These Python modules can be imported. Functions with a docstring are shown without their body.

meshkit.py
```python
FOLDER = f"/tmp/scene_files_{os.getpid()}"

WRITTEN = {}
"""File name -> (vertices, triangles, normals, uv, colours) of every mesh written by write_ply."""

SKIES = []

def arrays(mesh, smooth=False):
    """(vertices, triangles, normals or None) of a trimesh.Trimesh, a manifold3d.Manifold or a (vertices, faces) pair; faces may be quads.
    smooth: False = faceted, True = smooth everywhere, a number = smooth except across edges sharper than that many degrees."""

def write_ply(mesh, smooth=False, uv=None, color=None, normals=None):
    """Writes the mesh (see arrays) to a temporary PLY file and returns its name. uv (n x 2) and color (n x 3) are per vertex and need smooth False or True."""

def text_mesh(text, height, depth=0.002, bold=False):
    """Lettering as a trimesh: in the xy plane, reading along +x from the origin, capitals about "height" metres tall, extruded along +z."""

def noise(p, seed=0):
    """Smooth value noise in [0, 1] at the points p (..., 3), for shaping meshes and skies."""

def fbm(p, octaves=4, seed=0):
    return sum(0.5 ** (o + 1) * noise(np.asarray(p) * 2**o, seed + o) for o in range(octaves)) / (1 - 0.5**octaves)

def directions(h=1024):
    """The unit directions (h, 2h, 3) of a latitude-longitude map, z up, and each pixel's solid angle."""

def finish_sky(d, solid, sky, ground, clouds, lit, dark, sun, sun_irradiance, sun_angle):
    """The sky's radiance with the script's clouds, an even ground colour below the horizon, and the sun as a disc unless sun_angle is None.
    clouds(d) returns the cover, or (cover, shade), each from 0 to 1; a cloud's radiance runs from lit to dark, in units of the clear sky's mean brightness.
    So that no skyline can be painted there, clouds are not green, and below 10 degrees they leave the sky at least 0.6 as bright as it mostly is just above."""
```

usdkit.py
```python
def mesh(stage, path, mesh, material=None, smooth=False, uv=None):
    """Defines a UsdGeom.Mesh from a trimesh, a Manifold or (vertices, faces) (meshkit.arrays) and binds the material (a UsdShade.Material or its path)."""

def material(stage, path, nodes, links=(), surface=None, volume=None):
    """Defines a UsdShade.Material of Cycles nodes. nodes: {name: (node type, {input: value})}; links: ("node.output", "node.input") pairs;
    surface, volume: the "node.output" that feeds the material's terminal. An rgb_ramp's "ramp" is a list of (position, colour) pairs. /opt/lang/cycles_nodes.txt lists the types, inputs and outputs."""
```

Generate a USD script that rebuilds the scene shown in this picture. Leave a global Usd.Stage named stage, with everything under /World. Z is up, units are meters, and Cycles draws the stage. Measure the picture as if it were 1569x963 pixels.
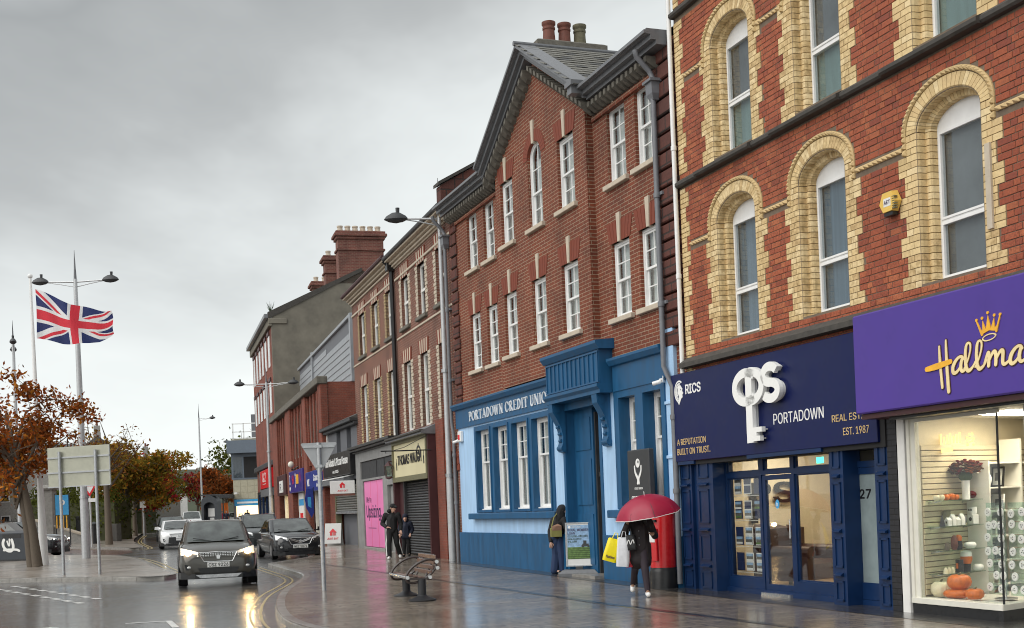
import math, random
import numpy as np, trimesh, usdkit, meshkit
import manifold3d as m3
from shapely.geometry import Polygon, LineString, Point, box as sbox, MultiPolygon
from shapely.ops import unary_union, triangulate
from shapely import affinity
from pxr import Usd, UsdGeom, UsdLux, UsdShade, Gf, Sdf

stage = Usd.Stage.CreateInMemory()
UsdGeom.SetStageUpAxis(stage, 'Z')
world = UsdGeom.Xform.Define(stage, '/World')
stage.SetDefaultPrim(world.GetPrim())
UsdGeom.Scope.Define(stage, '/World/Looks')

# ---------------------------------------------------------------- camera, sky, sun, exposure
EXPOSURE = 0.7
CAM_H = 1.65
cam = UsdGeom.Camera.Define(stage, '/World/camera')
ROLL = 0.04
c_, s_ = math.cos(ROLL), math.sin(ROLL)
# columns: right, up, back (row-vector matrix)
cam.AddTransformOp().Set(Gf.Matrix4d(c_, 0, -s_, 0, s_, 0, c_, 0, 0, -1, 0, 0, 0, 0, CAM_H, 1))
cam.CreateHorizontalApertureAttr(36.0)
cam.CreateFocalLengthAttr(36.0 * 1900 / 1569)
cam.CreateHorizontalApertureOffsetAttr(0.0)
cam.CreateVerticalApertureOffsetAttr(36.0 * 293.5 / 1569)
cam.CreateExposureAttr(EXPOSURE)
cam.CreateClippingRangeAttr(Gf.Vec2f(0.1, 5000))

SUN_EL, SUN_AZ = math.radians(42), math.radians(236)      # soft light from behind the camera, through cloud
sun = UsdLux.DistantLight.Define(stage, '/World/sun')
sun.CreateIntensityAttr(0.4); sun.CreateAngleAttr(75.0); sun.CreateNormalizeAttr(True)
sun.CreateColorAttr(Gf.Vec3f(1, 0.97, 0.92))
sd = np.array([math.sin(SUN_AZ) * math.cos(SUN_EL), math.cos(SUN_AZ) * math.cos(SUN_EL), math.sin(SUN_EL)])
sun.AddRotateXYZOp().Set(Gf.Vec3f(math.degrees(math.pi / 2 - SUN_EL), 0, math.degrees(-SUN_AZ) + 180))

sky_mat = usdkit.material(stage, '/World/Looks/overcast_sky', {
    'tc': ('texture_coordinate', {}),
    'sep': ('separate_xyz', {}),
    'mp': ('mapping', {'scale': (1.0, 1.0, 2.0), 'rotation': (0, 0, 0.7)}),
    'n': ('noise_texture', {'scale': 1.7, 'detail': 6, 'roughness': 0.52, 'distortion': 0.35}),
    'n2': ('noise_texture', {'scale': 6.0, 'detail': 5, 'roughness': 0.55}),
    'el': ('math', {'math_type': 'multiply_add', 'value2': 1.0, 'value3': 0.0}),
    'nm': ('math', {'math_type': 'multiply_add', 'value2': -0.6, 'value3': 0.30}),
    'nm2': ('math', {'math_type': 'multiply_add', 'value2': -0.09, 'value3': 0.045}),
    'cx': ('clamp', {'min': -0.45, 'max': 0.45}), 'ax': ('math', {'math_type': 'multiply_add', 'value2': -0.4}),
    'a1': ('math', {'math_type': 'add'}), 'a2': ('math', {'math_type': 'subtract'}),
    'ramp': ('rgb_ramp', {'ramp': [(0.0, (6.2, 6.45, 6.35)), (0.15, (6.0, 6.25, 6.15)), (0.27, (4.9, 5.1, 5.05)), (0.37, (3.2, 3.3, 3.28)), (0.46, (2.5, 2.6, 2.6)), (0.7, (4.6, 4.75, 4.8)), (1.0, (6.0, 6.2, 6.2))]}),
    'sky': ('sky_texture', {'sky_type': 'single_scattering', 'sun_disc': False, 'sun_elevation': SUN_EL, 'sun_rotation': SUN_AZ}),
    'mix': ('mix', {'fac': 0.95}),
    'bg': ('background_shader', {'strength': 0.1}),
}, [('tc.generated', 'sep.vector'), ('tc.generated', 'mp.vector'), ('mp.vector', 'n.vector'), ('mp.vector', 'n2.vector'),
    ('sep.x', 'cx.value'), ('cx.result', 'ax.value1'), ('sep.z', 'ax.value3'), ('ax.value', 'el.value1'), ('n.fac', 'nm.value1'), ('n2.fac', 'nm2.value1'), ('el.value', 'a1.value1'), ('nm.value', 'a1.value2'),
    ('a1.value', 'a2.value1'), ('nm2.value', 'a2.value2'), ('a2.value', 'ramp.fac'),
    ('sky.color', 'mix.color1'), ('ramp.color', 'mix.color2'), ('mix.color', 'bg.color')], surface='bg.background')
dome = UsdLux.DomeLight.Define(stage, '/World/sky')
UsdShade.MaterialBindingAPI.Apply(dome.GetPrim()).Bind(sky_mat)

# ---------------------------------------------------------------- helpers
taken = {}
def numbered(parent, name):
    k = (str(parent), name); n = taken.get(k, 0); taken[k] = n + 1
    return name if n == 0 else f'{name}_{n:03d}'

def path_of(parent):
    if parent is None: return '/World'
    if isinstance(parent, str): return parent
    if hasattr(parent, 'path'): return parent.path
    return str(parent.GetPath())

def tag(prim, label=None, cat=None, group=None, kind=None):
    p = prim.GetPrim() if hasattr(prim, 'GetPrim') else prim
    for k, v in (('label', label), ('category', cat), ('group', group), ('kind', kind)):
        if v: p.SetCustomDataByKey(k, v)
    return prim

def thing(name, label=None, cat=None, loc=(0, 0, 0), rz=0.0, group=None, kind=None, tilt=None):
    x = UsdGeom.Xform.Define(stage, '/World/' + numbered('/World', name))
    x.AddTranslateOp().Set(Gf.Vec3d(*map(float, loc)))
    if rz: x.AddRotateZOp().Set(float(rz))
    if tilt: x.AddRotateXYZOp().Set(Gf.Vec3f(*tilt))
    tag(x, label, cat, group, kind)
    return x.GetPrim()

def copy_of(src, label, loc, rz=0.0, group=None):
    """A further thing like src: an instance that references it."""
    x = UsdGeom.Xform.Define(stage, '/World/' + numbered('/World', src.GetName()))
    x.AddTranslateOp().Set(Gf.Vec3d(*map(float, loc))); x.AddRotateZOp().Set(float(rz))
    p = x.GetPrim(); p.GetReferences().AddInternalReference(src.GetPath()); p.SetInstanceable(True)
    tag(p, label, src.GetCustomDataByKey('category'), group or src.GetCustomDataByKey('group'))
    return p

class MB:
    """Collects shapes into one mesh."""
    def __init__(self): self.v, self.f, self.n = [], [], 0
    def add(self, v, f):
        v = np.asarray(v, float); f = np.asarray(f, int)
        if f.shape[1] == 4: f = np.vstack([f[:, [0, 1, 2]], f[:, [0, 2, 3]]])
        self.v.append(v); self.f.append(f + self.n); self.n += len(v); return self
    def mesh(self, m, T=None):
        v = np.array(m.vertices)
        if T is not None: v = v @ np.asarray(T)[:3, :3].T + np.asarray(T)[:3, 3]
        return self.add(v, m.faces)
    def man(self, m):
        q = m.to_mesh(); return self.add(q.vert_properties[:, :3], q.tri_verts)
    def box(self, x0, x1, y0, y1, z0, z1, R=None, c=None):
        v = np.array([[x, y, z] for z in (z0, z1) for y in (y0, y1) for x in (x0, x1)], float)
        f = [[0, 2, 3, 1], [4, 5, 7, 6], [0, 1, 5, 4], [2, 6, 7, 3], [0, 4, 6, 2], [1, 3, 7, 5]]
        if R is not None:
            c = v.mean(0) if c is None else np.asarray(c, float); v = (v - c) @ np.asarray(R).T + c
        return self.add(v, f)
    def cbox(self, x0, x1, y0, y1, z0, z1, b=0.01, front_only=False):
        """A box with chamfered edges (hull)."""
        pts = []
        for x, sx in ((x0, 1), (x1, -1)):
            for y, sy in ((y0, 1), (y1, -1)):
                for z, sz in ((z0, 1), (z1, -1)):
                    pts += [(x + sx * b, y, z + sz * b), (x, y + sy * b, z + sz * b), (x + sx * b, y + sy * b, z)]
        return self.man(m3.Manifold.hull_points(np.array(pts)))
    def hull(self, pts): return self.man(m3.Manifold.hull_points(np.array(pts, float)))
    def quad(self, a, b, c, d): return self.add([a, b, c, d], [[0, 1, 2, 3]])
    def grid(self, P):
        P = np.asarray(P, float); n, m = P.shape[:2]
        i, j = np.meshgrid(np.arange(n - 1), np.arange(m - 1), indexing='ij')
        q = np.stack([i * m + j, (i + 1) * m + j, (i + 1) * m + j + 1, i * m + j + 1], -1).reshape(-1, 4)
        return self.add(P.reshape(-1, 3), q)
    def poly(self, shape, y0, y1):
        """A shapely polygon in (x, z) extruded from y0 to y1."""
        for g in getattr(shape, 'geoms', [shape]):
            if g.is_empty or g.geom_type != 'Polygon' or g.area < 1e-7: continue
            m = trimesh.creation.extrude_polygon(g, abs(y1 - y0), engine='earcut'); v = np.array(m.vertices)
            self.add(np.c_[v[:, 0], max(y0, y1) - v[:, 2], v[:, 1]], m.faces)
        return self
    def polyxy(self, shape, z0, z1):
        for g in getattr(shape, 'geoms', [shape]):
            if g.is_empty or g.geom_type != 'Polygon' or g.area < 1e-7: continue
            m = trimesh.creation.extrude_polygon(g, abs(z1 - z0), engine='earcut'); v = np.array(m.vertices)
            self.add(np.c_[v[:, 0], v[:, 1], v[:, 2] + min(z0, z1)], m.faces)
        return self
    def tube(self, pts, r, n=8, caps=True, closed=False):
        p = np.asarray(pts, float); k = len(p); r = np.broadcast_to(r, (k,)).astype(float)
        t = np.gradient(p, axis=0) if not closed else np.roll(p, -1, 0) - np.roll(p, 1, 0)
        t /= np.linalg.norm(t, axis=1, keepdims=True) + 1e-12
        up = np.array([0, 0, 1.0]) if abs(t[0, 2]) < 0.9 else np.array([1.0, 0, 0])
        a = np.cross(t[0], up); a /= np.linalg.norm(a); V = []
        for i in range(k):
            a = a - t[i] * (a @ t[i]); a /= np.linalg.norm(a) + 1e-12; b = np.cross(t[i], a)
            g = np.arange(n) * 2 * np.pi / n
            V.append(p[i] + r[i] * (np.cos(g)[:, None] * a + np.sin(g)[:, None] * b))
        V = np.vstack(V); F = []
        for i in range(k if closed else k - 1):
            i2 = (i + 1) % k
            for j in range(n): F.append([i * n + j, i * n + (j + 1) % n, i2 * n + (j + 1) % n, i2 * n + j])
        self.add(V, F)
        if caps and not closed:
            for i, o in ((0, 1), (k - 1, -1)):
                f = [[0, j + 1, j] if o == 1 else [0, j, j + 1] for j in range(1, n - 1)]
                self.add(V[i * n:(i + 1) * n], f)
        return self
    def lathe(self, prof, c=(0, 0, 0), n=16, sx=1.0, sy=1.0):
        prof = np.asarray(prof, float); g = np.arange(n) * 2 * np.pi / n
        V = np.stack([np.outer(prof[:, 0], np.cos(g)) * sx, np.outer(prof[:, 0], np.sin(g)) * sy, np.repeat(prof[:, 1:2], n, 1)], -1)
        V = V.reshape(-1, 3) + np.asarray(c, float); F = []
        for i in range(len(prof) - 1):
            for j in range(n): F.append([i * n + j, i * n + (j + 1) % n, (i + 1) * n + (j + 1) % n, (i + 1) * n + j])
        self.add(V, F)
        for i, o in ((0, 1), (len(prof) - 1, -1)):
            if prof[i, 0] > 1e-6: self.add(V[i * n:(i + 1) * n], [[0, j + 1, j] if o == 1 else [0, j, j + 1] for j in range(1, n - 1)])
        return self
    def ball(self, c, r, sub=2):
        m = trimesh.creation.icosphere(sub, 1.0); return self.add(np.array(m.vertices) * np.asarray(r) + np.asarray(c), m.faces)
    def text(self, s, x0, z0, h, y=0.0, d=0.006, width=None, bold=False, center=False, sx=None, rot=0):
        """Lettering on the x-z plane that stands out from y towards -y."""
        key = (s, bold)
        if key not in TEXTS: TEXTS[key] = meshkit.text_mesh(s, 1.0, 1.0, bold)
        m = TEXTS[key]; v = np.array(m.vertices); w = v[:, 0].max() - v[:, 0].min(); v[:, 0] -= v[:, 0].min()
        k = (width / w if width else h * (sx or 1.0))
        X = v[:, 0] * k - (w * k / 2 if center else 0); Z = v[:, 1] * h
        if rot: X, Z = X * math.cos(rot) - Z * math.sin(rot), X * math.sin(rot) + Z * math.cos(rot)
        return self.add(np.c_[X + x0, y - v[:, 2] * d, Z + z0], m.faces)
TEXTS = {}

def part(parent, name, mb, mat, smooth=False, label=None, kind=None, cat=None, group=None, loc=None, rz=None, tones=None):
    """Defines what mb collected as ONE mesh under parent (or under /World)."""
    base = path_of(parent)
    p = f'{base}/{numbered(base, name)}'
    if isinstance(mb, MB): v, f = np.vstack(mb.v), np.vstack(mb.f)
    else: v, f, _ = meshkit.arrays(mb)
    m = usdkit.mesh(stage, p, trimesh.Trimesh(v, f, process=bool(smooth)), mat if not isinstance(mat, str) else M[mat], smooth)
    if tones is not None: UsdGeom.PrimvarsAPI(m).CreatePrimvar('tone', Sdf.ValueTypeNames.FloatArray, 'vertex').Set([float(t) for t in tones])
    if loc is not None: m.AddTranslateOp().Set(Gf.Vec3d(*map(float, loc)))
    if rz: m.AddRotateZOp().Set(float(rz))
    tag(m, label, cat, group, kind)
    return m.GetPrim()

def rotz(a): c, s = math.cos(a), math.sin(a); return np.array([[c, -s, 0], [s, c, 0], [0, 0, 1]])
def roty(a): c, s = math.cos(a), math.sin(a); return np.array([[c, 0, s], [0, 1, 0], [-s, 0, c]])
def rotx(a): c, s = math.cos(a), math.sin(a); return np.array([[1, 0, 0], [0, c, -s], [0, s, c]])

# ground heights: the road climbs gently away from the junction
def zr(Y):
    Y = np.asarray(Y, float)
    return np.interp(Y, [-1e4, 20, 33, 100, 1000], [-.12, -.12, 0, .402, 3.1])
KERB = 0.12
def zp(Y): return float(zr(Y)) + KERB

class Frame:
    """A facade: x runs to the right as seen from the street, y into the building, z up."""
    def __init__(s, X, Y, deg):
        a = math.radians(deg); s.o = np.array([X, Y]); s.u = np.array([math.sin(a), -math.cos(a)]); s.n = np.array([math.cos(a), math.sin(a)]); s.rz = deg - 90.0
    def at(s, x, y=0, z=0):
        p = s.o + s.u * x + s.n * y; return (p[0], p[1], z)
    def thing(s, name, label, cat, x=0, y=0, z=0, group=None, turn=0, **k): return thing(name, label, cat, s.at(x, y, z), s.rz + turn, group, **k)
F1, F2 = Frame(3.09, 22.65, 20.1), Frame(-1.58, 35.42, 17.5)
_e = F2.at(-15.1); F3 = Frame(_e[0], _e[1], 18.5)
_e = F3.at(-6.7); F4 = Frame(_e[0], _e[1], 16)
_e = F4.at(-24.5); F5 = Frame(_e[0], _e[1], 16)

# ---------------------------------------------------------------- materials
M = {}
def mat(name, col, rough=0.6, metal=0.0, var=0.18, scale=6.0, bump=0.0, bscale=None, coat=0.0, spec=None, grain=None):
    """A painted or natural surface with a slight unevenness of tone and polish."""
    col = np.array(col, float)
    nodes = {'g': ('geometry', {}), 'n': ('noise_texture', {'scale': scale, 'detail': 5, 'roughness': 0.6}),
             'r': ('rgb_ramp', {'ramp': [(0.25, tuple(col * (1 - var))), (0.75, tuple(np.minimum(col * (1 + var), 0.95)))]}),
             'rr': ('map_range', {'from_min': 0.3, 'from_max': 0.7, 'to_min': max(rough - .08, .02), 'to_max': min(rough + .08, 1)}),
             'p': ('principled_bsdf', {'roughness': rough, 'metallic': metal, 'coat_weight': coat, 'coat_roughness': 0.06})}
    links = [('g.position', 'n.vector'), ('n.fac', 'r.fac'), ('r.color', 'p.base_color'), ('n.fac', 'rr.value'), ('rr.result', 'p.roughness')]
    if spec is not None: nodes['p'][1]['specular_ior_level'] = spec
    if grain:
        nodes['mp'] = ('mapping', {'scale': grain}); links = [l for l in links if l != ('g.position', 'n.vector')] + [('g.position', 'mp.vector'), ('mp.vector', 'n.vector')]
    if bump:
        nodes['bn'] = ('noise_texture', {'scale': bscale or scale * 8, 'detail': 4}); nodes['b'] = ('bump', {'strength': bump, 'distance': 0.01})
        links += [('g.position', 'bn.vector'), ('bn.fac', 'b.height'), ('b.normal', 'p.normal')]
    M[name] = usdkit.material(stage, '/World/Looks/' + name, nodes, links, surface='p.BSDF'); return M[name]

def glow(name, col, strength):
    M[name] = usdkit.material(stage, '/World/Looks/' + name, {'e': ('emission', {'color': col, 'strength': strength})}, [], surface='e.emission')

def glass(name, tint=(0.9, 0.93, 0.93), gl=(0.9, 0.9, 0.9), ior=1.5, boost=0.0, rough=0.0):
    M[name] = usdkit.material(stage, '/World/Looks/' + name, {
        'bf': ('geometry', {}), 'io': ('math', {'math_type': 'multiply_add', 'value2': 1 / ior - ior, 'value3': ior}),      # both faces of a thin pane act alike
        'f': ('fresnel', {'IOR': ior}), 'a': ('math', {'math_type': 'add', 'value2': boost, 'use_clamp': True}), 't': ('transparent_bsdf', {'color': tint}),
        'g': ('glossy_bsdf', {'color': gl, 'roughness': rough}), 'm': ('mix_closure', {})},
        [('bf.backfacing', 'io.value1'), ('io.value', 'f.IOR'), ('f.fac', 'a.value1'), ('a.value', 'm.fac'), ('t.BSDF', 'm.closure1'), ('g.BSDF', 'm.closure2')], surface='m.closure')

def brickwork(name, c1, c2, mortar, bw=0.225, rh=0.0776, ms=0.008, dirt=0.35, rough=0.8, frame=None, bump=0.6):
    """Far-off brickwork; its courses follow the wall: a frame's x (or y) along, z up."""
    a = 0 if frame is None else math.radians(frame.rz)
    nodes = {'g': ('geometry', {}), 'rot': ('mapping', {'mapping_type': 'point', 'rotation': (0, 0, -a)}), 's': ('separate_xyz', {}), 'xy': ('math', {'math_type': 'add'}), 'c': ('combine_xyz', {}),
             'b': ('brick_texture', {'color1': c1, 'color2': c2, 'mortar': mortar, 'scale': 1.0, 'brick_width': bw, 'row_height': rh, 'mortar_size': ms, 'mortar_smooth': 0.3, 'bias': -0.1}),
             'n': ('noise_texture', {'scale': 0.9, 'detail': 7, 'roughness': 0.65}), 'n2': ('noise_texture', {'scale': 26.0, 'detail': 3}),
             'd': ('rgb_ramp', {'ramp': [(0.3, (1 - dirt,) * 3), (0.55, (1, 1, 1)), (0.75, (1.0 + dirt * .35,) * 3)]}),
             'd2': ('rgb_ramp', {'ramp': [(0.3, (.75,) * 3), (0.7, (1.15,) * 3)]}),
             'mx': ('mix', {'mix_type': 'multiply', 'fac': 1.0}), 'mx2': ('mix', {'mix_type': 'multiply', 'fac': 1.0}),
             'inv': ('math', {'math_type': 'subtract', 'value1': 1.0}), 'bp': ('bump', {'strength': bump, 'distance': 0.012}), 'p': ('principled_bsdf', {'roughness': rough})}
    links = [('g.position', 'rot.vector'), ('rot.vector', 's.vector'), ('s.x', 'xy.value1'), ('s.y', 'xy.value2'), ('xy.value', 'c.x'), ('s.z', 'c.y'), ('c.vector', 'b.vector'),
             ('g.position', 'n.vector'), ('g.position', 'n2.vector'), ('n.fac', 'd.fac'), ('n2.fac', 'd2.fac'), ('b.color', 'mx.color1'), ('d.color', 'mx.color2'), ('mx.color', 'mx2.color1'), ('d2.color', 'mx2.color2'),
             ('mx2.color', 'p.base_color'), ('b.fac', 'inv.value2'), ('inv.value', 'bp.height'), ('bp.normal', 'p.normal')]
    M[name] = usdkit.material(stage, '/World/Looks/' + name, nodes, links, surface='p.BSDF')

# brick tones for bricks laid one by one
for k, c in enumerate([(.29, .070, .031), (.265, .062, .029), (.315, .080, .035), (.225, .054, .030), (.335, .095, .040)]):
    mat(f'red_brick_{k}', c, .78, var=.28, scale=34, bump=.35, bscale=90)
for k, c in enumerate([(.68, .51, .26), (.62, .45, .225), (.73, .57, .32), (.56, .41, .20)]):
    mat(f'yellow_brick_{k}', c, .7, var=.16, scale=20, bump=.25, bscale=90)
mat('mortar', (.30, .245, .20), .9, var=.25, scale=9)
mat('dark_mortar', (.16, .12, .085), .9, var=.25, scale=9)
brickwork('union_brick', (.20, .047, .019), (.155, .037, .017), (.36, .265, .18), bw=.335, ms=.0075, frame=F1, dirt=.4)
brickwork('quoin_brick', (.115, .036, .025), (.09, .031, .024), (.04, .024, .02), rh=.31, bw=.5, ms=.02, frame=F1)
brickwork('terrace_brick', (.20, .066, .040), (.15, .055, .036), (.30, .22, .17), ms=.009, frame=F2, dirt=.45)
brickwork('terrace_yellow', (.55, .42, .22), (.48, .36, .2), (.14, .10, .06), ms=.016, rh=.115, bw=.6, frame=F2)
brickwork('gothic_brick', (.235, .058, .033), (.19, .05, .032), (.20, .10, .07), ms=.007, frame=F4, dirt=.4)
brickwork('orange_brick', (.33, .085, .045), (.29, .075, .042), (.33, .22, .16), ms=.012, rh=.1, bw=.3, frame=F4, dirt=.15)
brickwork('chimney_brick', (.19, .062, .045), (.15, .05, .04), (.24, .15, .11), ms=.012, rh=.1, bw=.3, frame=F5, dirt=.5)
brickwork('black_brick', (.018, .018, .022), (.014, .014, .018), (.008, .008, .009), ms=.01, frame=F1, rough=.5)
mat('rubbed_brick', (.185, .040, .019), .75, var=.12, scale=9)
mat('sandstone', (.50, .43, .34), .8, var=.14, scale=5, bump=.2)
mat('grey_stone', (.13, .12, .10), .85, var=.4, scale=7, bump=.4)
mat('dark_stone', (.055, .05, .044), .8, var=.4, scale=8, bump=.3)
mat('upvc', (.78, .78, .77), .3, var=.05)
mat('white_paint', (.74, .73, .70), .45, var=.08, scale=4)
mat('pale_paint', (.68, .66, .58), .5, var=.08, scale=4)
mat('union_blue', (.009, .080, .185), .45, var=.28, scale=2, grain=(3, 3, .5))
mat('union_pale', (.36, .545, .77), .65, var=.16, scale=1.6, bump=.3, bscale=26, grain=(3, 3, .45))
mat('letter_pale', (.66, .70, .74), .4)
mat('navy', (.002, .007, .062), .38, var=.1, scale=2, spec=.3)
mat('shop_blue', (.004, .022, .078), .4, var=.2, scale=3, spec=.35)
mat('purple', (.075, .042, .27), .4, var=.06, scale=2, spec=.3)
mat('gold', (.80, .50, .11), .35, var=.15)
mat('pale_gold', (.86, .66, .34), .4)
mat('orange_gold', (.85, .42, .03), .4)
mat('letter_white', (.82, .82, .80), .35, var=.03)
mat('letter_gold', (.62, .44, .20), .5)
mat('black_paint', (.012, .012, .013), .35, var=.2)
mat('charcoal', (.035, .037, .04), .5, var=.2)
mat('slate', (.085, .085, .082), .55, var=.35, scale=12, bump=.25)
mat('slate_pale', (.17, .165, .145), .6, var=.35, scale=12, bump=.25)
mat('gutter_grey', (.155, .16, .17), .35, var=.12, scale=5)
mat('cast_grey', (.16, .165, .18), .4, var=.15)
mat('lead', (.14, .145, .155), .5, var=.2)
mat('zinc', (.30, .315, .335), .42, metal=.35, var=.15, scale=2)
mat('cement', (.17, .155, .125), .85, var=.3, scale=1.2, bump=.3)
mat('render_grey', (.24, .24, .235), .75, var=.2, scale=3, bump=.1)
mat('dark_render', (.12, .125, .14), .6, var=.15, scale=3)
mat('terracotta', (.15, .05, .034), .7, var=.3, scale=12)
mat('mossy_pot', (.13, .12, .075), .8, var=.35, scale=12)
mat('curtain', (.72, .72, .69), .85, var=.1, scale=5, grain=(14, 14, .6))
mat('blind_grey', (.16, .175, .19), .7, var=.35, scale=1.4)
mat('blind_teal', (.20, .29, .28), .7, var=.25, scale=2, grain=(3, 3, .4))
mat('blind_blue', (.13, .19, .25), .7, var=.3, scale=3, grain=(7, 7, .12))
mat('dark_inside', (.012, .012, .013), .8)
mat('cream', (.66, .60, .38), .45, var=.06, scale=2)
mat('olive', (.16, .15, .085), .5, var=.15)
mat('pink', (.80, .22, .48), .45, var=.05, scale=1.5)
mat('ink', (.03, .012, .06), .5)
mat('shutter_dark', (.05, .05, .052), .35, metal=.3, var=.2, scale=4)
mat('shutter_steel', (.27, .27, .25), .4, metal=.5, var=.2, scale=4)
mat('galvanised', (.42, .43, .44), .32, metal=.6, var=.15, scale=7)
mat('post_white', (.46, .47, .48), .35, metal=.25, var=.1, scale=6)
mat('sign_back', (.36, .36, .29), .4, metal=.25, var=.16, scale=2.2)
mat('sign_grey', (.36, .37, .38), .35, metal=.35, var=.12, scale=3)
mat('bench_steel', (.03, .018, .016), .3, var=.2, coat=.4)
mat('bench_iron', (.022, .023, .026), .45, var=.2)
mat('bench_wood', (.115, .06, .045), .35, var=.25, scale=8, grain=(2, 12, 12), coat=.3)
mat('steel', (.6, .6, .6), .2, metal=.9, var=.08)
mat('postbox_red', (.52, .008, .012), .28, var=.08, coat=.4)
mat('bin_grey', (.03, .036, .045), .45, var=.25)
mat('concrete', (.30, .29, .27), .85, var=.25, scale=6, bump=.25)
mat('bark', (.12, .095, .07), .8, var=.35, scale=14, bump=.5, grain=(8, 8, 1.2))
mat('railing', (.012, .013, .014), .5)
mat('rubber', (.012, .012, .013), .7)
mat('alloy', (.45, .45, .46), .3, metal=.8)
mat('chrome', (.75, .75, .75), .28, metal=1.0, var=.03)
mat('trim_black', (.008, .008, .009), .3)
mat('pumpkin', (.62, .14, .012), .4, var=.25, scale=14)
mat('pumpkin_white', (.74, .66, .46), .45, var=.12, scale=14)
mat('slat_cream', (.62, .53, .36), .5, var=.06)
mat('shelf_white', (.68, .66, .60), .45, var=.05)
mat('groove', (.12, .09, .055), .8)
mat('leather', (.05, .018, .012), .4, var=.25, scale=9)
mat('beige_wall', (.66, .58, .42), .7, var=.06)
mat('wood_floor', (.26, .15, .08), .3, var=.25, grain=(1, 8, 8))
mat('photo_sky', (.24, .38, .56), .4, var=.35, scale=16)
mat('photo_house', (.12, .115, .10), .4, var=.6, scale=22)
mat('photo_green', (.10, .18, .045), .5, var=.5, scale=20)
mat('photo_navy', (.012, .02, .07), .4)
mat('paper', (.70, .70, .68), .6, var=.04)
mat('skin', (.55, .33, .24), .5, var=.06)
mat('skin_brown', (.30, .17, .11), .5, var=.06)
mat('hair_dark', (.012, .009, .008), .5)
mat('black_cloth', (.010, .010, .011), .85, var=.3, scale=20)
mat('coat_cloth', (.020, .015, .017), .8, var=.25, scale=18)
mat('navy_cloth', (.008, .011, .028), .8, var=.25, scale=20)
mat('jeans', (.015, .032, .085), .85, var=.25, scale=26)
mat('legging', (.028, .019, .028), .75, var=.25, scale=22)
mat('white_shoe', (.78, .78, .77), .5, var=.05)
mat('umbrella_red', (.30, .006, .035), .4, var=.08, scale=6)
mat('bag_yellow', (.82, .68, .0), .4, var=.05)
mat('bag_white', (.66, .67, .70), .35, var=.1, scale=10)
mat('bag_red', (.62, .02, .04), .4)
mat('khaki', (.26, .24, .07), .7, var=.25)
mat('flag_red', (.62, .025, .045), .7, var=.1, scale=3)
mat('flag_blue', (.010, .022, .115), .7, var=.12, scale=3)
mat('flag_white', (.74, .74, .74), .7, var=.05)
mat('sign_red', (.68, .010, .018), .35)
mat('sign_purple', (.035, .022, .20), .35)
mat('sign_bluep', (.015, .035, .24), .35)
mat('sign_sky', (.05, .34, .66), .4)
mat('maroon', (.055, .016, .018), .5)
mat('alarm_yellow', (.72, .47, .10), .45, var=.08)
mat('tile_beige', (.42, .39, .29), .6, var=.12)
mat('cladding_grey', (.12, .15, .19), .45, var=.1)
mat('hill_green', (.045, .055, .035), .9, var=.4, scale=.06)
mat('hedge', (.028, .055, .014), .7, var=.6, scale=5)
mat('moss', (.05, .055, .02), .9)
glass('shop_glass', (.93, .94, .93)); glass('window_glass', (.88, .90, .90), boost=.02); glass('car_glass', (.22, .26, .26), boost=.05)
mat('frosted', (.20, .245, .25), .3, var=.2, scale=2, coat=.5); glass('shelf_glass', (.78, .9, .86), boost=.04)
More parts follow.
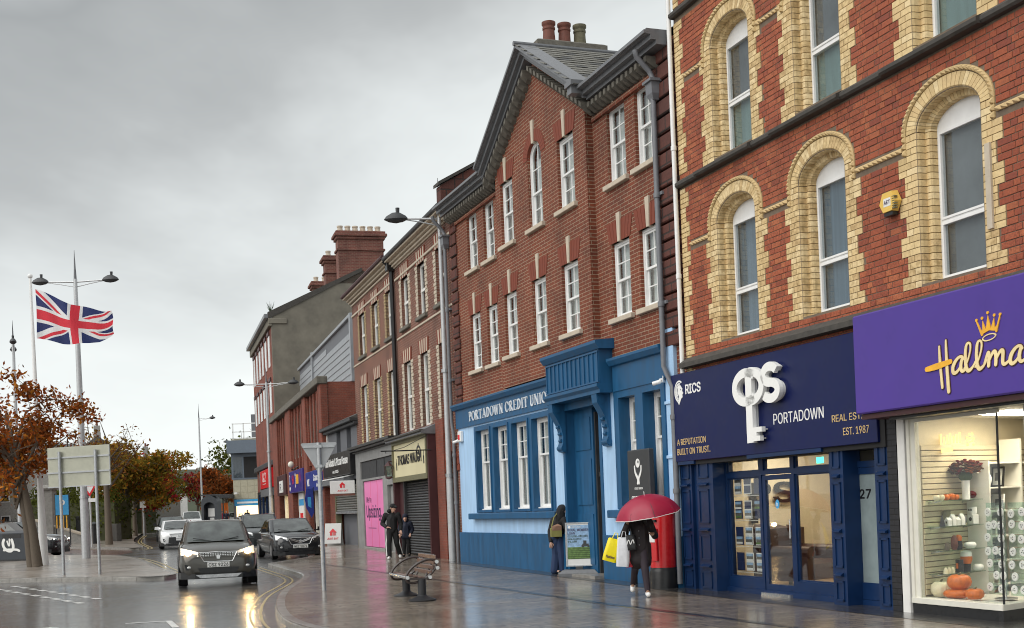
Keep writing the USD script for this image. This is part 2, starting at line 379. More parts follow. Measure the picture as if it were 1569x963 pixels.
glow('tube_light', (1.0, .90, .70), 15.0); glow('office_light', (1.0, .88, .68), 11.0); glow('exit_green', (.05, .9, .55), 2.2); glow('reflection_red', (1.0, .08, .05), 1.6)  # the red glow stands in for reflections in the shop glass
glow('headlight', (1.0, .66, .30), 80.0); glow('headlight_dim', (1.0, .9, .72), 12.0); glow('shop_glow', (1.0, .72, .38), 1.6); glow('neon_gold', (1.0, .68, .22), 1.5)
def paint(name, col, rough=.22, metal=.3):
    M[name] = usdkit.material(stage, '/World/Looks/' + name, {'g': ('geometry', {}), 'n': ('noise_texture', {'scale': 60.0, 'detail': 3}), 'b': ('bump', {'strength': .06, 'distance': .004}),
        'p': ('principled_bsdf', {'base_color': col, 'roughness': rough, 'metallic': metal, 'coat_weight': .7, 'coat_roughness': .05})},
        [('g.position', 'n.vector'), ('n.fac', 'b.height'), ('b.normal', 'p.coat_normal')], surface='p.BSDF')
paint('car_bronze', (.050, .046, .038)); paint('car_black', (.012, .013, .015)); paint('car_white', (.72, .73, .73), metal=0); paint('car_dark', (.022, .027, .028)); paint('car_silver', (.5, .51, .52)); paint('car_navy', (.012, .014, .03))
leaf_cols = {'leaf_rust': (.29, .078, .020), 'leaf_orange': (.40, .15, .024), 'leaf_amber': (.29, .175, .028), 'leaf_green': (.075, .085, .018), 'leaf_crimson': (.24, .018, .022), 'leaf_brown': (.16, .065, .024), 'leaf_olive': (.15, .12, .022)}
for k, c in leaf_cols.items():
    c = np.array(c)
    M[k] = usdkit.material(stage, '/World/Looks/' + k, {'g': ('attribute', {'attribute': 'tone'}), 'r': ('rgb_ramp', {'ramp': [(0, tuple(c * .55)), (.6, tuple(c)), (1, tuple(c * 1.5))]}),
        'd': ('diffuse_bsdf', {}), 't': ('translucent_bsdf', {}), 'm': ('mix_closure', {'fac': .3})},
        [('g.fac', 'r.fac'), ('r.color', 'd.color'), ('r.color', 't.color'), ('d.BSDF', 'm.closure1'), ('t.BSDF', 'm.closure2')], surface='m.closure')

# wet ground
def wet(name, dark, light, rlo, rhi, scale=3.0, bump=.25, bscale=45.0, tile=None, spec=.5, rot=0.0, ripple=(1, 1, 1), coat=.4):
    nodes = {'g': ('geometry', {}), 'mp': ('mapping', {'rotation': (0, 0, rot), 'scale': (1, 1, 1)}), 'rp': ('mapping', {'scale': ripple}),
             'n': ('noise_texture', {'scale': scale, 'detail': 8, 'roughness': .65}), 'w': ('noise_texture', {'scale': .45, 'detail': 5, 'roughness': .55, 'distortion': .4}),
             'f': ('noise_texture', {'scale': bscale, 'detail': 4, 'roughness': .6}),
             'c': ('rgb_ramp', {'ramp': [(.3, dark), (.7, light)]}), 'rr': ('rgb_ramp', {'ramp': [(.35, (rlo,) * 3), (.65, (rhi,) * 3)]}),
             'b': ('bump', {'strength': bump, 'distance': .006}), 'p': ('principled_bsdf', {'specular_ior_level': spec, 'coat_weight': coat, 'coat_roughness': rlo})}
    links = [('g.position', 'mp.vector'), ('mp.vector', 'n.vector'), ('mp.vector', 'rp.vector'), ('g.position', 'w.vector'), ('rp.vector', 'f.vector'), ('n.fac', 'c.fac'), ('w.fac', 'rr.fac'), ('rr.color', 'p.roughness'),
             ('f.fac', 'b.height'), ('b.normal', 'p.normal')]
    if tile:
        bw, rh, ms, amt = tile
        nodes['bt'] = ('brick_texture', {'color1': (1, 1, 1), 'color2': (.66, .65, .64), 'mortar': (amt, amt, amt), 'scale': 1.0, 'brick_width': bw, 'row_height': rh, 'mortar_size': ms, 'mortar_smooth': .2})
        nodes['mx'] = ('mix', {'mix_type': 'multiply', 'fac': 1.0}); nodes['b2'] = ('bump', {'strength': .35, 'distance': .004}); nodes['iv'] = ('math', {'math_type': 'subtract', 'value1': 1.0})
        links += [('mp.vector', 'bt.vector'), ('c.color', 'mx.color1'), ('bt.color', 'mx.color2'), ('mx.color', 'p.base_color'), ('bt.fac', 'iv.value2'), ('iv.value', 'b2.height'), ('b.normal', 'b2.normal')]
        links = [l for l in links if l[1] != 'p.normal'] + [('b2.normal', 'p.normal')]
    else: links.append(('c.color', 'p.base_color'))
    M[name] = usdkit.material(stage, '/World/Looks/' + name, nodes, links, surface='p.BSDF')
wet('asphalt', (.026, .026, .026), (.075, .073, .070), .13, .32, 26, .8, 34)
wet('red_asphalt', (.075, .035, .030), (.12, .055, .045), .15, .35, 5, .4, 60)
wet('paving', (.195, .162, .13), (.33, .28, .228), .11, .27, 3.2, .18, 55, tile=(.6, .2, .015, .3), rot=math.radians(-20), coat=.25)
wet('paving_left', (.25, .215, .18), (.40, .35, .30), .2, .42, 2.2, .22, 55, tile=(.6, .2, .012, .5), rot=math.radians(10))
wet('kerb_stone', (.17, .16, .145), (.30, .285, .26), .16, .35, 7, .25, 70)
wet('drain_iron', (.02, .019, .018), (.045, .042, .04), .15, .3, 9, .3, 60)
mat('line_white', (.55, .55, .53), .35, var=.35, scale=14); mat('line_yellow', (.36, .28, .12), .35, var=.4, scale=14)
# ---------------------------------------------------------------- ground
BANDS = [-400, 20, 33, 100, 1000]
def sheet(name, poly, off, material, parent=None, kind='structure', label=None, cat=None, cut=None):
    mb = MB()
    for y0, y1 in zip(BANDS, BANDS[1:]):
        g = poly.intersection(sbox(-2000, y0, 2000, y1))
        for q in getattr(g, 'geoms', [g]):
            if q.is_empty or q.geom_type != 'Polygon' or q.area < 1e-5: continue
            v, f = trimesh.creation.triangulate_polygon(q, engine='earcut')
            mb.add(np.c_[v, zr(v[:, 1]) + off], f)
    return part(parent, name, mb, material, kind=kind, label=label, cat=cat)
def smooth_path(p, step=0.45):
    p = np.asarray(p, float)
    for _ in range(3):
        q = [p[0]]
        for a, b in zip(p, p[1:]): q += [a * .75 + b * .25, a * .25 + b * .75]
        p = np.array(q + [p[-1]])
    L = LineString(p); n = int(L.length / step)
    return np.array([L.interpolate(i / n, normalized=True).coords[0] for i in range(n + 1)])
E2 = lambda f, x, y=0: tuple(f.at(x, y)[:2])
kerbR = smooth_path([(12, 8), (3, 12.8), (-.8, 15.2), (-2.5, 17.0), (-3.45, 18.9), (-4.1, 21.2), (-4.6, 23.8), (-5.0, 26.6), (-5.1, 29.2), (-5.3, 31.6), (-6.3, 34.6), (-7.67, 38.7)])
bay = [(-7.0, 42.3), (-7.6, 45.5), (-12.2, 61.5), (-26.3, 110.5), (-75, 280)]
kerbI = smooth_path([(-60, 41.5), (-25, 37.6), (-15, 35.75), (-12.2, 34.7), (-10.5, 33.9), (-9.55, 33.3), (-9.3, 34.4), (-10.1, 36.6), (-11.3, 39.3), (-13.1, 44.4), (-15.3, 49.8), (-17.2, 52.8), (-20, 55.2), (-25, 58), (-60, 70)])
kerbF = smooth_path([(-60, 96), (-40, 84), (-26.2, 71.4), (-20.2, 63.6), (-18.7, 61.5), (-19.0, 63.9), (-21.0, 69.5), (-24.1, 78.4), (-29.4, 97.5), (-50, 175), (-80, 280)])
pavR = Polygon(list(map(tuple, kerbR)) + bay + [(-60, 290), (-16, 112), E2(F4, -20, 4), E2(F3, -3, 4), E2(F2, -7, 4), E2(F1, -7, 4), E2(F1, 14, 6), (22, 4)])
island = Polygon(list(map(tuple, kerbI)))
pavF = Polygon(list(map(tuple, kerbF)) + [(-200, 420), (-500, 420), (-500, 160)])
lane = Polygon([(-70, 72), (-26, 59), (-20.4, 56.2), (-17.6, 54.2), (-17.9, 58.5), (-19.4, 62.6), (-25.8, 71), (-40, 83.5), (-70, 104)])
sheet('road', sbox(-600, -60, 600, 900), 0, 'asphalt')
sheet('side_street', lane, .004, 'red_asphalt')
sheet('pavement', pavR, KERB, 'paving'); sheet('pavement', island, KERB, 'paving_left'); sheet('pavement', pavF, KERB, 'paving_left')
# wide lawn and yards beyond the left pavement, reaching the horizon
def kerb(path, side, every=2):
    K = thing('kerb', kind='structure'); path = np.asarray(path)[::every]
    for a, b in zip(path, path[1:]):
        if np.hypot(*(a + b) / 2) > 75 or max(a[1], b[1]) < 13: continue
        t = (b - a) / np.linalg.norm(b - a); n = np.array([-t[1], t[0]]) * side * .16; g = t * .004
        pts = []
        for p in (a + g, b - g):
            z = float(zr(p[1]))
            pts += [(*(p - n * .09), z - .05), (*(p + n), z - .05), (*(p + n), z + KERB + .003), (*(p + n * .12), z + KERB + .003), (*(p - n * .06), z + KERB - .02)]
        mb = MB(); mb.hull(pts); part(K, 'kerb_stone', mb, 'kerb_stone')
kerb(np.vstack([kerbR, smooth_path([(-7.67, 38.7), (-7.35, 40.5), (-7.0, 42.3), (-7.1, 43.2), (-7.6, 45.5), (-12.2, 61.5)])]), -1)
kerb(kerbI, 1); kerb(kerbF, 1)
# double yellow lines and white markings, painted on the road
def stripe(name, path, off, w, material, dash=None, group=None, label=None):
    L = LineString(path).parallel_offset(off, 'left') if off else LineString(path)
    if dash:
        t = 0; segs = []
        while t < L.length: segs.append(LineString([L.interpolate(t).coords[0], L.interpolate(min(t + dash[0], L.length)).coords[0]])); t += sum(dash)
        g = unary_union([s.buffer(w / 2, cap_style=2) for s in segs if s.length > .05])
    else: g = L.buffer(w / 2, cap_style=2)
    return sheet(name, g, .004, material, label=label)
for o in (.28, .46): stripe('yellow_line', kerbR[18:], o, .05, 'line_yellow')
for o in (.28, .46): stripe('yellow_line', kerbF[(kerbF[:, 0] > -30) & (kerbF[:, 1] > 62.5)], -o, .08, 'line_yellow')
for o in (.3, .5): stripe('yellow_line', kerbI[kerbI[:, 0].argmax() + 2:][kerbI[kerbI[:, 0].argmax() + 2:, 0] > -16.5], -o, .08, 'line_yellow')
stripe('give_way_line', [(-13.6, 32.55), (-9.2, 26.3)], 0, .16, 'line_white', (.55, .35)); stripe('give_way_line', [(-13.6, 33.6), (-9.2, 27.4)], 0, .16, 'line_white', (.55, .35))
stripe('white_line', [(-6.7, 21.25), (-6.0, 21.4), (-5.55, 20.2)], 0, .11, 'line_white'); stripe('white_line', [(-8.0, 21.05), (-7.2, 20.3)], 0, .2, 'line_white')
# drainage channel set in the right pavement, iron grate by grate
dr = thing('drainage_channel', kind='structure')
P0, P1 = np.array([-5.9, 37.2]), np.array([5.2, 11.3])
L = np.linalg.norm(P1 - P0); t = (P1 - P0) / L; nn = np.array([-t[1], t[0]])
for i in range(int(L)):
    a, b = P0 + t * (i + .006), P0 + t * (i + .994); mb = MB()
    za, zb = [zp(q[1]) for q in (a, b)]
    A, B_ = nn * .085, nn * .065
    mb.add([(*(a - A), za + .001), (*(b - A), zb + .001), (*(b + A), zb + .001), (*(a + A), za + .001), (*(a - B_), za + .007), (*(b - B_), zb + .007), (*(b + B_), zb + .007), (*(a + B_), za + .007)],
           [[4, 5, 6, 7], [0, 1, 5, 4], [1, 2, 6, 5], [2, 3, 7, 6], [3, 0, 4, 7]])
    part(dr, 'grate', mb, 'drain_iron')
sheet('paving_band', Polygon([tuple(F1.at(x, -.55)[:2]) for x in (-13.6, 12)] + [tuple(F1.at(x, .6)[:2]) for x in (12, -13.6)]), KERB + .004, 'drain_iron')

# ---------------------------------------------------------------- the yellow and red brick building with the two nearest shops
rng = random.Random(7)
B1 = F1.thing('brick_building', 'tall red brick building with yellow brick arched window surrounds above two shops', 'building')
usdkit.material(stage, '/World/Looks/red_bricks', {'g': ('geometry', {}), 't': ('attribute', {'attribute': 'tone'}), 'r': ('rgb_ramp', {'ramp': [(0, (.255, .061, .031)), (.35, (.315, .076, .034)), (.75, (.365, .094, .039)), (1, (.42, .13, .052))]}),
    'n': ('noise_texture', {'scale': 38.0, 'detail': 5}), 'd': ('rgb_ramp', {'ramp': [(.3, (.6, .6, .6)), (.65, (1.12, 1.12, 1.12))]}), 'w': ('noise_texture', {'scale': 1.7, 'detail': 8, 'roughness': .7}), 'wd': ('rgb_ramp', {'ramp': [(.34, (.70, .68, .68)), (.5, (1.0, 1.0, 1.0)), (.7, (1.1, 1.1, 1.1))]}),
    'm': ('mix', {'mix_type': 'multiply', 'fac': 1.0}), 'm2': ('mix', {'mix_type': 'multiply', 'fac': 1.0}), 'b': ('bump', {'strength': .4, 'distance': .006}), 'p': ('principled_bsdf', {'roughness': .75})},
    [('t.fac', 'r.fac'), ('g.position', 'n.vector'), ('g.position', 'w.vector'), ('n.fac', 'd.fac'), ('w.fac', 'wd.fac'), ('r.color', 'm.color1'), ('d.color', 'm.color2'), ('m.color', 'm2.color1'), ('wd.color', 'm2.color2'), ('m2.color', 'p.base_color'), ('n.fac', 'b.height'), ('b.normal', 'p.normal')], surface='p.BSDF')
M['red_bricks'] = '/World/Looks/red_bricks'
usdkit.material(stage, '/World/Looks/yellow_bricks', {'g': ('geometry', {}), 't': ('attribute', {'attribute': 'tone'}), 'r': ('rgb_ramp', {'ramp': [(0, (.53, .37, .18)), (.4, (.65, .48, .24)), (1, (.75, .59, .34))]}),
    'n': ('noise_texture', {'scale': 16.0, 'detail': 6}), 'd': ('rgb_ramp', {'ramp': [(.28, (.62, .58, .5)), (.6, (1.05, 1.05, 1.05))]}),
    'm': ('mix', {'mix_type': 'multiply', 'fac': 1.0}), 'b': ('bump', {'strength': .3, 'distance': .006}), 'p': ('principled_bsdf', {'roughness': .7})},
    [('t.fac', 'r.fac'), ('g.position', 'n.vector'), ('n.fac', 'd.fac'), ('r.color', 'm.color1'), ('d.color', 'm.color2'), ('m.color', 'p.base_color'), ('n.fac', 'b.height'), ('b.normal', 'p.normal')], surface='p.BSDF')
M['yellow_bricks'] = '/World/Looks/yellow_bricks'
CO, JT = .0876, .010
XE = 11.5
def ellipse(xc, hw, zs, rise, a0=0, a1=math.pi, n=28):
    t = np.linspace(a1, a0, n); return np.c_[xc + hw * np.cos(t), zs + rise * np.sin(t)]
def arched(xc, hw, z0, zs, rise): return Polygon([(xc - hw, z0)] + ellipse(xc, hw, zs, rise).tolist() + [(xc + hw, z0)])
OPEN = [(1.68, 2.87), (4.15, 5.30), (6.90, 8.07), (9.65, 10.82)]
FLOORS = [dict(z0=4.32, zs=72 * .0876, tr=5.12), dict(z0=7.40, zs=106 * .0876, tr=8.30)]
RISE, RING = .34, .205
holes, yel, bricks_y = [], [], []          # bricks_y: (size key, MB)
ST = sbox(.42, 7.19, XE, 7.34); ST3 = sbox(.42, 10.22, XE, 10.36)
def brick_box(x0, x1, z0, z1, y0=0.0, y1=.03):
    e = .005; mb = MB()
    v = [(x0, y1, z0), (x1, y1, z0), (x1, y1, z1), (x0, y1, z1), (x0, y0 + e, z0), (x1, y0 + e, z0), (x1, y0 + e, z1), (x0, y0 + e, z1),
         (x0 + e, y0, z0 + e), (x1 - e, y0, z0 + e), (x1 - e, y0, z1 - e), (x0 + e, y0, z1 - e)]
    f = [[8, 9, 10, 11], [4, 5, 9, 8], [5, 6, 10, 9], [6, 7, 11, 10], [7, 4, 8, 11], [0, 1, 5, 4], [1, 2, 6, 5], [2, 3, 7, 6], [3, 0, 4, 7]]
    return mb.add(v, f)
def plan_prism(pts, z0, z1):
    mb = MB(); n = len(pts)
    v = [(x, y, z0) for x, y in pts] + [(x, y, z1) for x, y in pts]
    mb.add(v, [[i, (i + 1) % n, n + (i + 1) % n, n + i] for i in range(n)])
    mb.add(v, [[0, i + 1, i] for i in range(1, n - 1)] + [[n, n + i, n + i + 1] for i in range(1, n - 1)]); return mb
def quoin_w(i): return .27 if (i // 3) % 2 else .39
for fl in FLOORS:
    for (x0, x1) in OPEN:
        xc, hw = (x0 + x1) / 2, (x1 - x0) / 2
        holes.append(arched(xc, hw + .012, fl['z0'], fl['zs'], RISE + .012))
        yel.append(arched(xc, hw + RING + .05, fl['zs'] - .001, fl['zs'], RISE + RING + .05))
        k0, k1 = math.ceil((fl['z0'] - .06) / CO), round(fl['zs'] / CO)
        for k in range(k0, k1):
            za, zb = k * CO, (k + 1) * CO - JT; w = quoin_w(k)
            yel.append(sbox(x0 - w, za, x0, za + CO)); yel.append(sbox(x1, za, x1 + w, za + CO))
            for sgn, xo in ((-1, x0), (1, x1)):
                cut = xo + sgn * (.12 if k % 2 else .21)
                a = [(xo + sgn * (w - JT), .03), (xo + sgn * (w - JT), -.004), (cut + sgn * JT, -.004), (cut + sgn * JT, .03)]
                b = [(cut, .10), (cut, -.004), (xo + sgn * .045, -.004), (xo + sgn * .012, .012), (xo, .045), (xo, .14), (cut, .14)]
                c = [(xo + sgn * .03, .14), (xo - sgn * .035, .14), (xo - sgn * .062, .152), (xo - sgn * .075, .18), (xo - sgn * .075, .29), (xo + sgn * .03, .29)]
                for P in (a, b, c):
                    if sgn == 1: P = P[::-1]
                    bricks_y.append((xc + xo, (P[0][0], za), plan_prism(P, za, zb)))
        # voussoirs, two rings, and the dog-tooth label mould
        N = 27
        def pt(t, o): return np.array([xc + (hw + o) * math.cos(t), fl['zs'] + (RISE + o) * math.sin(t)])
        for i in range(N):
            t0, t1 = [math.pi * (1 - (i + q) / N) for q in (.05, .95)]
            A = [pt(t0, 0.0), pt(t0, RING - .008), pt(t1, RING - .008), pt(t1, 0.0)]
            mb = MB(); mb.hull([(p[0], y, p[1]) for p in A[1:3] for y in (-.006, .14)] + [(p[0], y, p[1]) for p in (A[0], A[3]) for y in (.03, .14)] + [tuple(np.r_[(pt(t, .035)), 0][[0, 2, 1]] + np.array([0, -.006, 0])) for t in (t0, t1)])
            bricks_y.append((xc, (A[0][0], A[0][1]), mb))
            C = [pt(t0, -.075), pt(t0, -.0), pt(t1, -.0), pt(t1, -.075)]
            mb = MB(); mb.hull([(p[0], y, p[1]) for p in C[1:3] for y in (.14, .29)] + [(p[0], y, p[1]) for p in (C[0], C[3]) for y in (.17, .29)])
            bricks_y.append((xc, (C[0][0], C[0][1]), mb))
def tooth(mb, c, t, n_, l=.078, h=.062, d=.045):
    """A small four-sided point standing out of the wall; t along, n_ across."""
    c, t, n_ = map(np.asarray, (c, t, n_))
    q = [c - t * l / 2 - n_ * h / 2, c + t * l / 2 - n_ * h / 2, c + t * l / 2 + n_ * h / 2, c - t * l / 2 + n_ * h / 2]
    v = [(p[0], .01, p[1]) for p in q] + [(p[0], -.012, p[1]) for p in q] + [(c[0] - t[0] * l * .32, -.012 - d, c[1] - t[1] * l * .32)]
    mb.add(v, [[4, 5, 8], [5, 6, 8], [6, 7, 8], [7, 4, 8], [0, 1, 5], [0, 5, 4], [1, 2, 6], [1, 6, 5], [2, 3, 7], [2, 7, 6], [3, 0, 4], [3, 4, 7]])
for fl in FLOORS:
    zst = fl['zs'] - .16
    for (x0, x1) in OPEN:
        xc, hw = (x0 + x1) / 2, (x1 - x0) / 2; mb = MB(); N = 31; o = RING + .035
        for i in range(N):
            t = math.pi * (1 - (i + .5) / N); p = np.array([xc + (hw + o) * math.cos(t), fl['zs'] + (RISE + o) * math.sin(t)])
            tt = np.array([(hw + o) * math.sin(t), -(RISE + o) * math.cos(t)]); tt /= np.linalg.norm(tt); tooth(mb, p, tt, np.array([-tt[1], tt[0]]))
        for sg in (-1, 1):
            for i in range(3): tooth(mb, (xc + sg * (hw + o), fl['zs'] - .04 - i * .088), (0, 1), (1, 0))
        part(B1, 'label_mould', mb, 'yellow_brick_3')
    edges = [.75] + [q for (x0, x1) in OPEN for q in (x0 - RING - .09, x1 + RING + .09)] + [XE]
    for a, b in zip(edges[::2], edges[1::2]):
        mb = MB(); n = max(1, int((b - a) / .092))
        for i in range(n): tooth(mb, (a + (i + .5) * (b - a) / n, zst), (1, 0), (0, 1), l=(b - a) / n * .9)
        yel.append(sbox(a, zst - .036, b, zst + .036)); part(B1, 'dog_tooth_course', mb, 'yellow_brick_1')
for k in range(int(3.7 / CO), int(12 / CO)):                           # quoins at the left edge
    za = k * CO; w = .20 if (k // 3) % 2 else .31
    if 7.15 < za < 7.36 or 10.15 < za < 10.4: continue
    yel.append(sbox(.42, za, .42 + w, za + CO)); bricks_y.append((.42, (.42, za), brick_box(.425, .42 + w - JT, za, za + CO - JT, -.004)))
outline = sbox(.42, 3.7, XE, 13.0)
wallp = outline.difference(unary_union(holes))
mb = MB(); mb.poly(wallp, .009, .40); part(B1, 'wall', mb, 'dark_mortar')
mb = MB(); mb.box(.42, XE, .4, 9, 0.02, 13.0); mb2 = MB(); mb2.poly(sbox(6.3, 0, XE, 3.7).difference(sbox(6.45, .0, XE - .1, 3.6)), .4, .5)
mb = MB(); mb.box(.42, XE, .62, 9, 4.0, 13.0); part(B1, 'inner_wall', mb, 'dark_inside')
red = wallp.difference(unary_union(yel + [ST, ST3])).difference(unary_union([arched((a + b) / 2, (b - a) / 2 + RING + .07, fl['zs'] - .3, fl['zs'], RISE + RING + .07) for a, b in OPEN for fl in FLOORS]))
def spans(g, z):
    q = g.intersection(LineString([(-50, z), (50, z)]))
    return [(s.bounds[0], s.bounds[2]) for s in getattr(q, 'geoms', [q]) if s.geom_type == 'LineString' and s.length > .02]
def both(a, b): return [(max(p[0], q[0]), min(p[1], q[1])) for p in a for q in b if min(p[1], q[1]) - max(p[0], q[0]) > .03]
reds = []
for k in range(int(3.75 / CO), int(11.2 / CO)):
    za, zb = k * CO, (k + 1) * CO - JT
    for a, b in both(spans(red, za + .004), spans(red, zb - .004)):
        u = -.5 + (k % 2) * .168 + rng.uniform(-.01, .01); i = k % 2
        while u < b:
            w = (.228, .109)[i % 2]; x0, x1 = max(u, a + JT / 2), min(u + w, b - JT / 2)
            if x1 - x0 > .03: reds.append((x0, x1, za, zb))
            u += w + JT; i += 1
def seen(x, z): return x < 8.95 and z < 3.9 + (20.2 - x) * .36
reds.sort(key=lambda r: (seen(r[1], r[3]), r[1] if r[2] > 4.7 else r[1] - 6), reverse=True)
for r in reds[:300]: part(B1, 'brick', brick_box(*r, y0=rng.uniform(-.004, .003)), f'red_brick_{rng.choice([0, 0, 1, 1, 2, 2, 3, 4])}')
mb, tn = MB(), []
for r in reds[300:]:
    q = brick_box(*r, y0=rng.uniform(-.004, .003)); mb.add(q.v[0], q.f[0]); tn += [rng.betavariate(2, 1.6)] * len(q.v[0])
part(B1, 'brick', mb, 'red_bricks', kind='stuff', tones=tn)
bricks_y.sort(key=lambda q: (q[1][0] < 8.5, q[1][1] < 9.0 and q[1][1] > 4.7, q[1][0]), reverse=True)
for q in bricks_y[:300]: part(B1, 'yellow_brick', q[2], f'yellow_brick_{rng.choice([0, 0, 1, 1, 2, 3])}')
mb, tn = MB(), []
for q in bricks_y[300:]:
    t_ = rng.random()
    for v, f in zip(q[2].v, q[2].f): mb.add(v, f - f.min() if len(q[2].v) > 1 else f); tn += [t_] * len(v)
part(B1, 'yellow_brick', mb, 'yellow_bricks', kind='stuff', tones=tn)
# stone bands in blocks, stepping out at the window piers
for zb_, xs in ((7.19, [.42, 1.2, 3.0, 3.6, 5.4, 6.35, 8.25, 9.2, XE]), (10.22, [.42, 2.4, 4.4, 6.4, 8.6, XE])):
    for i, (a, b) in enumerate(zip(xs, xs[1:])):
        o = .05 * (i % 2); mb = MB()
        mb.hull([(x, y, z) for x in (a + .003, b - .003) for y, z in ((.3, zb_), (-.07 - o, zb_ + .02), (-.10 - o, zb_ + .05), (-.10 - o, zb_ + .10), (-.02, zb_ + .16), (.3, zb_ + .2))])
        part(B1, 'stone_band', mb, 'dark_stone')
# windows: white frames with curved heads
for fi, fl in enumerate(FLOORS):
    for wi, (x0, x1) in enumerate(OPEN):
        a, b, zs, z0 = x0 + .075, x1 - .075, fl['zs'], fl['z0']; xc, hw = (a + b) / 2, (b - a) / 2; t = .065; tr = fl['tr']
        mb = MB()
        full = arched(xc, hw, z0, zs, RISE - .07); glassr = [sbox(a + t, z0 + .09, b - t, tr - .05), sbox(a + t, tr + .05, b - t, zs - .06)]
        mb.poly(full.difference(unary_union(glassr)), .27, .33)
        for g in glassr:                                                # a bead round each pane
            mb.poly(g.buffer(.03, join_style=2).difference(g), .255, .27)
        mb.hull([(x, y, z) for x in (a, b) for y, z in ((.27, z0 - .05), (.27, z0 + .05), (.20, z0 - .0), (.20, z0 - .05))])
        w = part(B1, 'window', mb, 'upvc')
        for gi, g in enumerate(glassr):
            q = MB(); q.poly(g, .29, .296); part(w, 'pane', q, 'window_glass')
        q = MB(); q.poly(sbox(a, z0, b, tr), .36, .37); part(w, 'blind', q, 'blind_teal' if fi else ('blind_grey' if wi == 2 else 'blind_blue'))
        q = MB(); q.poly(sbox(a, tr, b, zs), .36, .37); part(w, 'blind', q, 'blind_grey' if (fi or wi == 2) else 'blind_blue')
# lead flashing and moulding over the shop sign, side pier of black brick, party wall
mb = MB(); mb.hull([(x, y, z) for x in (.42, XE) for y, z in ((.3, 3.95), (-.16, 3.98), (-.16, 4.06), (.05, 4.2), (.3, 4.25))]); part(B1, 'flashing', mb, 'dark_stone')
mb = MB(); mb.box(6.07, 6.27, -.03, .5, -.1, 2.75); part(B1, 'black_brick_pier', mb, 'black_brick')
mb = MB(); mb.box(-.05, 6.07, -.05, .5, 2.25, 3.9); mb.box(6.07, XE, .05, .5, 2.75, 3.9); part(B1, 'lintel', mb, 'dark_inside')
for (x0, x1) in OPEN[2:3]:                                              # weathered batten beside the third window
    mb = MB(); mb.box(x1 + .10, x1 + .19, -.035, -.006, 4.75, 5.78); part(B1, 'batten', mb, 'sandstone')
mb = MB(); mb.tube([(.385, -.07, 13.5), (.385, -.07, 3.9)], .042, 10); mb.tube([(.385, -.07, 7.9), (.385, -.07, 7.98)], .052, 10); mb.tube([(.385, -.07, 5.6), (.385, -.07, 5.68)], .052, 10)
dp = part(None, 'downpipe', mb, 'upvc', smooth=40, label='white plastic downpipe at the left edge of the yellow and red brick building', cat='downpipe', loc=F1.at(0), rz=F1.rz)
# alarm box
al = F1.thing('alarm_box', 'yellow six sided alarm box on red brick between arched windows', 'alarm box', 6.40, -.02, 5.50)
hx = [(-.18, .0), (-.1, .15), (.1, .15), (.18, 0), (.1, -.13), (-.1, -.13)]
mb = MB(); mb.hull([(x, 0, z) for x, z in hx] + [(x * .92, -.10, z * .92) for x, z in hx]); part(al, 'case', mb, 'alarm_yellow')
mb = MB(); mb.hull([(x, y, z) for x in (-.09, .09) for y in (0, -.085) for z in (-.13, -.175)]); part(al, 'strobe', mb, 'black_paint')
mb = MB(); mb.text('AET', -.0, -.02, .05, -.10, .004, center=True, bold=True); part(al, 'lettering', mb, 'ink')
mb = MB(); mb.box(-.075, .075, -.1015, -.09, -.05, .06); part(al, 'label_plate', mb, 'paper')
mb = MB()
for i in range(6): mb.box(.1, .16, -.10, -.05, -.1 + i * .03, -.085 + i * .03)
part(al, 'louvre', mb, 'olive')
# ---------------------------------------------------------------- dark blue estate agent's shopfront
S1 = F1.thing('shopfront', 'dark blue timber estate agent shopfront with glazed door and panelled pilasters', 'shopfront')
def pilaster(x0, x1, z1=2.36, y=0.0, steps=(1.86, 1.06, .42)):
    mb = MB(); mb.box(x0, x1, y, .3, -.1, z1)
    for z in steps:
        for o, h in ((.03, .025), (.055, .03)): mb.hull([(x, yy, zz) for x in (x0 + .08, x1 - .08) for yy, zz in ((y, z), (y - o, z + .01), (y - o, z + h), (y, z + h + .03))])
    z0 = .2
    for z in (2.28,) + steps[:0] + steps: pass
    for a, b in ((.55, 1.0), (1.2, 1.8), (2.0, 2.3), (.06, .36)):
        for q in ((x0 + .07, x0 + .10, a, b), (x1 - .10, x1 - .07, a, b), (x0 + .07, x1 - .07, a, a + .03), (x0 + .07, x1 - .07, b - .03, b)): mb.box(q[0], q[1], y - .018, y + .01, q[2], q[3])
    part(S1, 'pilaster', mb, 'shop_blue')
pilaster(0.0, .43); pilaster(.62, 1.12); pilaster(4.66, 5.00); pilaster(5.74, 6.07)
mb = MB(); mb.box(.43, .62, .06, .3, -.1, 2.36); mb.box(1.12, 1.2, .0, .4, -.1, 2.36); part(S1, 'recess_panel', mb, 'shop_blue')
Y0 = .25
fr = sbox(1.12, 0, 4.66, 2.36)
gl1, glD, gl2 = sbox(1.24, .27, 2.28, 1.97), sbox(2.46, .19, 3.19, 1.90), sbox(3.33, .27, 4.52, 1.97)
tops = [sbox(1.24, 2.06, 2.28, 2.33), sbox(2.42, 2.06, 3.22, 2.33), sbox(3.33, 2.06, 4.52, 2.33)]
mb = MB(); mb.poly(fr.difference(unary_union([gl1.buffer(.0), gl2, sbox(2.36, .0, 3.26, 1.99)] + tops)), Y0, Y0 + .09)
for g in [gl1, gl2] + tops: mb.poly(g.buffer(.0).difference(g.buffer(-.025, join_style=2)), Y0 + .03, Y0 + .07)
part(S1, 'frame', mb, 'shop_blue')
mb = MB(); mb.poly(sbox(2.375, .06, 3.25, 1.98).difference(glD), Y0 + .01, Y0 + .07); D = part(S1, 'door', mb, 'shop_blue')
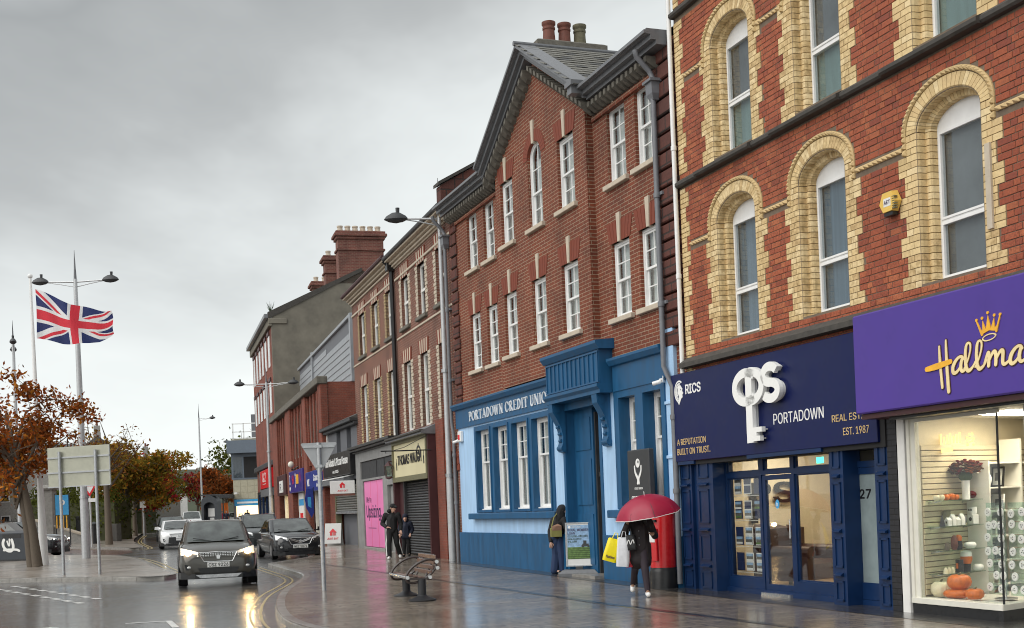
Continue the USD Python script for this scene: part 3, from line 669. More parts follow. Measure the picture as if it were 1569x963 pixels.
mb = MB(); mb.poly(glD, Y0 + .03, Y0 + .036); part(D, 'pane', mb, 'shop_glass')
mb = MB(); mb.tube([(3.21, Y0 - .03, .95), (3.21, Y0 - .03, 1.25)], .014, 8); mb.tube([(3.21, Y0, .98), (3.21, Y0 - .03, .98)], .01, 6); mb.tube([(3.21, Y0, 1.22), (3.21, Y0 - .03, 1.22)], .01, 6); part(D, 'handle', mb, 'steel')
mb = MB(); mb.box(2.38, 3.25, Y0 - .1, Y0 + .05, .0, .055); part(S1, 'threshold', mb, 'steel')
for g in [gl1, gl2] + tops:
    mb = MB(); mb.poly(g, Y0 + .045, Y0 + .051); part(S1, 'pane', mb, 'shop_glass')
mb = MB(); mb.box(1.12, 4.66, Y0 - .05, Y0, 0, .09); part(S1, 'sill_board', mb, 'shop_blue')
# side door with a frosted pane
g27 = sbox(4.93, .33, 5.62, 1.90)
mb = MB(); mb.poly(sbox(5.0 - .2, .0, 5.74, 2.36).difference(unary_union([sbox(4.87, .08, 5.70, 2.0), sbox(4.93, 2.09, 5.66, 2.30)])), Y0, Y0 + .08); part(S1, 'door_frame', mb, 'shop_blue')
mb = MB(); mb.poly(sbox(4.875, .085, 5.695, 1.995).difference(g27), Y0 + .01, Y0 + .06); D = part(S1, 'door', mb, 'shop_blue', label='blue side door with frosted pane')
mb = MB(); mb.poly(g27, Y0 + .03, Y0 + .036); part(D, 'pane', mb, 'frosted')
mb = MB(); mb.text('27', 4.99, 1.55, .13, Y0 + .028, .003, bold=True, width=.27); part(D, 'lettering', mb, 'black_paint')
mb = MB(); mb.box(4.93, 5.66, Y0 + .04, Y0 + .045, 2.09, 2.30); part(S1, 'pane', mb, 'shop_glass')
mb = MB(); mb.box(4.8, 5.74, 1.2, 1.25, 0, 2.4); part(S1, 'inner_wall', mb, 'beige_wall')
# the office behind the glass
mb = MB(); mb.box(.36, 4.75, 3.2, 3.3, 0, 2.6); mb.box(.37, .46, .45, 3.2, 0, 2.56); mb.box(4.72, 4.78, .36, 3.2, 0, 2.6); mb.box(.36, 4.78, .45, 3.3, 2.56, 2.62); mb.box(.37, 1.12, .36, .45, 0, 2.6); part(S1, 'office_wall', mb, 'beige_wall')
mb = MB(); mb.box(.36, 4.78, .35, 3.3, .04, .07); part(S1, 'office_floor', mb, 'wood_floor')
for x in (.9, 2.7): mb = MB(); mb.box(x, x + .9, 1.3, 1.9, 2.54, 2.555); part(S1, 'ceiling_light', mb, 'office_light')
mb = MB(); mb.box(2.86, 3.02, 1.0, 1.03, 2.14, 2.24); part(S1, 'exit_sign', mb, 'exit_green')
for x, z in ((3.6, 1.86), (3.8, 1.76)):  # two added red glows, pendant shaped, imitating red reflections on the pane
    mb = MB(); mb.lathe([(.001, .08), (.02, .08), (.045, .0), (.03, -.05), (.001, -.05)], (x, .9, z), 10); mb.tube([(x, .9, z + .08), (x, .9, 2.56)], .005, 5); part(S1, 'red_reflection_glow', mb, 'reflection_red')
sgm = MB(); sgm.text('PS', 0, 1.52, .36, 0, .03, bold=True); sgm.box(.0, .08, -.03, 0, 1.15, 1.6); sgm.v = [np.c_[.50 - v[:, 1], 1.15 + v[:, 0] * 1.6, v[:, 2]] for v in sgm.v]; part(S1, 'wall_lettering', sgm, 'black_paint')
mb = MB(); mb.add([(2.78 + .06 * math.cos(a), Y0 + .028, 1.5 + .075 * math.sin(a)) for a in np.arange(16) * math.pi / 8], [[0, i + 1, i] for i in range(1, 15)]); part(S1, 'door_sticker', mb, 'sign_sky')
mb = MB(); mb.text('h', 2.755, 1.47, .06, Y0 + .027, .002, bold=True); part(S1, 'sticker_lettering', mb, 'letter_white')
mb = MB(); mb.box(4.38, 4.5, Y0 + .04, Y0 + .044, 1.82, 1.95); part(S1, 'window_sticker', mb, 'paper')
# property cards hung in the window
PD = F1.thing('property_display', 'rows of property cards hanging in the left window of the blue shopfront', 'card display')
rng = random.Random(3)
mb = MB()
for r, z in enumerate((1.84, 1.42, .97, .53)):
    for cx in (1.42, 1.73, 2.06):
        q = MB(); q.box(cx - .12, cx + .12, .36, .366, z - .155, z + .155); c = part(PD, 'card', q, 'paper' if rng.random() < .7 else 'photo_navy')
        for dz in (.075, -.075):
            dark = rng.random() < .3
            q = MB(); q.box(cx - .10, cx + .10, .352, .36, z + dz - .063, z + dz + .063); part(c, 'photo', q, 'photo_navy' if dark else 'photo_house')
            if not dark: q = MB(); q.box(cx - .10, cx + .10, .348, .352, z + dz + .02, z + dz + .063); part(c, 'photo', q, 'photo_sky'); q = MB(); q.box(cx - .10, cx + .10, .348, .352, z + dz - .063, z + dz - .03); part(c, 'photo', q, rng.choice(['photo_green', 'paper']))
    q = MB(); q.box(1.26, 2.26, .37, .374, z - .19, z - .18); part(PD, 'rail', q, 'shelf_white')
# leather armchair inside
AC = F1.thing('armchair', 'dark brown leather wing armchair inside the blue estate agent shop', 'armchair', 1.95, 1.25, .07, turn=20)
mb = MB(); mb.hull([(x, y, z) for x in (-.75, -.5) for y in (-.38, .38) for z in (.12, 1.0)] + [(-.8, y, 1.08) for y in (-.25, .25)]); part(AC, 'backrest', mb, 'leather', smooth=30)
for sy in (-1, 1):
    mb = MB(); mb.hull([(x, sy * y, z) for x in (-.55, -.28) for y in (.34, .46) for z in (.5, 1.0)] + [(-.62, sy * .4, 1.05)]); part(AC, 'wing', mb, 'leather', smooth=30)
    mb = MB(); mb.hull([(x, sy * y, z) for x in (-.6, .48) for y in (.32, .5) for z in (.12, .60)]); mb.tube([(-.5, sy * .42, .62), (.5, sy * .42, .6)], .1, 12); part(AC, 'arm', mb, 'leather', smooth=30)
    for x in (-.55, .42): mb = MB(); mb.lathe([(.035, 0), (.045, .12)], (x, sy * .38, 0), 8); part(AC, 'leg', mb, 'bark')
mb = MB(); mb.hull([(x, y, z) for x in (-.5, .5) for y in (-.34, .34) for z in (.14, .40)] + [(x, y, .47) for x in (-.4, .42) for y in (-.25, .25)]); part(AC, 'seat', mb, 'leather', smooth=30)
# shop sign, dark navy with raised key-shaped letters
G = F1.thing('shop_sign', 'navy fascia sign with big white key shaped letters over the blue shopfront', 'sign')
mb = MB(); mb.cbox(-.02, 5.96, -.10, .02, 2.32, 3.90, .008); part(G, 'board', mb, 'navy')
for a, b in ((.1, .7), (2.5, 4.6)): mb = MB(); mb.box(a, b, -.09, 0, 2.26, 2.32); part(G, 'soffit', mb, 'shop_blue')
for t_, x, z, h, w, m_ in (('A REPUTATION', .14, 2.615, .108, 1.05, 'letter_gold'), ('BUILT ON TRUST.', .13, 2.44, .11, 1.20, 'letter_gold'), ('PORTADOWN', 3.37, 2.755, .165, 1.36, 'letter_white'),
                           ('REAL ESTATE', 4.93, 2.67, .10, .98, 'letter_gold'), ('EST. 1987', 5.19, 2.465, .105, .60, 'letter_gold'), ('RICS', .52, 3.515, .16, .56, 'letter_white')):
    mb = MB(); mb.text(t_, x, z, h, -.10, .006, width=w, bold=t_ == 'RICS'); part(G, 'lettering', mb, m_)
# key: c, p with a long stem and bit, s
def arcpts(cx, cz, rx, rz, a0, a1, n=24): t = np.radians(np.linspace(a0, a1, n)); return np.c_[cx + rx * np.cos(t), cz + rz * np.sin(t)]
cw = LineString(arcpts(2.79, 3.40, .36, .235, 48, 312)).buffer(.072, cap_style=2)
pb = LineString(np.vstack([[(2.86, 3.63)], arcpts(2.92, 3.40, .33, .235, 88, -88), [(2.86, 3.165)]])).buffer(.072, cap_style=2)
st = sbox(2.77, 2.50, 2.96, 3.70).union(sbox(2.96, 2.52, 3.16, 2.60)).union(sbox(2.96, 2.66, 3.22, 2.74)).union(sbox(2.96, 2.60, 3.06, 2.66))
sw = LineString(np.vstack([arcpts(3.50, 3.53, .19, .125, 25, 270), arcpts(3.50, 3.28, .21, .125, 90, -150)])).buffer(.07, cap_style=2)
for nm, g in (('c', cw), ('p', pb.union(st)), ('s', sw)):
    mb = MB(); mb.poly(g, -.23, -.16); part(G, 'raised_letter', mb, 'letter_white')
    mb = MB(); mb.poly(g.buffer(-.03), -.165, -.1); part(G, 'letter_spacer', mb, 'letter_white')
# emblem: lion head in profile in an oval
ov = affinity.scale(Point(0, 0).buffer(1, 24), .165, .195)
em = [LineString(arcpts(.29, 3.58, r * .9, r, a0, a1)).buffer(w) for r, a0, a1, w in ((.185, 60, 250, .014), (.14, 75, 240, .013), (.10, 90, 230, .012))]
em += [Polygon([(.27, 3.70), (.34, 3.69), (.41, 3.62), (.40, 3.58), (.44, 3.54), (.40, 3.51), (.41, 3.47), (.36, 3.45), (.30, 3.38), (.24, 3.42), (.28, 3.5), (.23, 3.56)]), LineString([(.2, 3.44), (.27, 3.36), (.3, 3.40)]).buffer(.014)]
mb = MB(); mb.poly(unary_union(em).difference(Point(.34, 3.61).buffer(.016)), -.106, -.1); part(G, 'emblem', mb, 'letter_white')

# ---------------------------------------------------------------- gift shop with the purple fascia, window lit from inside
H_ = F1.thing('shop_sign', 'purple projecting fascia sign with gold script and crown at the right edge', 'sign')
mb = MB(); mb.cbox(6.05, XE, -.50, .0, 2.69, 4.02, .02); part(H_, 'board', mb, 'purple')
mb = MB(); mb.box(6.1, XE, -.44, .0, 2.62, 2.685); part(H_, 'track', mb, 'maroon'); mb = MB(); mb.box(6.5, XE, -.30, .0, 2.585, 2.615); part(H_, 'track', mb, 'black_paint')
def stroke(pts, w, smooth_=True):
    """A brush stroke whose width follows w."""
    p = np.array(pts, float); n = len(p); t = np.linspace(0, n - 1, (n - 1) * 7 + 1)
    if smooth_ and n > 2:
        from scipy.interpolate import CubicSpline
        q = CubicSpline(np.arange(n), p)(t)
    else: q = np.c_[np.interp(t, np.arange(n), p[:, 0]), np.interp(t, np.arange(n), p[:, 1])]
    ws = np.interp(t, np.linspace(0, n - 1, len(np.atleast_1d(w))), np.atleast_1d(w)) if np.ndim(w) else np.full(len(t), w)
    return unary_union([Point(a).buffer(x).union(Point(b).buffer(y)).convex_hull for a, b, x, y in zip(q, q[1:], ws, ws[1:])])
def a_at(x): return [stroke([(x + .20, 3.18), (x + .12, 3.205), (x + .03, 3.13), (x + .01, 3.05), (x + .06, 3.03), (x + .15, 3.10)], [.016, .018, .026, .026, .02, .015]), stroke([(x + .185, 3.19), (x + .15, 3.08), (x + .18, 3.035), (x + .25, 3.07)], [.022, .026, .02, .012])]
def l_at(x): return [stroke([(x - .02, 3.06), (x + .07, 3.2), (x + .10, 3.32), (x + .06, 3.355), (x + .015, 3.28), (x + .01, 3.10), (x + .05, 3.03), (x + .12, 3.06), (x + .17, 3.12)], [.012, .012, .014, .014, .022, .026, .024, .016, .012])]
scr = [stroke([(7.80, 3.38), (7.805, 3.2), (7.83, 2.88)], [.014, .022, .02]), stroke([(7.925, 3.44), (7.925, 3.2), (7.94, 2.82)], [.012, .024, .026])] + a_at(8.02) + l_at(8.25) + l_at(8.44)
scr += [stroke([(8.57, 3.08), (8.62, 3.17), (8.65, 3.19), (8.64, 3.05)], [.012, .018, .024, .024]), stroke([(8.65, 3.09), (8.72, 3.19), (8.76, 3.18), (8.755, 3.05)], [.012, .02, .026, .024]), stroke([(8.765, 3.09), (8.84, 3.19), (8.88, 3.17), (8.87, 3.06), (8.92, 3.04), (8.98, 3.08)], [.012, .02, .026, .024, .018, .012])]
scr += a_at(8.98) + [stroke([(9.25, 3.06), (9.3, 3.19), (9.36, 3.17)], .02), stroke([(9.3, 3.17), (9.3, 3.05)], .024), stroke([(9.46, 3.38), (9.46, 3.04)], .022), stroke([(9.58, 3.2), (9.47, 3.12), (9.6, 3.04)], .018)]
mb = MB(); mb.poly(unary_union(scr).buffer(.012), -.506, -.50); part(H_, 'script_outline', mb, 'maroon')
mb = MB(); mb.poly(unary_union(scr), -.513, -.505); part(H_, 'script', mb, 'pale_gold')
mb = MB(); mb.poly(stroke([(7.56, 3.13), (7.75, 3.145), (8.0, 3.175)], [.03, .04, .03]), -.519, -.512); part(H_, 'script_bar', mb, 'orange_gold')
cr = [stroke([(8.55, 3.42), (8.47, 3.58)], [.016, .008]), stroke([(8.785, 3.43), (8.85, 3.59)], [.016, .008]), Polygon([(8.545, 3.42), (8.51, 3.50), (8.56, 3.46), (8.565, 3.58), (8.62, 3.47), (8.655, 3.63), (8.70, 3.47), (8.755, 3.59), (8.765, 3.47), (8.82, 3.51), (8.79, 3.43), (8.67, 3.455)])]
cr += [Point(x, z).buffer(.018) for x, z in ((8.465, 3.60), (8.56, 3.61), (8.655, 3.66), (8.76, 3.615), (8.855, 3.61))]
mb = MB(); mb.poly(unary_union(cr), -.512, -.50); part(H_, 'crown', mb, 'orange_gold')
ring = affinity.rotate(affinity.scale(Point(8.665, 3.375).buffer(1, 24), .115, .04), 6); mb = MB(); mb.poly(ring.difference(affinity.scale(ring, .86, .7)), -.512, -.50); part(H_, 'crown_ring', mb, 'pale_gold')
S2 = F1.thing('shop_window', 'lit gift shop window with cream slatted wall behind the glass', 'shop window')
mb = MB(); mb.cbox(6.28, 6.43, -.03, .1, -.05, 2.69, .01); part(S2, 'post', mb, 'white_paint')
mb = MB(); mb.box(6.43, 6.47, .02, .1, 0, 2.64); part(S2, 'shadow_gap', mb, 'black_paint')
mb = MB(); mb.box(6.47, 6.62, .0, .07, .14, 2.6); mb.box(6.47, 6.53, -.02, .0, .14, 2.6); mb.box(6.62, 8.16, .0, .05, 2.54, 2.6); part(S2, 'frame', mb, 'pale_paint')
W_, N_ = np.array([-.287, .958]), np.array([.958, .287])                  # the side wall runs back at a slant; N_ points into the window
q0 = np.array([8.14, 0.0]); q1 = q0 + W_ * 3.2
mb = MB(); mb.hull([(6.47, -.03, .14), (6.47, -.03, .21), (6.47, .1, .14), (6.47, .1, .22), (8.17, -.03, .14), (8.17, -.03, .21), (8.08, .1, .14), (8.08, .1, .22)])
mb.hull([(q0[0] + .035, -.025, z) for z in (.141, .211)] + [(*(q1 + N_ * .03), z) for z in (.141, .211)] + [(*(q0 - N_ * .06), z) for z in (.141, .221)] + [(*(q1 - N_ * .06), z) for z in (.141, .221)]); part(S2, 'sill', mb, 'pale_paint')
mb = MB(); mb.hull([(6.47, -.005, -.1), (6.47, -.005, .14), (8.12, -.005, -.1), (8.12, -.005, .14), (6.47, .1, -.1), (6.47, .1, .14), (8.05, .1, -.1), (8.05, .1, .14)])
mb.hull([(*(q0 + N_ * .005 * k), z) for k in (0, 1) for z in (-.1, .139)] + [(*(q1 - N_ * k), z) for k in (0, .06) for z in (-.1, .139)] + [(*(q0 - N_ * .06), z) for z in (-.1, .139)]); part(S2, 'stall_riser', mb, 'black_paint')
mb = MB(); mb.box(6.62, 8.125, .02, .028, .215, 2.54); part(S2, 'pane', mb, 'shop_glass')
mb = MB(); mb.add([(*q0, .215), (*q1, .215), (*q1, 2.54), (*q0, 2.54)], [[0, 1, 2, 3]]); part(S2, 'pane', mb, 'shop_glass')
mb = MB(); mb.box(8.127, 8.143, .012, .034, .215, 2.54); part(S2, 'glass_joint', mb, 'black_paint')
wl = lambda t, o=0: np.array([6.62, .06]) + W_ * t + N_ * o
mb = MB(); mb.add([(*wl(0), 0.1), (*wl(5), .1), (*wl(5), 2.62), (*wl(0), 2.62)], [[0, 3, 2, 1]]); mb.add([(*wl(4.6), 0.1), (*(wl(4.6) + N_ * 5), .1), (*(wl(4.6) + N_ * 5), 2.62), (*wl(4.6), 2.62)], [[0, 3, 2, 1]]); part(S2, 'back_wall', mb, 'slat_cream')
mb = MB(); mb.add([(6.5, .05, 2.61), (9.5, .05, 2.61), (9.5, 5.5, 2.61), (4.5, 5.5, 2.61)], [[0, 1, 2, 3]]); part(S2, 'ceiling', mb, 'shelf_white')
mb = MB(); mb.add([(6.5, .05, .2), (8.1, .05, .2), (7.2, 3.1, .2), (9.5, 5.5, .2), (4.5, 5.5, .2)], [[0, 1, 2], [0, 2, 4], [2, 3, 4]]); part(S2, 'window_bed', mb, 'shelf_white')
mb = MB(); mb.box(8.6, XE, .0, .3, 0, 2.6); part(S2, 'far_pier', mb, 'pale_paint')
mb = MB(); mb.hull([(*wl(.35, .62), 2.59), (*wl(.35, 1.2), 2.59), (*wl(1.6, .62), 2.59), (*wl(1.6, 1.2), 2.59), (*wl(.35, .62), 2.606), (*wl(.35, 1.2), 2.606), (*wl(1.6, .62), 2.606), (*wl(1.6, 1.2), 2.606)]); part(S2, 'ceiling_light', mb, 'tube_light')
mb = MB(); mb.hull([(*wl(1.9, .5), z) for z in (2.2, 2.5)] + [(*wl(1.95, 2.5), z) for z in (2.2, 2.5)] + [(*wl(2.1, .5), z) for z in (2.2, 2.5)] + [(*wl(2.15, 2.5), z) for z in (2.2, 2.5)]); part(S2, 'bulkhead', mb, 'sandstone')
z = .24
while z < 2.18:
    mb = MB(); mb.hull([(*wl(t, o), zz) for t in (.03, 2.6) for o, zz in ((0, z), (.02, z + .006), (.02, z + .062), (0, z + .068))]); part(S2, 'slat', mb, 'slat_cream'); z += .074
mb = MB(); mb.hull([(*wl(t, o), zz) for t in (.03, 2.6) for o in (.0, .004) for zz in (.22, 2.2)]); part(S2, 'groove_board', mb, 'groove')
mb = MB()
for i, x in enumerate(np.linspace(6.36, 6.86, 9)): mb.box(x, x + .03, .52, .528, 2.24, 2.24 + .10 + .02 * (i % 3))
mb.box(6.5, 6.72, .52, .528, 2.13, 2.19); 
for i in range(14): a = i * .9; mb.ball((6.98 + .06 * math.cos(a), .6, 2.28 + .07 * math.sin(a * 1.7)), .018, 1)
part(S2, 'lit_lettering', mb, 'neon_gold')
# white shelf unit against the slats
SU = F1.thing('shelf_unit', 'white display shelf unit against the cream slats in the gift shop window', 'shelf unit')
mb = MB(); mb.hull([(*wl(t, o), z) for t in (1.0, 1.03) for o in (.03, .38) for z in (.21, 2.0)]); part(SU, 'side_panel', mb, 'shelf_white')
mb = MB(); mb.hull([(*wl(t, o), z) for t in (1.78, 1.82) for o in (.03, .38) for z in (.21, 2.3)]); part(SU, 'side_panel', mb, 'shelf_white')
for z in (.32, .64, .98, 1.32, 1.64, 1.98):
    mb = MB(); mb.hull([(*wl(t, o), zz) for t in (1.03, 1.78) for o in (.03, .37) for zz in (z - .02, z)]); part(SU, 'shelf', mb, 'shelf_white')
    mb = MB(); mb.hull([(*wl(t, o), zz) for t in (1.82, 2.6) for o in (.03, .37) for zz in (z - .02, z)]); part(SU, 'shelf', mb, 'shelf_white')
mb = MB(); mb.hull([(*wl(t, o), zz) for t in (1.03, 1.78) for o in (.025, .03) for zz in (.22, 1.96)]); part(SU, 'back_panel', mb, 'render_grey')
def frame_on(name, label, t, o, z, w, h, m_edge, lean=.12, oval=False):
    p = wl(t, o); f = F1.thing(name, label, 'picture frame', p[0], p[1], z, turn=-math.degrees(math.atan2(W_[0] * 0 + .22, 1)) + 12, group='picture frames on the white shelves')
    R = rotx(-lean); mb = MB()
    if oval: mb.poly(affinity.scale(Point(0, h / 2).buffer(1, 20), w / 2, h / 2).difference(affinity.scale(Point(0, h / 2).buffer(1, 20), w / 3, h / 2.9)), -.01, .01)
    else: mb.poly(sbox(-w / 2, 0, w / 2, h).difference(sbox(-w / 2 + .025, .025, w / 2 - .025, h - .025)), -.01, .01)
    mb.v = [v @ R.T for v in mb.v]; part(f, 'frame', mb, m_edge)
    mb = MB(); mb.box(-w / 2 + .02, w / 2 - .02, -.002, .006, .02, h - .02); mb.v = [v @ R.T for v in mb.v]
    if not oval: part(f, 'mount', mb, 'paper')
    mb = MB(); mb.box(-w / 5, w / 5, -.006, -.001, h * .3, h * .7); mb.v = [v @ R.T for v in mb.v]; part(f, 'photo', mb, 'photo_house')
frame_on('picture_frame', 'black picture frame on the top white shelf', 1.45, .22, 1.64, .24, .28, 'black_paint')
frame_on('picture_frame', 'oval white frame on the top white shelf', 1.15, .25, 1.64, .15, .19, 'letter_white', oval=True)
frame_on('picture_frame', 'pale frame with dark picture on the second white shelf', 1.4, .24, 1.32, .24, .22, 'letter_white')
frame_on('picture_frame', 'small frame at the left end of the second white shelf', 1.12, .26, 1.32, .12, .2, 'charcoal')
frame_on('picture_frame', 'white box frame standing on the third white shelf', 1.25, .26, .98, .13, .24, 'shelf_white', 0)
frame_on('picture_frame', 'grey frame with a crest on the fourth white shelf', 1.2, .24, .64, .2, .24, 'lead', .05)
frame_on('picture_frame', 'pale frame with two hearts on the lowest white shelf', 1.25, .24, .33, .2, .24, 'pale_paint', .03)
# glass shelves on the slats and what stands on them
GS = F1.thing('glass_shelves', 'four small glass shelves bracketed to the cream slatted wall', 'glass shelves')
SHZ = (1.49, 1.15, .83, .52)
for z in SHZ: mb = MB(); mb.hull([(*wl(t, o), zz) for t in (.08, .97) for o in (.02, .30) for zz in (z - .012, z)]); part(GS, 'shelf', mb, 'shelf_glass')
for z in SHZ:
    for t in (.15, .9): mb = MB(); mb.hull([(*wl(t + d, o), z + e) for d in (0, .012) for o, e in ((.02, -.05), (.02, -.013), (.22, -.013))]); part(GS, 'bracket', mb, 'steel')
def on_shelf(name, label, cat, t, o, z, parts, group=None):
    p = wl(t, o); T = F1.thing(name, label, cat, p[0], p[1], z, group=group)
    for nm, mb, m_ in parts: part(T, nm, mb, m_, smooth=45)
    return T
def gourd(r, h, n=14, ribs=.10, c=(0, 0, 0)):
    mb = MB(); prof = [(.02, 0), (.6 * r, .02 * h), (.93 * r, .25 * h), (r, .5 * h), (.9 * r, .78 * h), (.55 * r, .96 * h), (.12 * r, .93 * h), (.001, .92 * h)]
    mb.lathe(prof, c, 40); v = mb.v[0]; a = np.arctan2(v[:, 1] - c[1], v[:, 0] - c[0]); k = 1 - ribs * np.abs(np.sin(a * n / 2)) ** .6 * -1 - ribs
    v[:, 0] = c[0] + (v[:, 0] - c[0]) * k; v[:, 1] = c[1] + (v[:, 1] - c[1]) * k; return mb
def pumpkin(name, label, x, y, z, r, h, m_, stem=True, group='pumpkins in the gift shop window'):
    T = F1.thing(name, label, 'pumpkin', x, y, z, group=group); part(T, 'body', gourd(r, h), m_, smooth=60)
    if stem: mb = MB(); mb.tube([(0, 0, h * .92), (.01, 0, h * 1.02), (.03, 0, h * 1.1)], [.022, .014, .012], 7); part(T, 'stem', mb, 'olive')
pumpkin('pumpkin', 'white pumpkin on the sill of the gift shop window', 6.71, .26, .215, .14, .21, 'pumpkin_white')
pumpkin('pumpkin', 'flat orange pumpkin under the biggest pumpkin', 7.02, .26, .215, .18, .12, 'pumpkin', False)
pumpkin('pumpkin', 'biggest orange pumpkin, resting on a flat one', 7.02, .30, .325, .16, .20, 'pumpkin')
pumpkin('pumpkin', 'orange pumpkin right of the pumpkin stack', 7.33, .28, .215, .12, .14, 'pumpkin')
mb = MB(); mb.lathe([(.05, 0), (.055, .26), (.065, .30), (.06, .30), (.05, .26)], n=24); v = mb.v[0]; a = np.arctan2(v[:, 1], v[:, 0]); v[:, :2] *= (1 + .08 * np.sin(a * 12))[:, None]
V = on_shelf('vase', 'ribbed white vase on the top glass shelf', 'vase', .78, .17, SHZ[0], [('body', mb, 'letter_white')])
rg = np.random.default_rng(5); p = wl(.78, .17); BQ = F1.thing('bouquet', 'bunch of dark red and rust autumn flowers in the white vase', 'flowers', p[0], p[1], SHZ[0] + .28)
for m_, n_, s_ in (('leaf_crimson', 26, .05), ('leaf_brown', 22, .05), ('leaf_rust', 16, .045), ('sandstone', 3, .05)):
    mb = MB()
    for i in range(n_):
        d = rg.normal(size=3); d /= np.linalg.norm(d); d[2] = abs(d[2]) * .9 - .25; c = d * np.array([.26, .2, .2]) * rg.uniform(.5, 1) + [0, 0, .13]
        for k in range(5): e = rg.normal(size=3) * s_ * .55; mb.ball(c + e, (s_ * .5, s_ * .5, s_ * .28), 1)
    part(BQ, 'flower_head', mb, m_)
mb = MB(); mb.ball((0, 0, .03), (.09, .09, .07), 2); part(BQ, 'leaf', mb, 'hedge')
for i, (t, r, m_) in enumerate(((.12, .045, 'pumpkin_white'), (.22, .05, 'pumpkin_white'), (.33, .05, 'pumpkin'), (.45, .055, 'pumpkin'), (.56, .045, 'pumpkin'))):
    on_shelf('small_gourd', ['yellowish gourd at the left end of the top glass shelf', 'small white gourd second on the top glass shelf', 'first small orange gourd on the top glass shelf', 'middle small orange gourd on the top glass shelf', 'last small orange gourd before the vase'][i], 'gourd', t, .16, SHZ[0], [('body', gourd(r, r * 1.6), m_)], 'gourds on the top glass shelf')
on_shelf('flower_pick', 'small dark red flower right of the white vase', 'flowers', .93, .16, SHZ[0], [('flower_head', MB().ball((0, 0, .06), (.07, .05, .05), 2), 'leaf_crimson')])
def house(w, h): mb = MB(); mb.hull([(x, y, z) for x in (-w, w) for y in (-.03, .03) for z in (0, h * .65)] + [(0, y, h) for y in (-.03, .03)]); return mb
for i, t in enumerate((.30, .40, .50, .60)): on_shelf('toy_house', f'small white ornamental house, {["leftmost", "second", "third", "rightmost"][i]} on the second glass shelf', 'ornament', t, .2, SHZ[1], [('wall', house(.04, .11 + .04 * (i % 2)), 'paper'), ('window', MB().box(-.012, .012, -.033, -.029, .03, .06), 'black_paint')], 'little houses on the second glass shelf')
def cone(h): return MB().lathe([(.05, 0), (.045, .02), (.001, h)], n=4)
on_shelf('wire_tree', 'dark triangular ornament on the second glass shelf', 'ornament', .2, .18, SHZ[1], [('body', cone(.16), 'charcoal')])
on_shelf('glass_jar', 'greenish glass jar at the back of the second shelf', 'jar', .45, .08, SHZ[1], [('body', MB().lathe([(.06, 0), (.07, .1), (.05, .17), (.055, .2)], n=14), 'olive')])
pumpkin_s = on_shelf('silver_pumpkin', 'silver pumpkin ornament on the second glass shelf', 'ornament', .68, .16, SHZ[1], [('body', gourd(.065, .13), 'lead')])
on_shelf('skull_box', 'white box with skull print on the second glass shelf', 'box', .88, .2, SHZ[1], [('body', MB().cbox(-.055, .055, -.05, .05, 0, .13, .006), 'paper'), ('print', MB().lathe([(.001, .04), (.025, .05), (.03, .08), (.001, .1)], (0, -.05, 0), 10, sy=.1), 'charcoal')])
on_shelf('skull_mug', 'white skull mug stacked on the skull box', 'mug', .88, .2, SHZ[1] + .13, [('body', MB().lathe([(.035, 0), (.05, .02), (.05, .1), (.045, .1)], n=14), 'letter_white'), ('print', MB().box(-.03, -.01, -.055, -.045, .05, .075).box(.01, .03, -.055, -.045, .05, .075), 'black_paint')])
on_shelf('owl_ornament', 'brown owl ornament on the third glass shelf', 'ornament', .42, .2, SHZ[2], [('body', MB().lathe([(.03, 0), (.05, .05), (.045, .1), (.04, .15), (.015, .19)], n=12), 'terracotta')])
on_shelf('pot_ornament', 'orange and black pot on the third glass shelf', 'pot', .52, .2, SHZ[2], [('body', MB().lathe([(.045, 0), (.05, .06), (.04, .11)], n=12), 'black_paint'), ('rim', MB().lathe([(.04, .11), (.045, .16), (.02, .19)], n=12), 'pumpkin')])
on_shelf('squirrel_ornament', 'small brown animal ornament at the left of the third glass shelf', 'ornament', .26, .2, SHZ[2], [('body', MB().lathe([(.03, 0), (.04, .04), (.02, .1)], n=10), 'bark')])
on_shelf('white_pumpkin_ornament', 'white pumpkin ornament on the third glass shelf', 'ornament', .78, .2, SHZ[2], [('body', gourd(.085, .085), 'letter_white')])
on_shelf('lantern', 'black lantern ornament on the lowest glass shelf', 'lantern', .52, .2, SHZ[3], [('body', MB().cbox(-.04, .04, -.04, .04, 0, .17, .008), 'black_paint'), ('light', MB().box(-.02, .02, -.045, -.04, .05, .12), 'pumpkin')])
on_shelf('striped_pot', 'white and orange striped pot on the lowest glass shelf', 'pot', .74, .16, SHZ[3], [('body', MB().lathe([(.06, .1), (.08, .16), (.075, .2)], n=14), 'pumpkin'), ('rim', MB().lathe([(.075, .2), (.07, .26), (.03, .28)], n=14), 'letter_white'), ('base', MB().lathe([(.05, 0), (.06, .1)], n=14), 'black_paint')])
on_shelf('white_gourd_ornament', 'round white gourd at the right of the lowest glass shelf', 'ornament', .92, .22, SHZ[3], [('body', gourd(.075, .09), 'letter_white')])
for i, t in enumerate((.2, .28, .36)): on_shelf('candle_ghost', f'{["left", "middle", "right"][i]} one of three little cream ghost candles on the lowest glass shelf', 'ornament', t, .2, SHZ[3], [('body', MB().lathe([(.03, 0), (.028, .04), (.015, .075), (.001, .08)], n=10), 'pumpkin_white')], 'ghost candles on the lowest glass shelf')
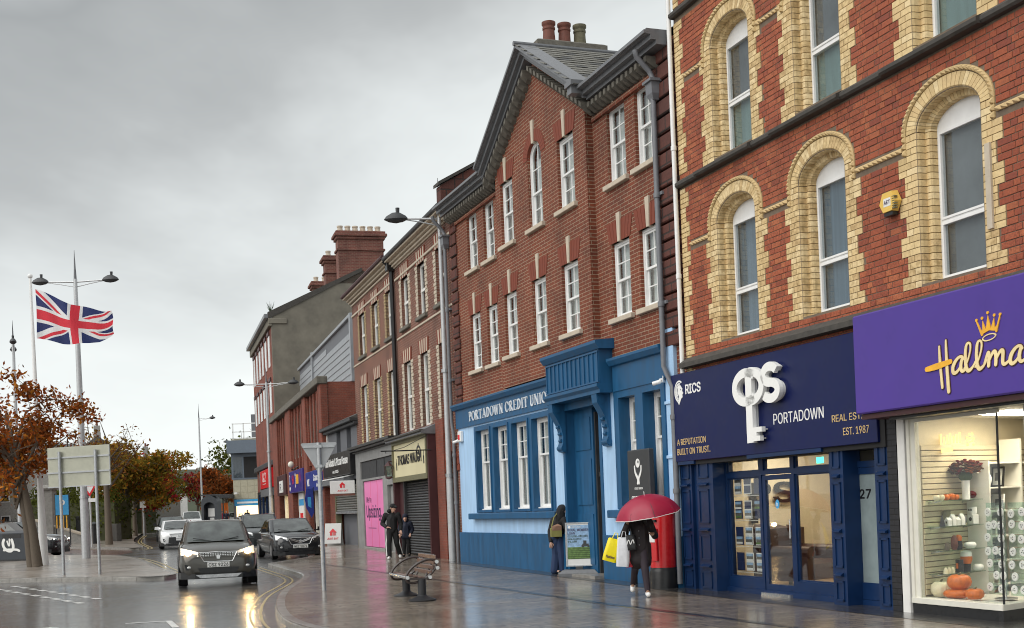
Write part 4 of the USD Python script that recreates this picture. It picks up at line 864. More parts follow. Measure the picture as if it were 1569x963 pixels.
# stand of round hanging ornaments
DS = F1.thing('display_stand', 'glass sided display stand hung with round white ornaments', 'display stand', 7.62, .52, .22)
mb = MB(); mb.tube([(.0, 0, 0), (.0, 0, 1.25)], .012, 8); mb.lathe([(.14, 0), (.14, .015), (.02, .03)], n=16); part(DS, 'pole', mb, 'steel')
for dx, w in ((-.13, .17), (.24, .15)):
    mb = MB(); mb.box(dx - w, dx + w, -.004, .004, .05, 1.22); part(DS, 'panel', mb, 'shelf_glass')
    for zz in np.arange(.1, 1.2, .16): mb = MB(); mb.tube([(dx - w, -.012, zz + .08), (dx + w, -.012, zz + .08)], .004, 5); part(DS, 'rail', mb, 'steel')
for r, z in enumerate((1.31, 1.155, .995, .83, .665, .515, .36)):
    xs = [7.38, 7.60, 7.82, 8.0] if r != 5 else [7.62, 7.50, 7.85]
    if r in (1, 3): xs.append(7.52)
    for k, x in enumerate(xs):
        x += rng.uniform(-.02, .02); zz = z + rng.uniform(-.015, .015) - (.05 if x == 7.52 else 0); y = .49 - (x > 7.7) * .02 - .006 * k
        T = F1.thing('hanging_ornament', 'round white ornament with dark print hanging on the glass stand', 'ornament', x, y, zz, group='round ornaments hanging on the glass stand')
        mb = MB(); mb.lathe([(.001, -.008), (.052, -.008), (.056, 0), (.052, .008), (.001, .008)], n=18); mb.v = [v[:, [0, 2, 1]] * [1, -1, 1] for v in mb.v]; part(T, 'disc', mb, 'letter_white')
        mb = MB(); a_ = rng.uniform(0, 3); [mb.ball((.017 * math.cos(a_ + q * 2.1), -.009, .017 * math.sin(a_ + q * 2.1)), (.011, .003, .008), 1) for q in range(3)]; part(T, 'print', mb, 'lead')
# ---------------------------------------------------------------- the brick building with the gable and the blue ground floor
B2 = F1.thing('office_building', 'dark red brick building with central gable and two tone blue ground floor', 'building')
CX0, CX1, BX0, BX1 = -13.1, .36, -8.85, -3.25
EZ = 10.0; APX, APZ = -6.0, 11.88
wins = []      # (x0, x1, z0, z1, arched)
topx = [(-11.68, -10.85), (-10.3, -9.5), (-8.5, -7.65), (-6.6, -5.75), (-4.8, -3.9), (-2.55, -1.72), (-1.27, -.42)]
for i, (a, b) in enumerate(topx):
    wins.append((a, b, 8.02, 9.55 if i != 3 else 9.62, i == 3)); wins.append((a, b, 5.32, 6.83, False))
def wh(w): return arched((w[0] + w[1]) / 2, (w[1] - w[0]) / 2, w[2], w[3], .34) if w[4] else sbox(w[0], w[2], w[1], w[3])
wpoly = unary_union([wh(w) for w in wins])
mb = MB()
mb.poly(sbox(CX0, 3.9, BX0, EZ).difference(wpoly), 0, .4); mb.poly(sbox(BX1, 3.9, -.42, EZ).difference(wpoly), 0, .4)
bayp = Polygon([(BX0, 4.56), (BX1, 4.56), (BX1, EZ - .05), (APX, APZ - .15), (BX0, EZ - .05)])
mb.poly(bayp.difference(wpoly), -.16, .4); mb.box(BX0, BX1, .0, .4, 3.86, 4.56); mb.box(-.42, CX1, .03, .4, 3.6, EZ); mb.box(CX0, CX1, .4, 8, 0, EZ)
part(B2, 'wall', mb, 'union_brick')
mb = MB(); mb.box(CX0 + .1, CX1 - .1, .5, .52, 4.7, EZ - .1); part(B2, 'inner_wall', mb, 'dark_inside')
# rusticated brick quoins, course by course
for xa, xb in ((-13.1, -12.62), (-.42, .36)):
    z = 4.45; k = 0
    while z < 9.7:
        mb = MB(); mb.cbox(xa - .02, xb + (.05 if k % 2 and xb < 0 else 0), -.06, .05, z, z + .28, .02); part(B2, 'quoin', mb, 'quoin_brick'); z += .325; k += 1
def sash(parent, x0, x1, z0, z1, y, arch=False, cols=2, rows=(2, 2), curtain=True, white='upvc', meet=.5):
    """A sliding sash window: box frame, two sashes one behind the other, glazing bars, panes."""
    xc, hw = (x0 + x1) / 2, (x1 - x0) / 2; zm = z0 + (z1 - z0) * meet; t = .055
    out = arched(xc, hw, z0, z1, .34) if arch else sbox(x0, z0, x1, z1)
    inn = arched(xc, hw - t, z0 + t, z1 - (0 if arch else t), .30) if arch else sbox(x0 + t, z0 + t, x1 - t, z1 - t)
    mb = MB(); mb.poly(out.difference(inn), y, y + .1); mb.box(x0, x1, y - .05, y + .02, z0 - .03, z0 + .03)
    w = part(parent, 'window', mb, white)
    top, bot = inn.intersection(sbox(x0, zm - .02, x1, z1 + 1)), inn.intersection(sbox(x0, z0, x1, zm + .02))
    for g, yy in ((top, y + .02), (bot, y + .055)):
        mb = MB(); mb.poly(g.difference(g.buffer(-.045, join_style=2)), yy, yy + .035)
        i2 = g.buffer(-.045, join_style=2); b = i2.bounds
        r = rows[0] if g is top else rows[1]
        bars = [sbox(b[0] + (b[2] - b[0]) * c / cols - .011, b[1], b[0] + (b[2] - b[0]) * c / cols + .011, b[3]) for c in range(1, cols)] + [sbox(b[0], b[1] + (b[3] - b[1]) * c / r - .011, b[2], b[1] + (b[3] - b[1]) * c / r + .011) for c in range(1, r)]
        if bars: mb.poly(unary_union(bars).intersection(i2), yy + .004, yy + .03)
        part(w, 'sash', mb, white); mb = MB(); mb.poly(i2, yy + .018, yy + .022); part(w, 'pane', mb, 'window_glass')
    if curtain:
        mb = MB(); n = 24; xs = np.linspace(x0 + .03, x1 - .03, n); ys = y + .15 + .012 * np.sin(np.arange(n) * 1.9); P = np.stack([np.stack([np.c_[xs, ys, np.full(n, z)] for z in (z0 + .02, z1)], 1)])[0]; mb.grid(P); part(w, 'curtain', mb, 'curtain')
    return w
rng = random.Random(11)
for (a, b, z0, z1, ar) in wins:
    y = -.09 if (BX0 < a < BX1) else .07
    sash(B2, a, b, z0, z1, y, ar); f = -.16 if BX0 < a < BX1 else 0
    mb = MB(); mb.cbox(a - .12, b + .12, f - .09, f + .2, z0 - .10, z0 - .0, .01); part(B2, 'window_sill', mb, 'sandstone')
    xc = (a + b) / 2; hw = (b - a) / 2
    if ar:
        for i in range(15):
            if i == 7: continue
            t0, t1 = [math.pi * (1 - (i + q) / 15) for q in (.04, .96)]; q = []
            for o in (.0, .27): q += [(xc + (hw + o) * math.cos(t), z1 + (.34 + o) * math.sin(t)) for t in (t0, t1)]
            mb = MB(); mb.hull([(x, yy, z) for x, z in q for yy in (f - .012, f + .1)]); part(B2, 'arch_brick', mb, 'rubbed_brick')
        kz0, kz1 = z1 + .3, z1 + .82
    else:
        n = 8
        for i in range(n):
            if i in (3, 4): pass
            u0, u1 = (i + .05) / n * 2 - 1, (i + .95) / n * 2 - 1; mb = MB()
            mb.hull([(xc + (hw + .06) * u0, yy, z1) for yy in (f - .012, f + .1)] + [(xc + (hw + .06) * u1, yy, z1) for yy in (f - .012, f + .1)] + [(xc + (hw + .2) * u, yy, z1 + .42) for u in (u0, u1) for yy in (f - .012, f + .1)]); part(B2, 'lintel_brick', mb, 'rubbed_brick')
        kz0, kz1 = z1 - .01, z1 + .56
    mb = MB(); mb.hull([(xc + s * w, yy, z) for s in (-1, 1) for (w, z) in ((.055, kz0), (.085, kz1)) for yy in (f - .035, f + .1)]); part(B2, 'keystone', mb, 'sandstone')
# eaves: corbel blocks, moulded gutter, and the gable's raking cornice
def gutter_run(p, q, name='gutter'):
    """A moulded gutter along p-q; section stacked outwards."""
    mb = MB(); p, q = np.array(p, float), np.array(q, float)
    for y0, y1, z0, z1 in ((-.46, .0, .02, .12), (-.38, .0, -.07, .02), (-.27, .0, -.15, -.07), (-.51, -.46, .03, .09)):
        mb.hull([(*(e + [0, yy, zz]),) for e in (p, q) for yy in (y0, y1) for zz in (z0, z1)])
    return part(B2, name, mb, 'gutter_grey')
gutter_run((BX1 + .35, 0, EZ), (CX1 - .1, 0, EZ)); gutter_run((CX0 - .1, 0, EZ), (BX0 - .35, 0, EZ))
mb = MB(); mb.box(BX1 + .2, BX1 + .42, -.62, 0, EZ - .05, EZ + .18); mb.box(BX1 + .16, BX1 + .5, -.66, 0, EZ + .10, EZ + .2); part(B2, 'gutter_corner', mb, 'gutter_grey')
sl = (APZ - EZ) / (APX - BX0 + .35)
for sg, xe in ((-1, BX0 - .4), (1, BX1 + .4)):
    mb = MB()
    for y0, y1, z0, z1 in ((-.54, -.12, .06, .18), (-.47, -.12, -.05, .06), (-.37, -.12, -.15, -.05), (-.59, -.54, .08, .15)):
        mb.hull([(x, yy, z + zz) for x, z in ((xe, EZ + .02), (APX, APZ + .05)) for yy in (y0, y1) for zz in (z0, z1)])
    part(B2, 'raking_cornice', mb, 'gutter_grey')
    n = 15
    for i in range(n):
        u = (i + .7) / (n + .6); x = xe + (APX - xe) * u; z = EZ + (APZ - EZ) * u - .33; mb = MB()
        mb.hull([(x + dx, yy, z + zz + sl * dx * -sg) for dx in (-.055, .055) for yy, zz in ((-.16, -.13), (-.16, .1), (-.38, .1), (-.38, .0), (-.26, -.1))]); part(B2, 'corbel', mb, 'grey_stone')
for x0, x1 in ((CX0 + .1, BX0 - .1), (BX1 + .1, CX1 - .5)):
    n = int((x1 - x0) / .2)
    for i in range(n):
        x = x0 + (i + .5) * (x1 - x0) / n; mb = MB(); mb.hull([(x + dx, yy, EZ + zz) for dx in (-.05, .05) for yy, zz in ((.0, -.42), (.0, -.2), (-.26, -.2), (-.26, -.3), (-.1, -.4))]); part(B2, 'corbel', mb, 'grey_stone')
    mb = MB(); mb.box(x0, x1, -.06, .05, EZ - .52, EZ - .43); part(B2, 'corbel_course', mb, 'union_brick')
# roofs, slate by slate on the gable's right slope, main roof behind
mb = MB(); mb.add([(APX, -.5, APZ + .2), (APX, 3.6, APZ + .2), (BX1 + .45, -.5, EZ + .12), (BX1 + .45, .0, EZ + .12)], [[0, 2, 3], [0, 3, 1]]); mb.add([(APX, -.5, APZ + .2), (APX, 3.6, APZ + .2), (BX0 - .45, -.5, EZ + .12), (BX0 - .45, .0, EZ + .12)], [[0, 3, 2], [0, 1, 3]])
rf = part(B2, 'roof', mb, 'slate')
mb = MB()
for x0, x1 in ((CX0, APX), (APX, CX1)): pass
mb.add([(CX0, .0, EZ + .14), (CX1, .0, EZ + .14), (CX1, 3.6, APZ + .2), (CX0, 3.6, APZ + .2), (CX1, 8, EZ), (CX0, 8, EZ)], [[0, 1, 2], [0, 2, 3], [3, 2, 4], [3, 4, 5]]); part(B2, 'roof', mb, 'slate')
A_, Bv = np.array([APX, APZ + .2]), np.array([BX1 + .45, EZ + .12]); nrows = 17; rg = np.random.default_rng(2); cnt = 0
for r in range(nrows):
    t0, t1 = r / nrows, (r + 1.25) / nrows; p, q = A_ + (Bv - A_) * t0, A_ + (Bv - A_) * min(t1, 1.02)
    ye = 3.6 * (1 - (r + .6) / nrows); y = -.62 + (r % 2) * .13
    while y < ye:
        w = .26; mb = MB(); d = rg.uniform(.012, .02); n_ = np.array([.56, .83])
        mb.hull([(*(e[[0]] + n_[0] * o), yy, e[1] + n_[1] * o) for e, o0, o1 in ((p, .003, .008), (q, d, d + .012)) for o in (o0, o1) for yy in (y + .004, min(y + w - .004, ye + .1))])
        part(rf, 'slate', mb, 'slate_pale' if rg.random() < .75 else 'slate'); y += w; cnt += 1
mb = MB(); mb.tube([(APX, -.62, APZ + .22), (APX, 3.6, APZ + .22)], .06, 8); part(B2, 'ridge', mb, 'lead')
# party wall chimney with three pots, and a stone parapet at the left end
ch = MB(); ch.box(-12.9, -12.3, 2.7, 4.3, EZ, 14.5); C = part(B2, 'chimney', ch, 'chimney_brick')
mb = MB(); mb.hull([(x, y, z) for (e, z) in ((.05, 14.2), (.25, 14.45), (.28, 14.5), (.28, 14.7), (.2, 14.75)) for x in (-12.9 - e, -12.3 + e) for y in (2.7 - e, 4.3 + e)]); part(C, 'cap', mb, 'grey_stone')
for i, y in enumerate((3.02, 3.5, 3.98)):
    mb = MB(); mb.lathe([(.21, 0), (.21, .05), (.185, .07), (.165, .45), (.185, .47), (.185, .52), (.165, .54), (.175, .58), (.20, .61), (.20, .68), (.15, .68), (.15, .3)], (-12.6, y, 14.75), 18); part(C, 'pot', mb, 'mossy_pot' if i == 2 else 'terracotta', smooth=40)
mb = MB(); mb.hull([(x, y, z) for x in (-13.2, -12.8) for y, z in ((-.35, EZ + .05), (-.35, 10.65), (3.6, 12.9), (3.6, EZ))]); part(B2, 'parapet', mb, 'quoin_brick')
mb = MB(); mb.hull([(x, y, z) for x in (-13.26, -12.74) for y, z in ((-.42, 10.65), (-.42, 10.74), (3.6, 13.0), (3.6, 12.9))]); part(B2, 'coping', mb, 'dark_stone')
# downpipes with hopper heads (pipe of their own)
def downpipe(x, label, zt=EZ - .1, zb=.1, hop=9.05, jog=.02):
    D_ = F1.thing('downpipe', label, 'downpipe'); mb = MB()
    mb.tube([(x, -.45, zt), (x, -.43, zt - .12), (x + .02, -.2, zt - .36), (x + .02, -.13, zt - .48), (x + .02, -.13, 4.1), (x + jog, -.09, 3.7), (x + jog, -.09, zb + .0)], .05, 10)
    for z in (7.2, 5.2, 3.1, 1.75): xx, yy = (x + .02, -.13) if z > 4 else (x + jog, -.09); mb.tube([(xx, yy, z), (xx, yy, z + .09)], .066, 10)
    part(D_, 'pipe', mb, 'cast_grey', smooth=40)
    mb = MB(); mb.hull([(x + .02 + a, y, z) for (e, z) in ((.07, hop - .06), (.12, hop + .05), (.13, hop + .26)) for a in (-e, e) for y in (-.04, -.09 - e)]); mb.box(x - .15, x + .19, -.26, -.02, hop + .26, hop + .31); part(D_, 'hopper', mb, 'cast_grey')
    for z in (7.24, 5.24): mb = MB(); mb.box(x - .12, x + .16, -.1, .01, z, z + .06); part(D_, 'bracket', mb, 'cast_grey')
downpipe(-.24, 'grey iron downpipe with hopper between the gabled building and the yellow brick one', jog=.25)
downpipe(-13.35, 'grey iron downpipe with hopper at the left end of the gabled building')
# ground floor: pale blue wall, darker blue plinth, fascia, frames
g = sbox(CX0, .0, -.25, 3.9)
OPN = [sbox(-11.62, 1.5, -6.0, 3.8), sbox(-5.4, 0, -3.35, 3.86), sbox(-2.62, 1.5, -.42, 3.86)]
mb = MB(); mb.poly(g.difference(unary_union(OPN)), -.02, .4); part(B2, 'ground_floor_wall', mb, 'union_pale')
mb = MB(); mb.poly(sbox(CX0 - .03, -.1, .0, .96).difference(OPN[1]), -.09, .2); part(B2, 'plinth', mb, 'union_blue')
mb = MB(); mb.hull([(x, y, z) for x in (CX0 - .03, -5.6) for y, z in ((0, 3.86), (-.07, 3.86), (-.07, 4.36), (0, 4.36))]); mb.hull([(x, y, z) for x in (CX0 - .12, -5.6) for y, z in ((0, 4.34), (-.14, 4.38), (-.2, 4.47), (-.2, 4.52), (0, 4.56))])
mb.hull([(x, y, z) for x in (-2.6, -.3) for y, z in ((0, 3.86), (-.07, 3.86), (-.07, 4.36), (0, 4.36))]); mb.hull([(x, y, z) for x in (-2.6, -.3) for y, z in ((0, 4.34), (-.14, 4.38), (-.2, 4.47), (-.2, 4.52), (0, 4.56))])
part(B2, 'fascia', mb, 'union_blue')
# serif capitals
def serif(word, x0, z0, h, width, y, d):
    T, t, sr, bars = .17, .07, .10, []
    def V(x, w=T): return [sbox(x, 0, x + w, 1), sbox(x - sr, 0, x + w + sr, .05), sbox(x - sr, .95, x + w + sr, 1)]
    def bowl(x, cz, rx, rz, a0=-90, a1=90): return LineString(arcpts(x, cz, rx, rz, a0, a1)).buffer(.075, cap_style=2)
    def D(a, b, w): return LineString([a, b]).buffer(w / 2, cap_style=2)
    def ring(w): return Point(0, 0).buffer(1, 20)
    O = affinity.scale(Point(.45, .5).buffer(1, 24), .47, .52).difference(affinity.scale(Point(.45, .5).buffer(1, 24), .30, .46))
    S = {'P': (V(.1) + [bowl(.3, .73, .3, .24), sbox(.2, .94, .32, 1), sbox(.2, .46, .32, .52)], .72), 'O': ([O], .92), 'R': (V(.1) + [bowl(.3, .74, .28, .23), sbox(.2, .94, .32, 1), sbox(.2, .48, .32, .54), D((.36, .5), (.74, 0), .15), sbox(.6, 0, .88, .05)], .88),
         'T': (V(.34) + [sbox(0, .93, .85, 1), sbox(0, .78, .05, 1), sbox(.80, .78, .85, 1)], .86), 'A': ([D((.12, 0), (.46, 1), .07), D((.46, 1), (.82, 0), .16), sbox(.24, .3, .68, .36), sbox(0, 0, .26, .05), sbox(.66, 0, .98, .05)], .98),
         'D': (V(.1) + [bowl(.3, .5, .46, .46), sbox(.2, .93, .34, 1), sbox(.2, 0, .34, .07)], .9), 'W': ([D((.1, 1), (.36, 0), .15), D((.36, 0), (.58, 1), .07), D((.58, 1), (.84, 0), .15), D((.84, 0), (1.1, 1), .07), sbox(-.02, .95, .26, 1), sbox(.98, .95, 1.22, 1)], 1.22),
         'N': (V(.1, .07) + V(.72, .07) + [D((.12, 1), (.76, 0), .16)], .95), 'C': ([O.difference(sbox(.62, .28, 1, .72)), sbox(.8, .62, .86, .95)], .9), 'E': (V(.1) + [sbox(.2, .94, .7, 1), sbox(.2, .47, .55, .53), sbox(.2, 0, .72, .06), sbox(.66, .8, .7, 1), sbox(.68, 0, .72, .22)], .76),
         'I': (V(.12), .42), 'U': ([sbox(.1, .3, .27, 1), sbox(.68, .3, .75, 1), bowl(.43, .32, .28, .3, 180, 360), sbox(0, .95, .37, 1), sbox(.58, .95, .85, 1)], .88)}
    x = 0; gs = []
    for c in word:
        if c == ' ': x += .45; continue
        q, w = S[c]; gs.append(affinity.translate(unary_union(q), x, 0)); x += w + .1
    k = width / x; mb = MB(); mb.poly(affinity.translate(affinity.scale(unary_union(gs), k, h, origin=(0, 0)), x0, z0), y - d, y); return mb
part(B2, 'lettering', serif('PORTADOWN CREDIT UNION', -11.9, 3.99, .25, 6.05, -.07, .02), 'letter_pale')
# canopy on scroll brackets over the door
mb = MB(); mb.box(-5.62, -2.65, -.34, 0, 3.86, 3.93); mb.hull([(x, y, z) for x in (-5.62, -2.65) for y, z in ((0, 3.93), (-.34, 3.93), (-.40, 3.99), (-.40, 4.05), (0, 4.05))]); mb.box(-5.56, -2.71, -.31, 0, 4.05, 4.75); mb.hull([(x, y, z) for x in (-5.66, -2.6) for y, z in ((0, 4.75), (-.34, 4.75), (-.42, 4.86), (-.42, 4.92), (0, 4.96))])
for i in range(13):
    x = -5.54 + i * .232; mb.box(x, x + .03, -.335, -.31, 4.1, 4.7)
for z in (4.08, 4.69): mb.box(-5.56, -2.71, -.34, -.31, z, z + .03)
part(B2, 'door_canopy', mb, 'union_blue')
for x in (-5.40, -2.98):
    cv = np.array([(-.02, 2.78), (-.16, 2.8), (-.2, 2.9), (-.14, 3.0), (-.13, 3.15), (-.2, 3.35), (-.36, 3.55), (-.48, 3.68), (-.5, 3.86), (-.02, 3.86)]) * [.66, 1]; mb = MB()
    v = [(x + s, y, z) for s in (-.13, .13) for y, z in cv]; n = len(cv); mb.add(v, [[i, (i + 1) % n, n + (i + 1) % n, n + i] for i in range(n)])
    tri = trimesh.creation.triangulate_polygon(Polygon(cv), engine='earcut')
    for s, o in ((-.13, 1), (.13, -1)): mb.add(np.c_[np.full(len(tri[0]), x + s), tri[0]], tri[1][:, ::o])
    mb.tube([(x - .14, -.08, 2.88), (x + .14, -.08, 2.88)], .065, 12); mb.tube([(x - .14, -.22, 3.74), (x + .14, -.22, 3.74)], .09, 12)
    for z, y in ((3.05, -.10), (3.2, -.11), (3.35, -.15)): mb.tube([(x - .06, y, z), (x + .06, y, z)], .035, 8)
    part(B2, 'canopy_bracket', mb, 'union_blue')
# four sash windows in one blue frame
fr = sbox(-11.64, 1.49, -5.98, 3.81); bays_ = [(-11.42, -10.35), (-10.03, -8.96), (-8.64, -7.57), (-7.25, -6.18)]
mb = MB(); mb.poly(fr.difference(unary_union([sbox(a, 1.56, b, 3.68) for a, b in bays_])), -.05, .2)
for a, b in bays_:
    for q in (sbox(a - .06, 1.5, b + .06, 3.74),): mb.poly(q.difference(sbox(a, 1.56, b, 3.68)), -.075, -.05)
part(B2, 'window_frame', mb, 'union_blue')
mb = MB(); mb.cbox(-11.95, -5.72, -.2, .1, 1.32, 1.48, .015); part(B2, 'window_sill', mb, 'union_blue')
for a, b in bays_: sash(B2, a, b, 1.56, 3.68, .08, cols=3, rows=(2, 1), meet=.60)
# entrance
mb = MB(); mb.box(-5.42, -5.3, -.04, .7, 0, 3.86); mb.box(-3.45, -3.33, -.04, .7, 0, 3.86); mb.box(-5.42, -3.33, -.04, .7, 3.7, 3.86); mb.box(-5.3, -4.3, .2, .39, .12, 3.7)
for a, b in ((.3, 1.4), (1.6, 2.6), (2.8, 3.5)): mb.box(-5.2, -4.4, .18, .21, a, b)
part(B2, 'door_surround', mb, 'union_blue')
mb = MB(); mb.box(-4.3, -3.45, .33, .37, .1, 3.6); part(B2, 'door', mb, 'black_paint')
mb = MB(); mb.box(-4.3, -3.45, .28, .34, 2.2, 2.3); mb.box(-4.32, -4.24, .24, .36, .1, 3.6); part(B2, 'door_frame', mb, 'charcoal')
mb = MB(); mb.box(-5.35, -3.35, -.3, .7, -.05, .12); part(B2, 'step', mb, 'kerb_stone')
# two sash windows right of the door
mb = MB(); mb.poly(sbox(-2.64, 1.49, -.40, 3.87).difference(unary_union([sbox(-2.42, 1.56, -1.66, 3.72), sbox(-1.32, 1.56, -.56, 3.72)])), -.05, .3); part(B2, 'window_frame', mb, 'union_blue')
mb = MB(); mb.cbox(-2.85, -.26, -.2, .1, 1.32, 1.48, .015); part(B2, 'window_sill', mb, 'union_blue')
for a, b in ((-2.42, -1.66), (-1.32, -.56)): sash(B2, a, b, 1.56, 3.72, .2, cols=2, rows=(2, 1), meet=.60)
mb = MB(); mb.cbox(-.34, -.0, -.05, .05, .962, 4.9, .01)
for z in (3.4, 2.4): mb.cbox(-.36, .02, -.08, .05, z, z + .06, .008)
part(B2, 'pilaster', mb, 'union_pale')
def bullet_camera(label, X, y, z, turn=0):
    c = F1.thing('security_camera', label, 'camera', X, y, z, turn=turn); mb = MB(); mb.tube([(0, -.08, 0), (0, -.22, -.03)], .04, 10); mb.ball((0, -.08, 0), .04, 2); part(c, 'housing', mb, 'upvc', smooth=40)
    mb = MB(); mb.tube([(0, 0, .04), (0, -.07, .04), (0, -.09, 0)], .02, 6); mb.box(-.05, .05, -.01, .0, -.02, .1); part(c, 'bracket', mb, 'upvc'); mb = MB(); mb.tube([(0, -.22, -.03), (0, -.225, -.0305)], .03, 10); part(c, 'lens', mb, 'black_paint')
bullet_camera('white bullet camera beside the navy sign on the pale blue wall', -.3, -.1, 3.83, -50)
bullet_camera('white bullet camera at the left end of the pale blue wall', -12.95, -.05, 3.52, -60)
al = F1.thing('alarm_box', 'white and red alarm box under the left end of the blue fascia', 'alarm box', -12.75, -.02, 3.62)
mb = MB(); mb.cbox(-.13, .13, -.10, 0, -.14, .16, .02); part(al, 'case', mb, 'upvc'); mb = MB(); mb.cbox(-.07, .07, -.115, -.09, -.08, .06, .01); part(al, 'strobe', mb, 'sign_red')
# black notice board with opening hours behind the letter box
nb = F1.thing('notice_board', 'black opening hours board with a white hands emblem behind the red postbox', 'notice board', -1.1, -.25, 0)
mb = MB(); mb.cbox(-.46, .46, -.06, .06, 1.2, 2.62, .02); part(nb, 'board', mb, 'charcoal'); mb = MB()
for s in (-1, 1): mb.box(s * .4 - .03, s * .4 + .03, -.02, .02, 0, 1.2)
part(nb, 'leg', mb, 'black_paint')
mb = MB(); mb.poly(unary_union([stroke([(-.14, 2.3), (-.10, 2.16), (-.03, 2.08), (-.03, 1.98)], [.02, .03, .028]), stroke([(.14, 2.3), (.10, 2.16), (.03, 2.08), (.03, 1.98)], [.02, .03, .028]), Point(0, 2.36).buffer(.085).difference(Point(.02, 2.38).buffer(.03))]), -.066, -.06); part(nb, 'emblem', mb, 'letter_white')
mb = MB(); mb.text('OPENING HOURS', 0, 1.66, .075, -.06, .004, bold=True, center=True, width=.62); mb.text('CREDIT UNION', 0, 1.86, .04, -.06, .004, center=True, width=.34)
for i, tx in enumerate(('MON', 'TUE', 'WED', 'THU', 'FRI')): mb.box(-.3, -.12, -.064, -.06, 1.55 - i * .07, 1.585 - i * .07); mb.box(.05, .3, -.064, -.06, 1.55 - i * .07, 1.585 - i * .07)
part(nb, 'lettering', mb, 'letter_white')
# ---------------------------------------------------------------- terrace with yellow brick window jambs
B3 = F2.thing('terrace_building', 'old brick terrace with yellow brick window jambs and tall narrow white windows', 'building')
tw = [(-13.62, -12.5), (-11.05, -9.95), (-8.55, -7.42), (-6.02, -4.98), (-3.66, -2.66), (-1.3, -.3)]
hl = [sbox(a, z0, b, z1) for a, b in tw for z0, z1 in ((7.66, 9.28), (4.24, 6.5))] + [arched(-.32, .62, 0, 2.7, .6)]
mb = MB(); mb.poly(sbox(-15.05, 3.9, -7.02, 10.05).difference(unary_union(hl)), 0, .35); mb.poly(sbox(-7.02, 0, .52, 9.95).difference(unary_union(hl + [sbox(-7.1, -1, -1.98, 3.95)])), 0, .35); mb.box(-15.05, .52, .36, 8, 0, 9.9); part(B3, 'wall', mb, 'terrace_brick')
for i, (a, b) in enumerate(tw):
    for z0, z1 in ((7.66, 9.28), (4.24, 6.5)):
        q = MB(); q.poly(sbox(a, z0, b, z1).difference(sbox(a + .1, z0 + .08, b - .1, z1 - .08)), .10, .17); q.box(a, b, .09, .16, (z0 + z1) / 2 - .04, (z0 + z1) / 2 + .04); w = part(B3, 'window', q, 'white_paint')
        q = MB(); q.box(a + .1, b - .1, .13, .136, z0 + .08, z1 - .08); part(w, 'pane', q, 'window_glass'); q = MB(); q.box(a + .05, b - .05, .19, .2, z0, z1); part(w, 'curtain', q, 'blind_grey' if z0 > 7 else 'curtain')
        n = 14 if z0 > 7 else 20; hh = (z1 - z0) / n
        for sg, e in ((-1, a), (1, b)):
            q = MB()
            for k in range(n): w_ = .30 if k % 2 else .22; q.cbox(min(e, e + sg * w_), max(e, e + sg * w_), -.02, .1, z0 + k * hh + .006, z0 + (k + 1) * hh - .006, .01)
            part(B3, 'yellow_brick_jamb', q, 'terrace_yellow' if i < 3 else 'sandstone')
        for k in range(9):
            u0, u1 = a - .1 + (b - a + .2) * k / 9, a - .1 + (b - a + .2) * (k + .92) / 9; q = MB(); q.hull([(x, y, z) for x in (u0, u1) for y in (-.025, .1) for z in (z1, z1 + .13)] + [(x, y, z1 + .42) for x in (u0 + (u0 - (a + b) / 2) * .12, u1 + (u1 - (a + b) / 2) * .12) for y in (-.025, .1)]); part(B3, 'arch_brick', q, 'sandstone' if k % 2 else 'rubbed_brick')
        if z0 > 7: q = MB(); q.cbox(a - .15, b + .15, -.1, .1, z0 - .12, z0, .015); part(B3, 'window_sill', q, 'grey_stone')
for z, h_, o, m_ in ((9.42, .08, .045, 'sandstone'), (7.42, .07, .03, 'sandstone'), (9.86, .07, .05, 'sandstone')):
    for xa, xb in ((-15.05, -7.15), (-6.85, .5)): mb = MB(); mb.cbox(xa, xb, -o, .05, z - (.05 if xa > -7 else 0), z + h_ - (.05 if xa > -7 else 0), .012); part(B3, 'string_course', mb, m_)
for xa, xb, dz in ((-15.2, -7.1, 0), (-6.95, .6, -.12)):
    mb = MB()
    for y0, z0, z1 in ((-.12, 9.98, 10.06), (-.2, 10.06, 10.14), (-.34, 10.14, 10.22)): mb.cbox(xa, xb, y0, .3, z0 + dz, z1 + dz, .012)
    part(B3, 'cornice', mb, 'sandstone'); mb = MB(); mb.tube([(xa, -.36, 10.26 + dz), (xb, -.36, 10.26 + dz)], .07, 8); part(B3, 'gutter', mb, 'maroon' if xa < -8 else 'black_paint')
    mb = MB(); mb.hull([(x, y, z) for x in (xa, xb) for y, z in ((-.3, 10.28 + dz), (4, 12.2), (8, 10.0), (4, 10.0))]); part(B3, 'roof', mb, 'slate')
mb = MB(); mb.tube([(-7.0, -.36, 10.1), (-7.0, -.1, 9.85), (-7.0, -.1, 4.1)], .075, 8); mb.cbox(-7.14, -6.86, -.28, .0, 9.75, 10.02, .02); part(B3, 'downpipe', mb, 'black_paint')
mb = MB(); mb.box(-1.9, -1.0, -.06, .0, 0, 4.3); part(B3, 'pier', mb, 'gothic_brick')
for i in range(13):                                                       # brick arch over the dark doorway
    t0, t1 = [math.pi * (1 - (i + q) / 13) for q in (.05, .95)]; q = MB(); q.hull([(-.32 + (.62 + o) * math.cos(t), y, 2.7 + (.6 + o) * math.sin(t)) for t in (t0, t1) for o in (.0, .26) for y in (-.03, .1)]); part(B3, 'arch_brick', q, 'rubbed_brick')
mb = MB(); mb.box(-.95, .31, .3, .35, 0, 3.3); part(B3, 'door', mb, 'dark_inside')
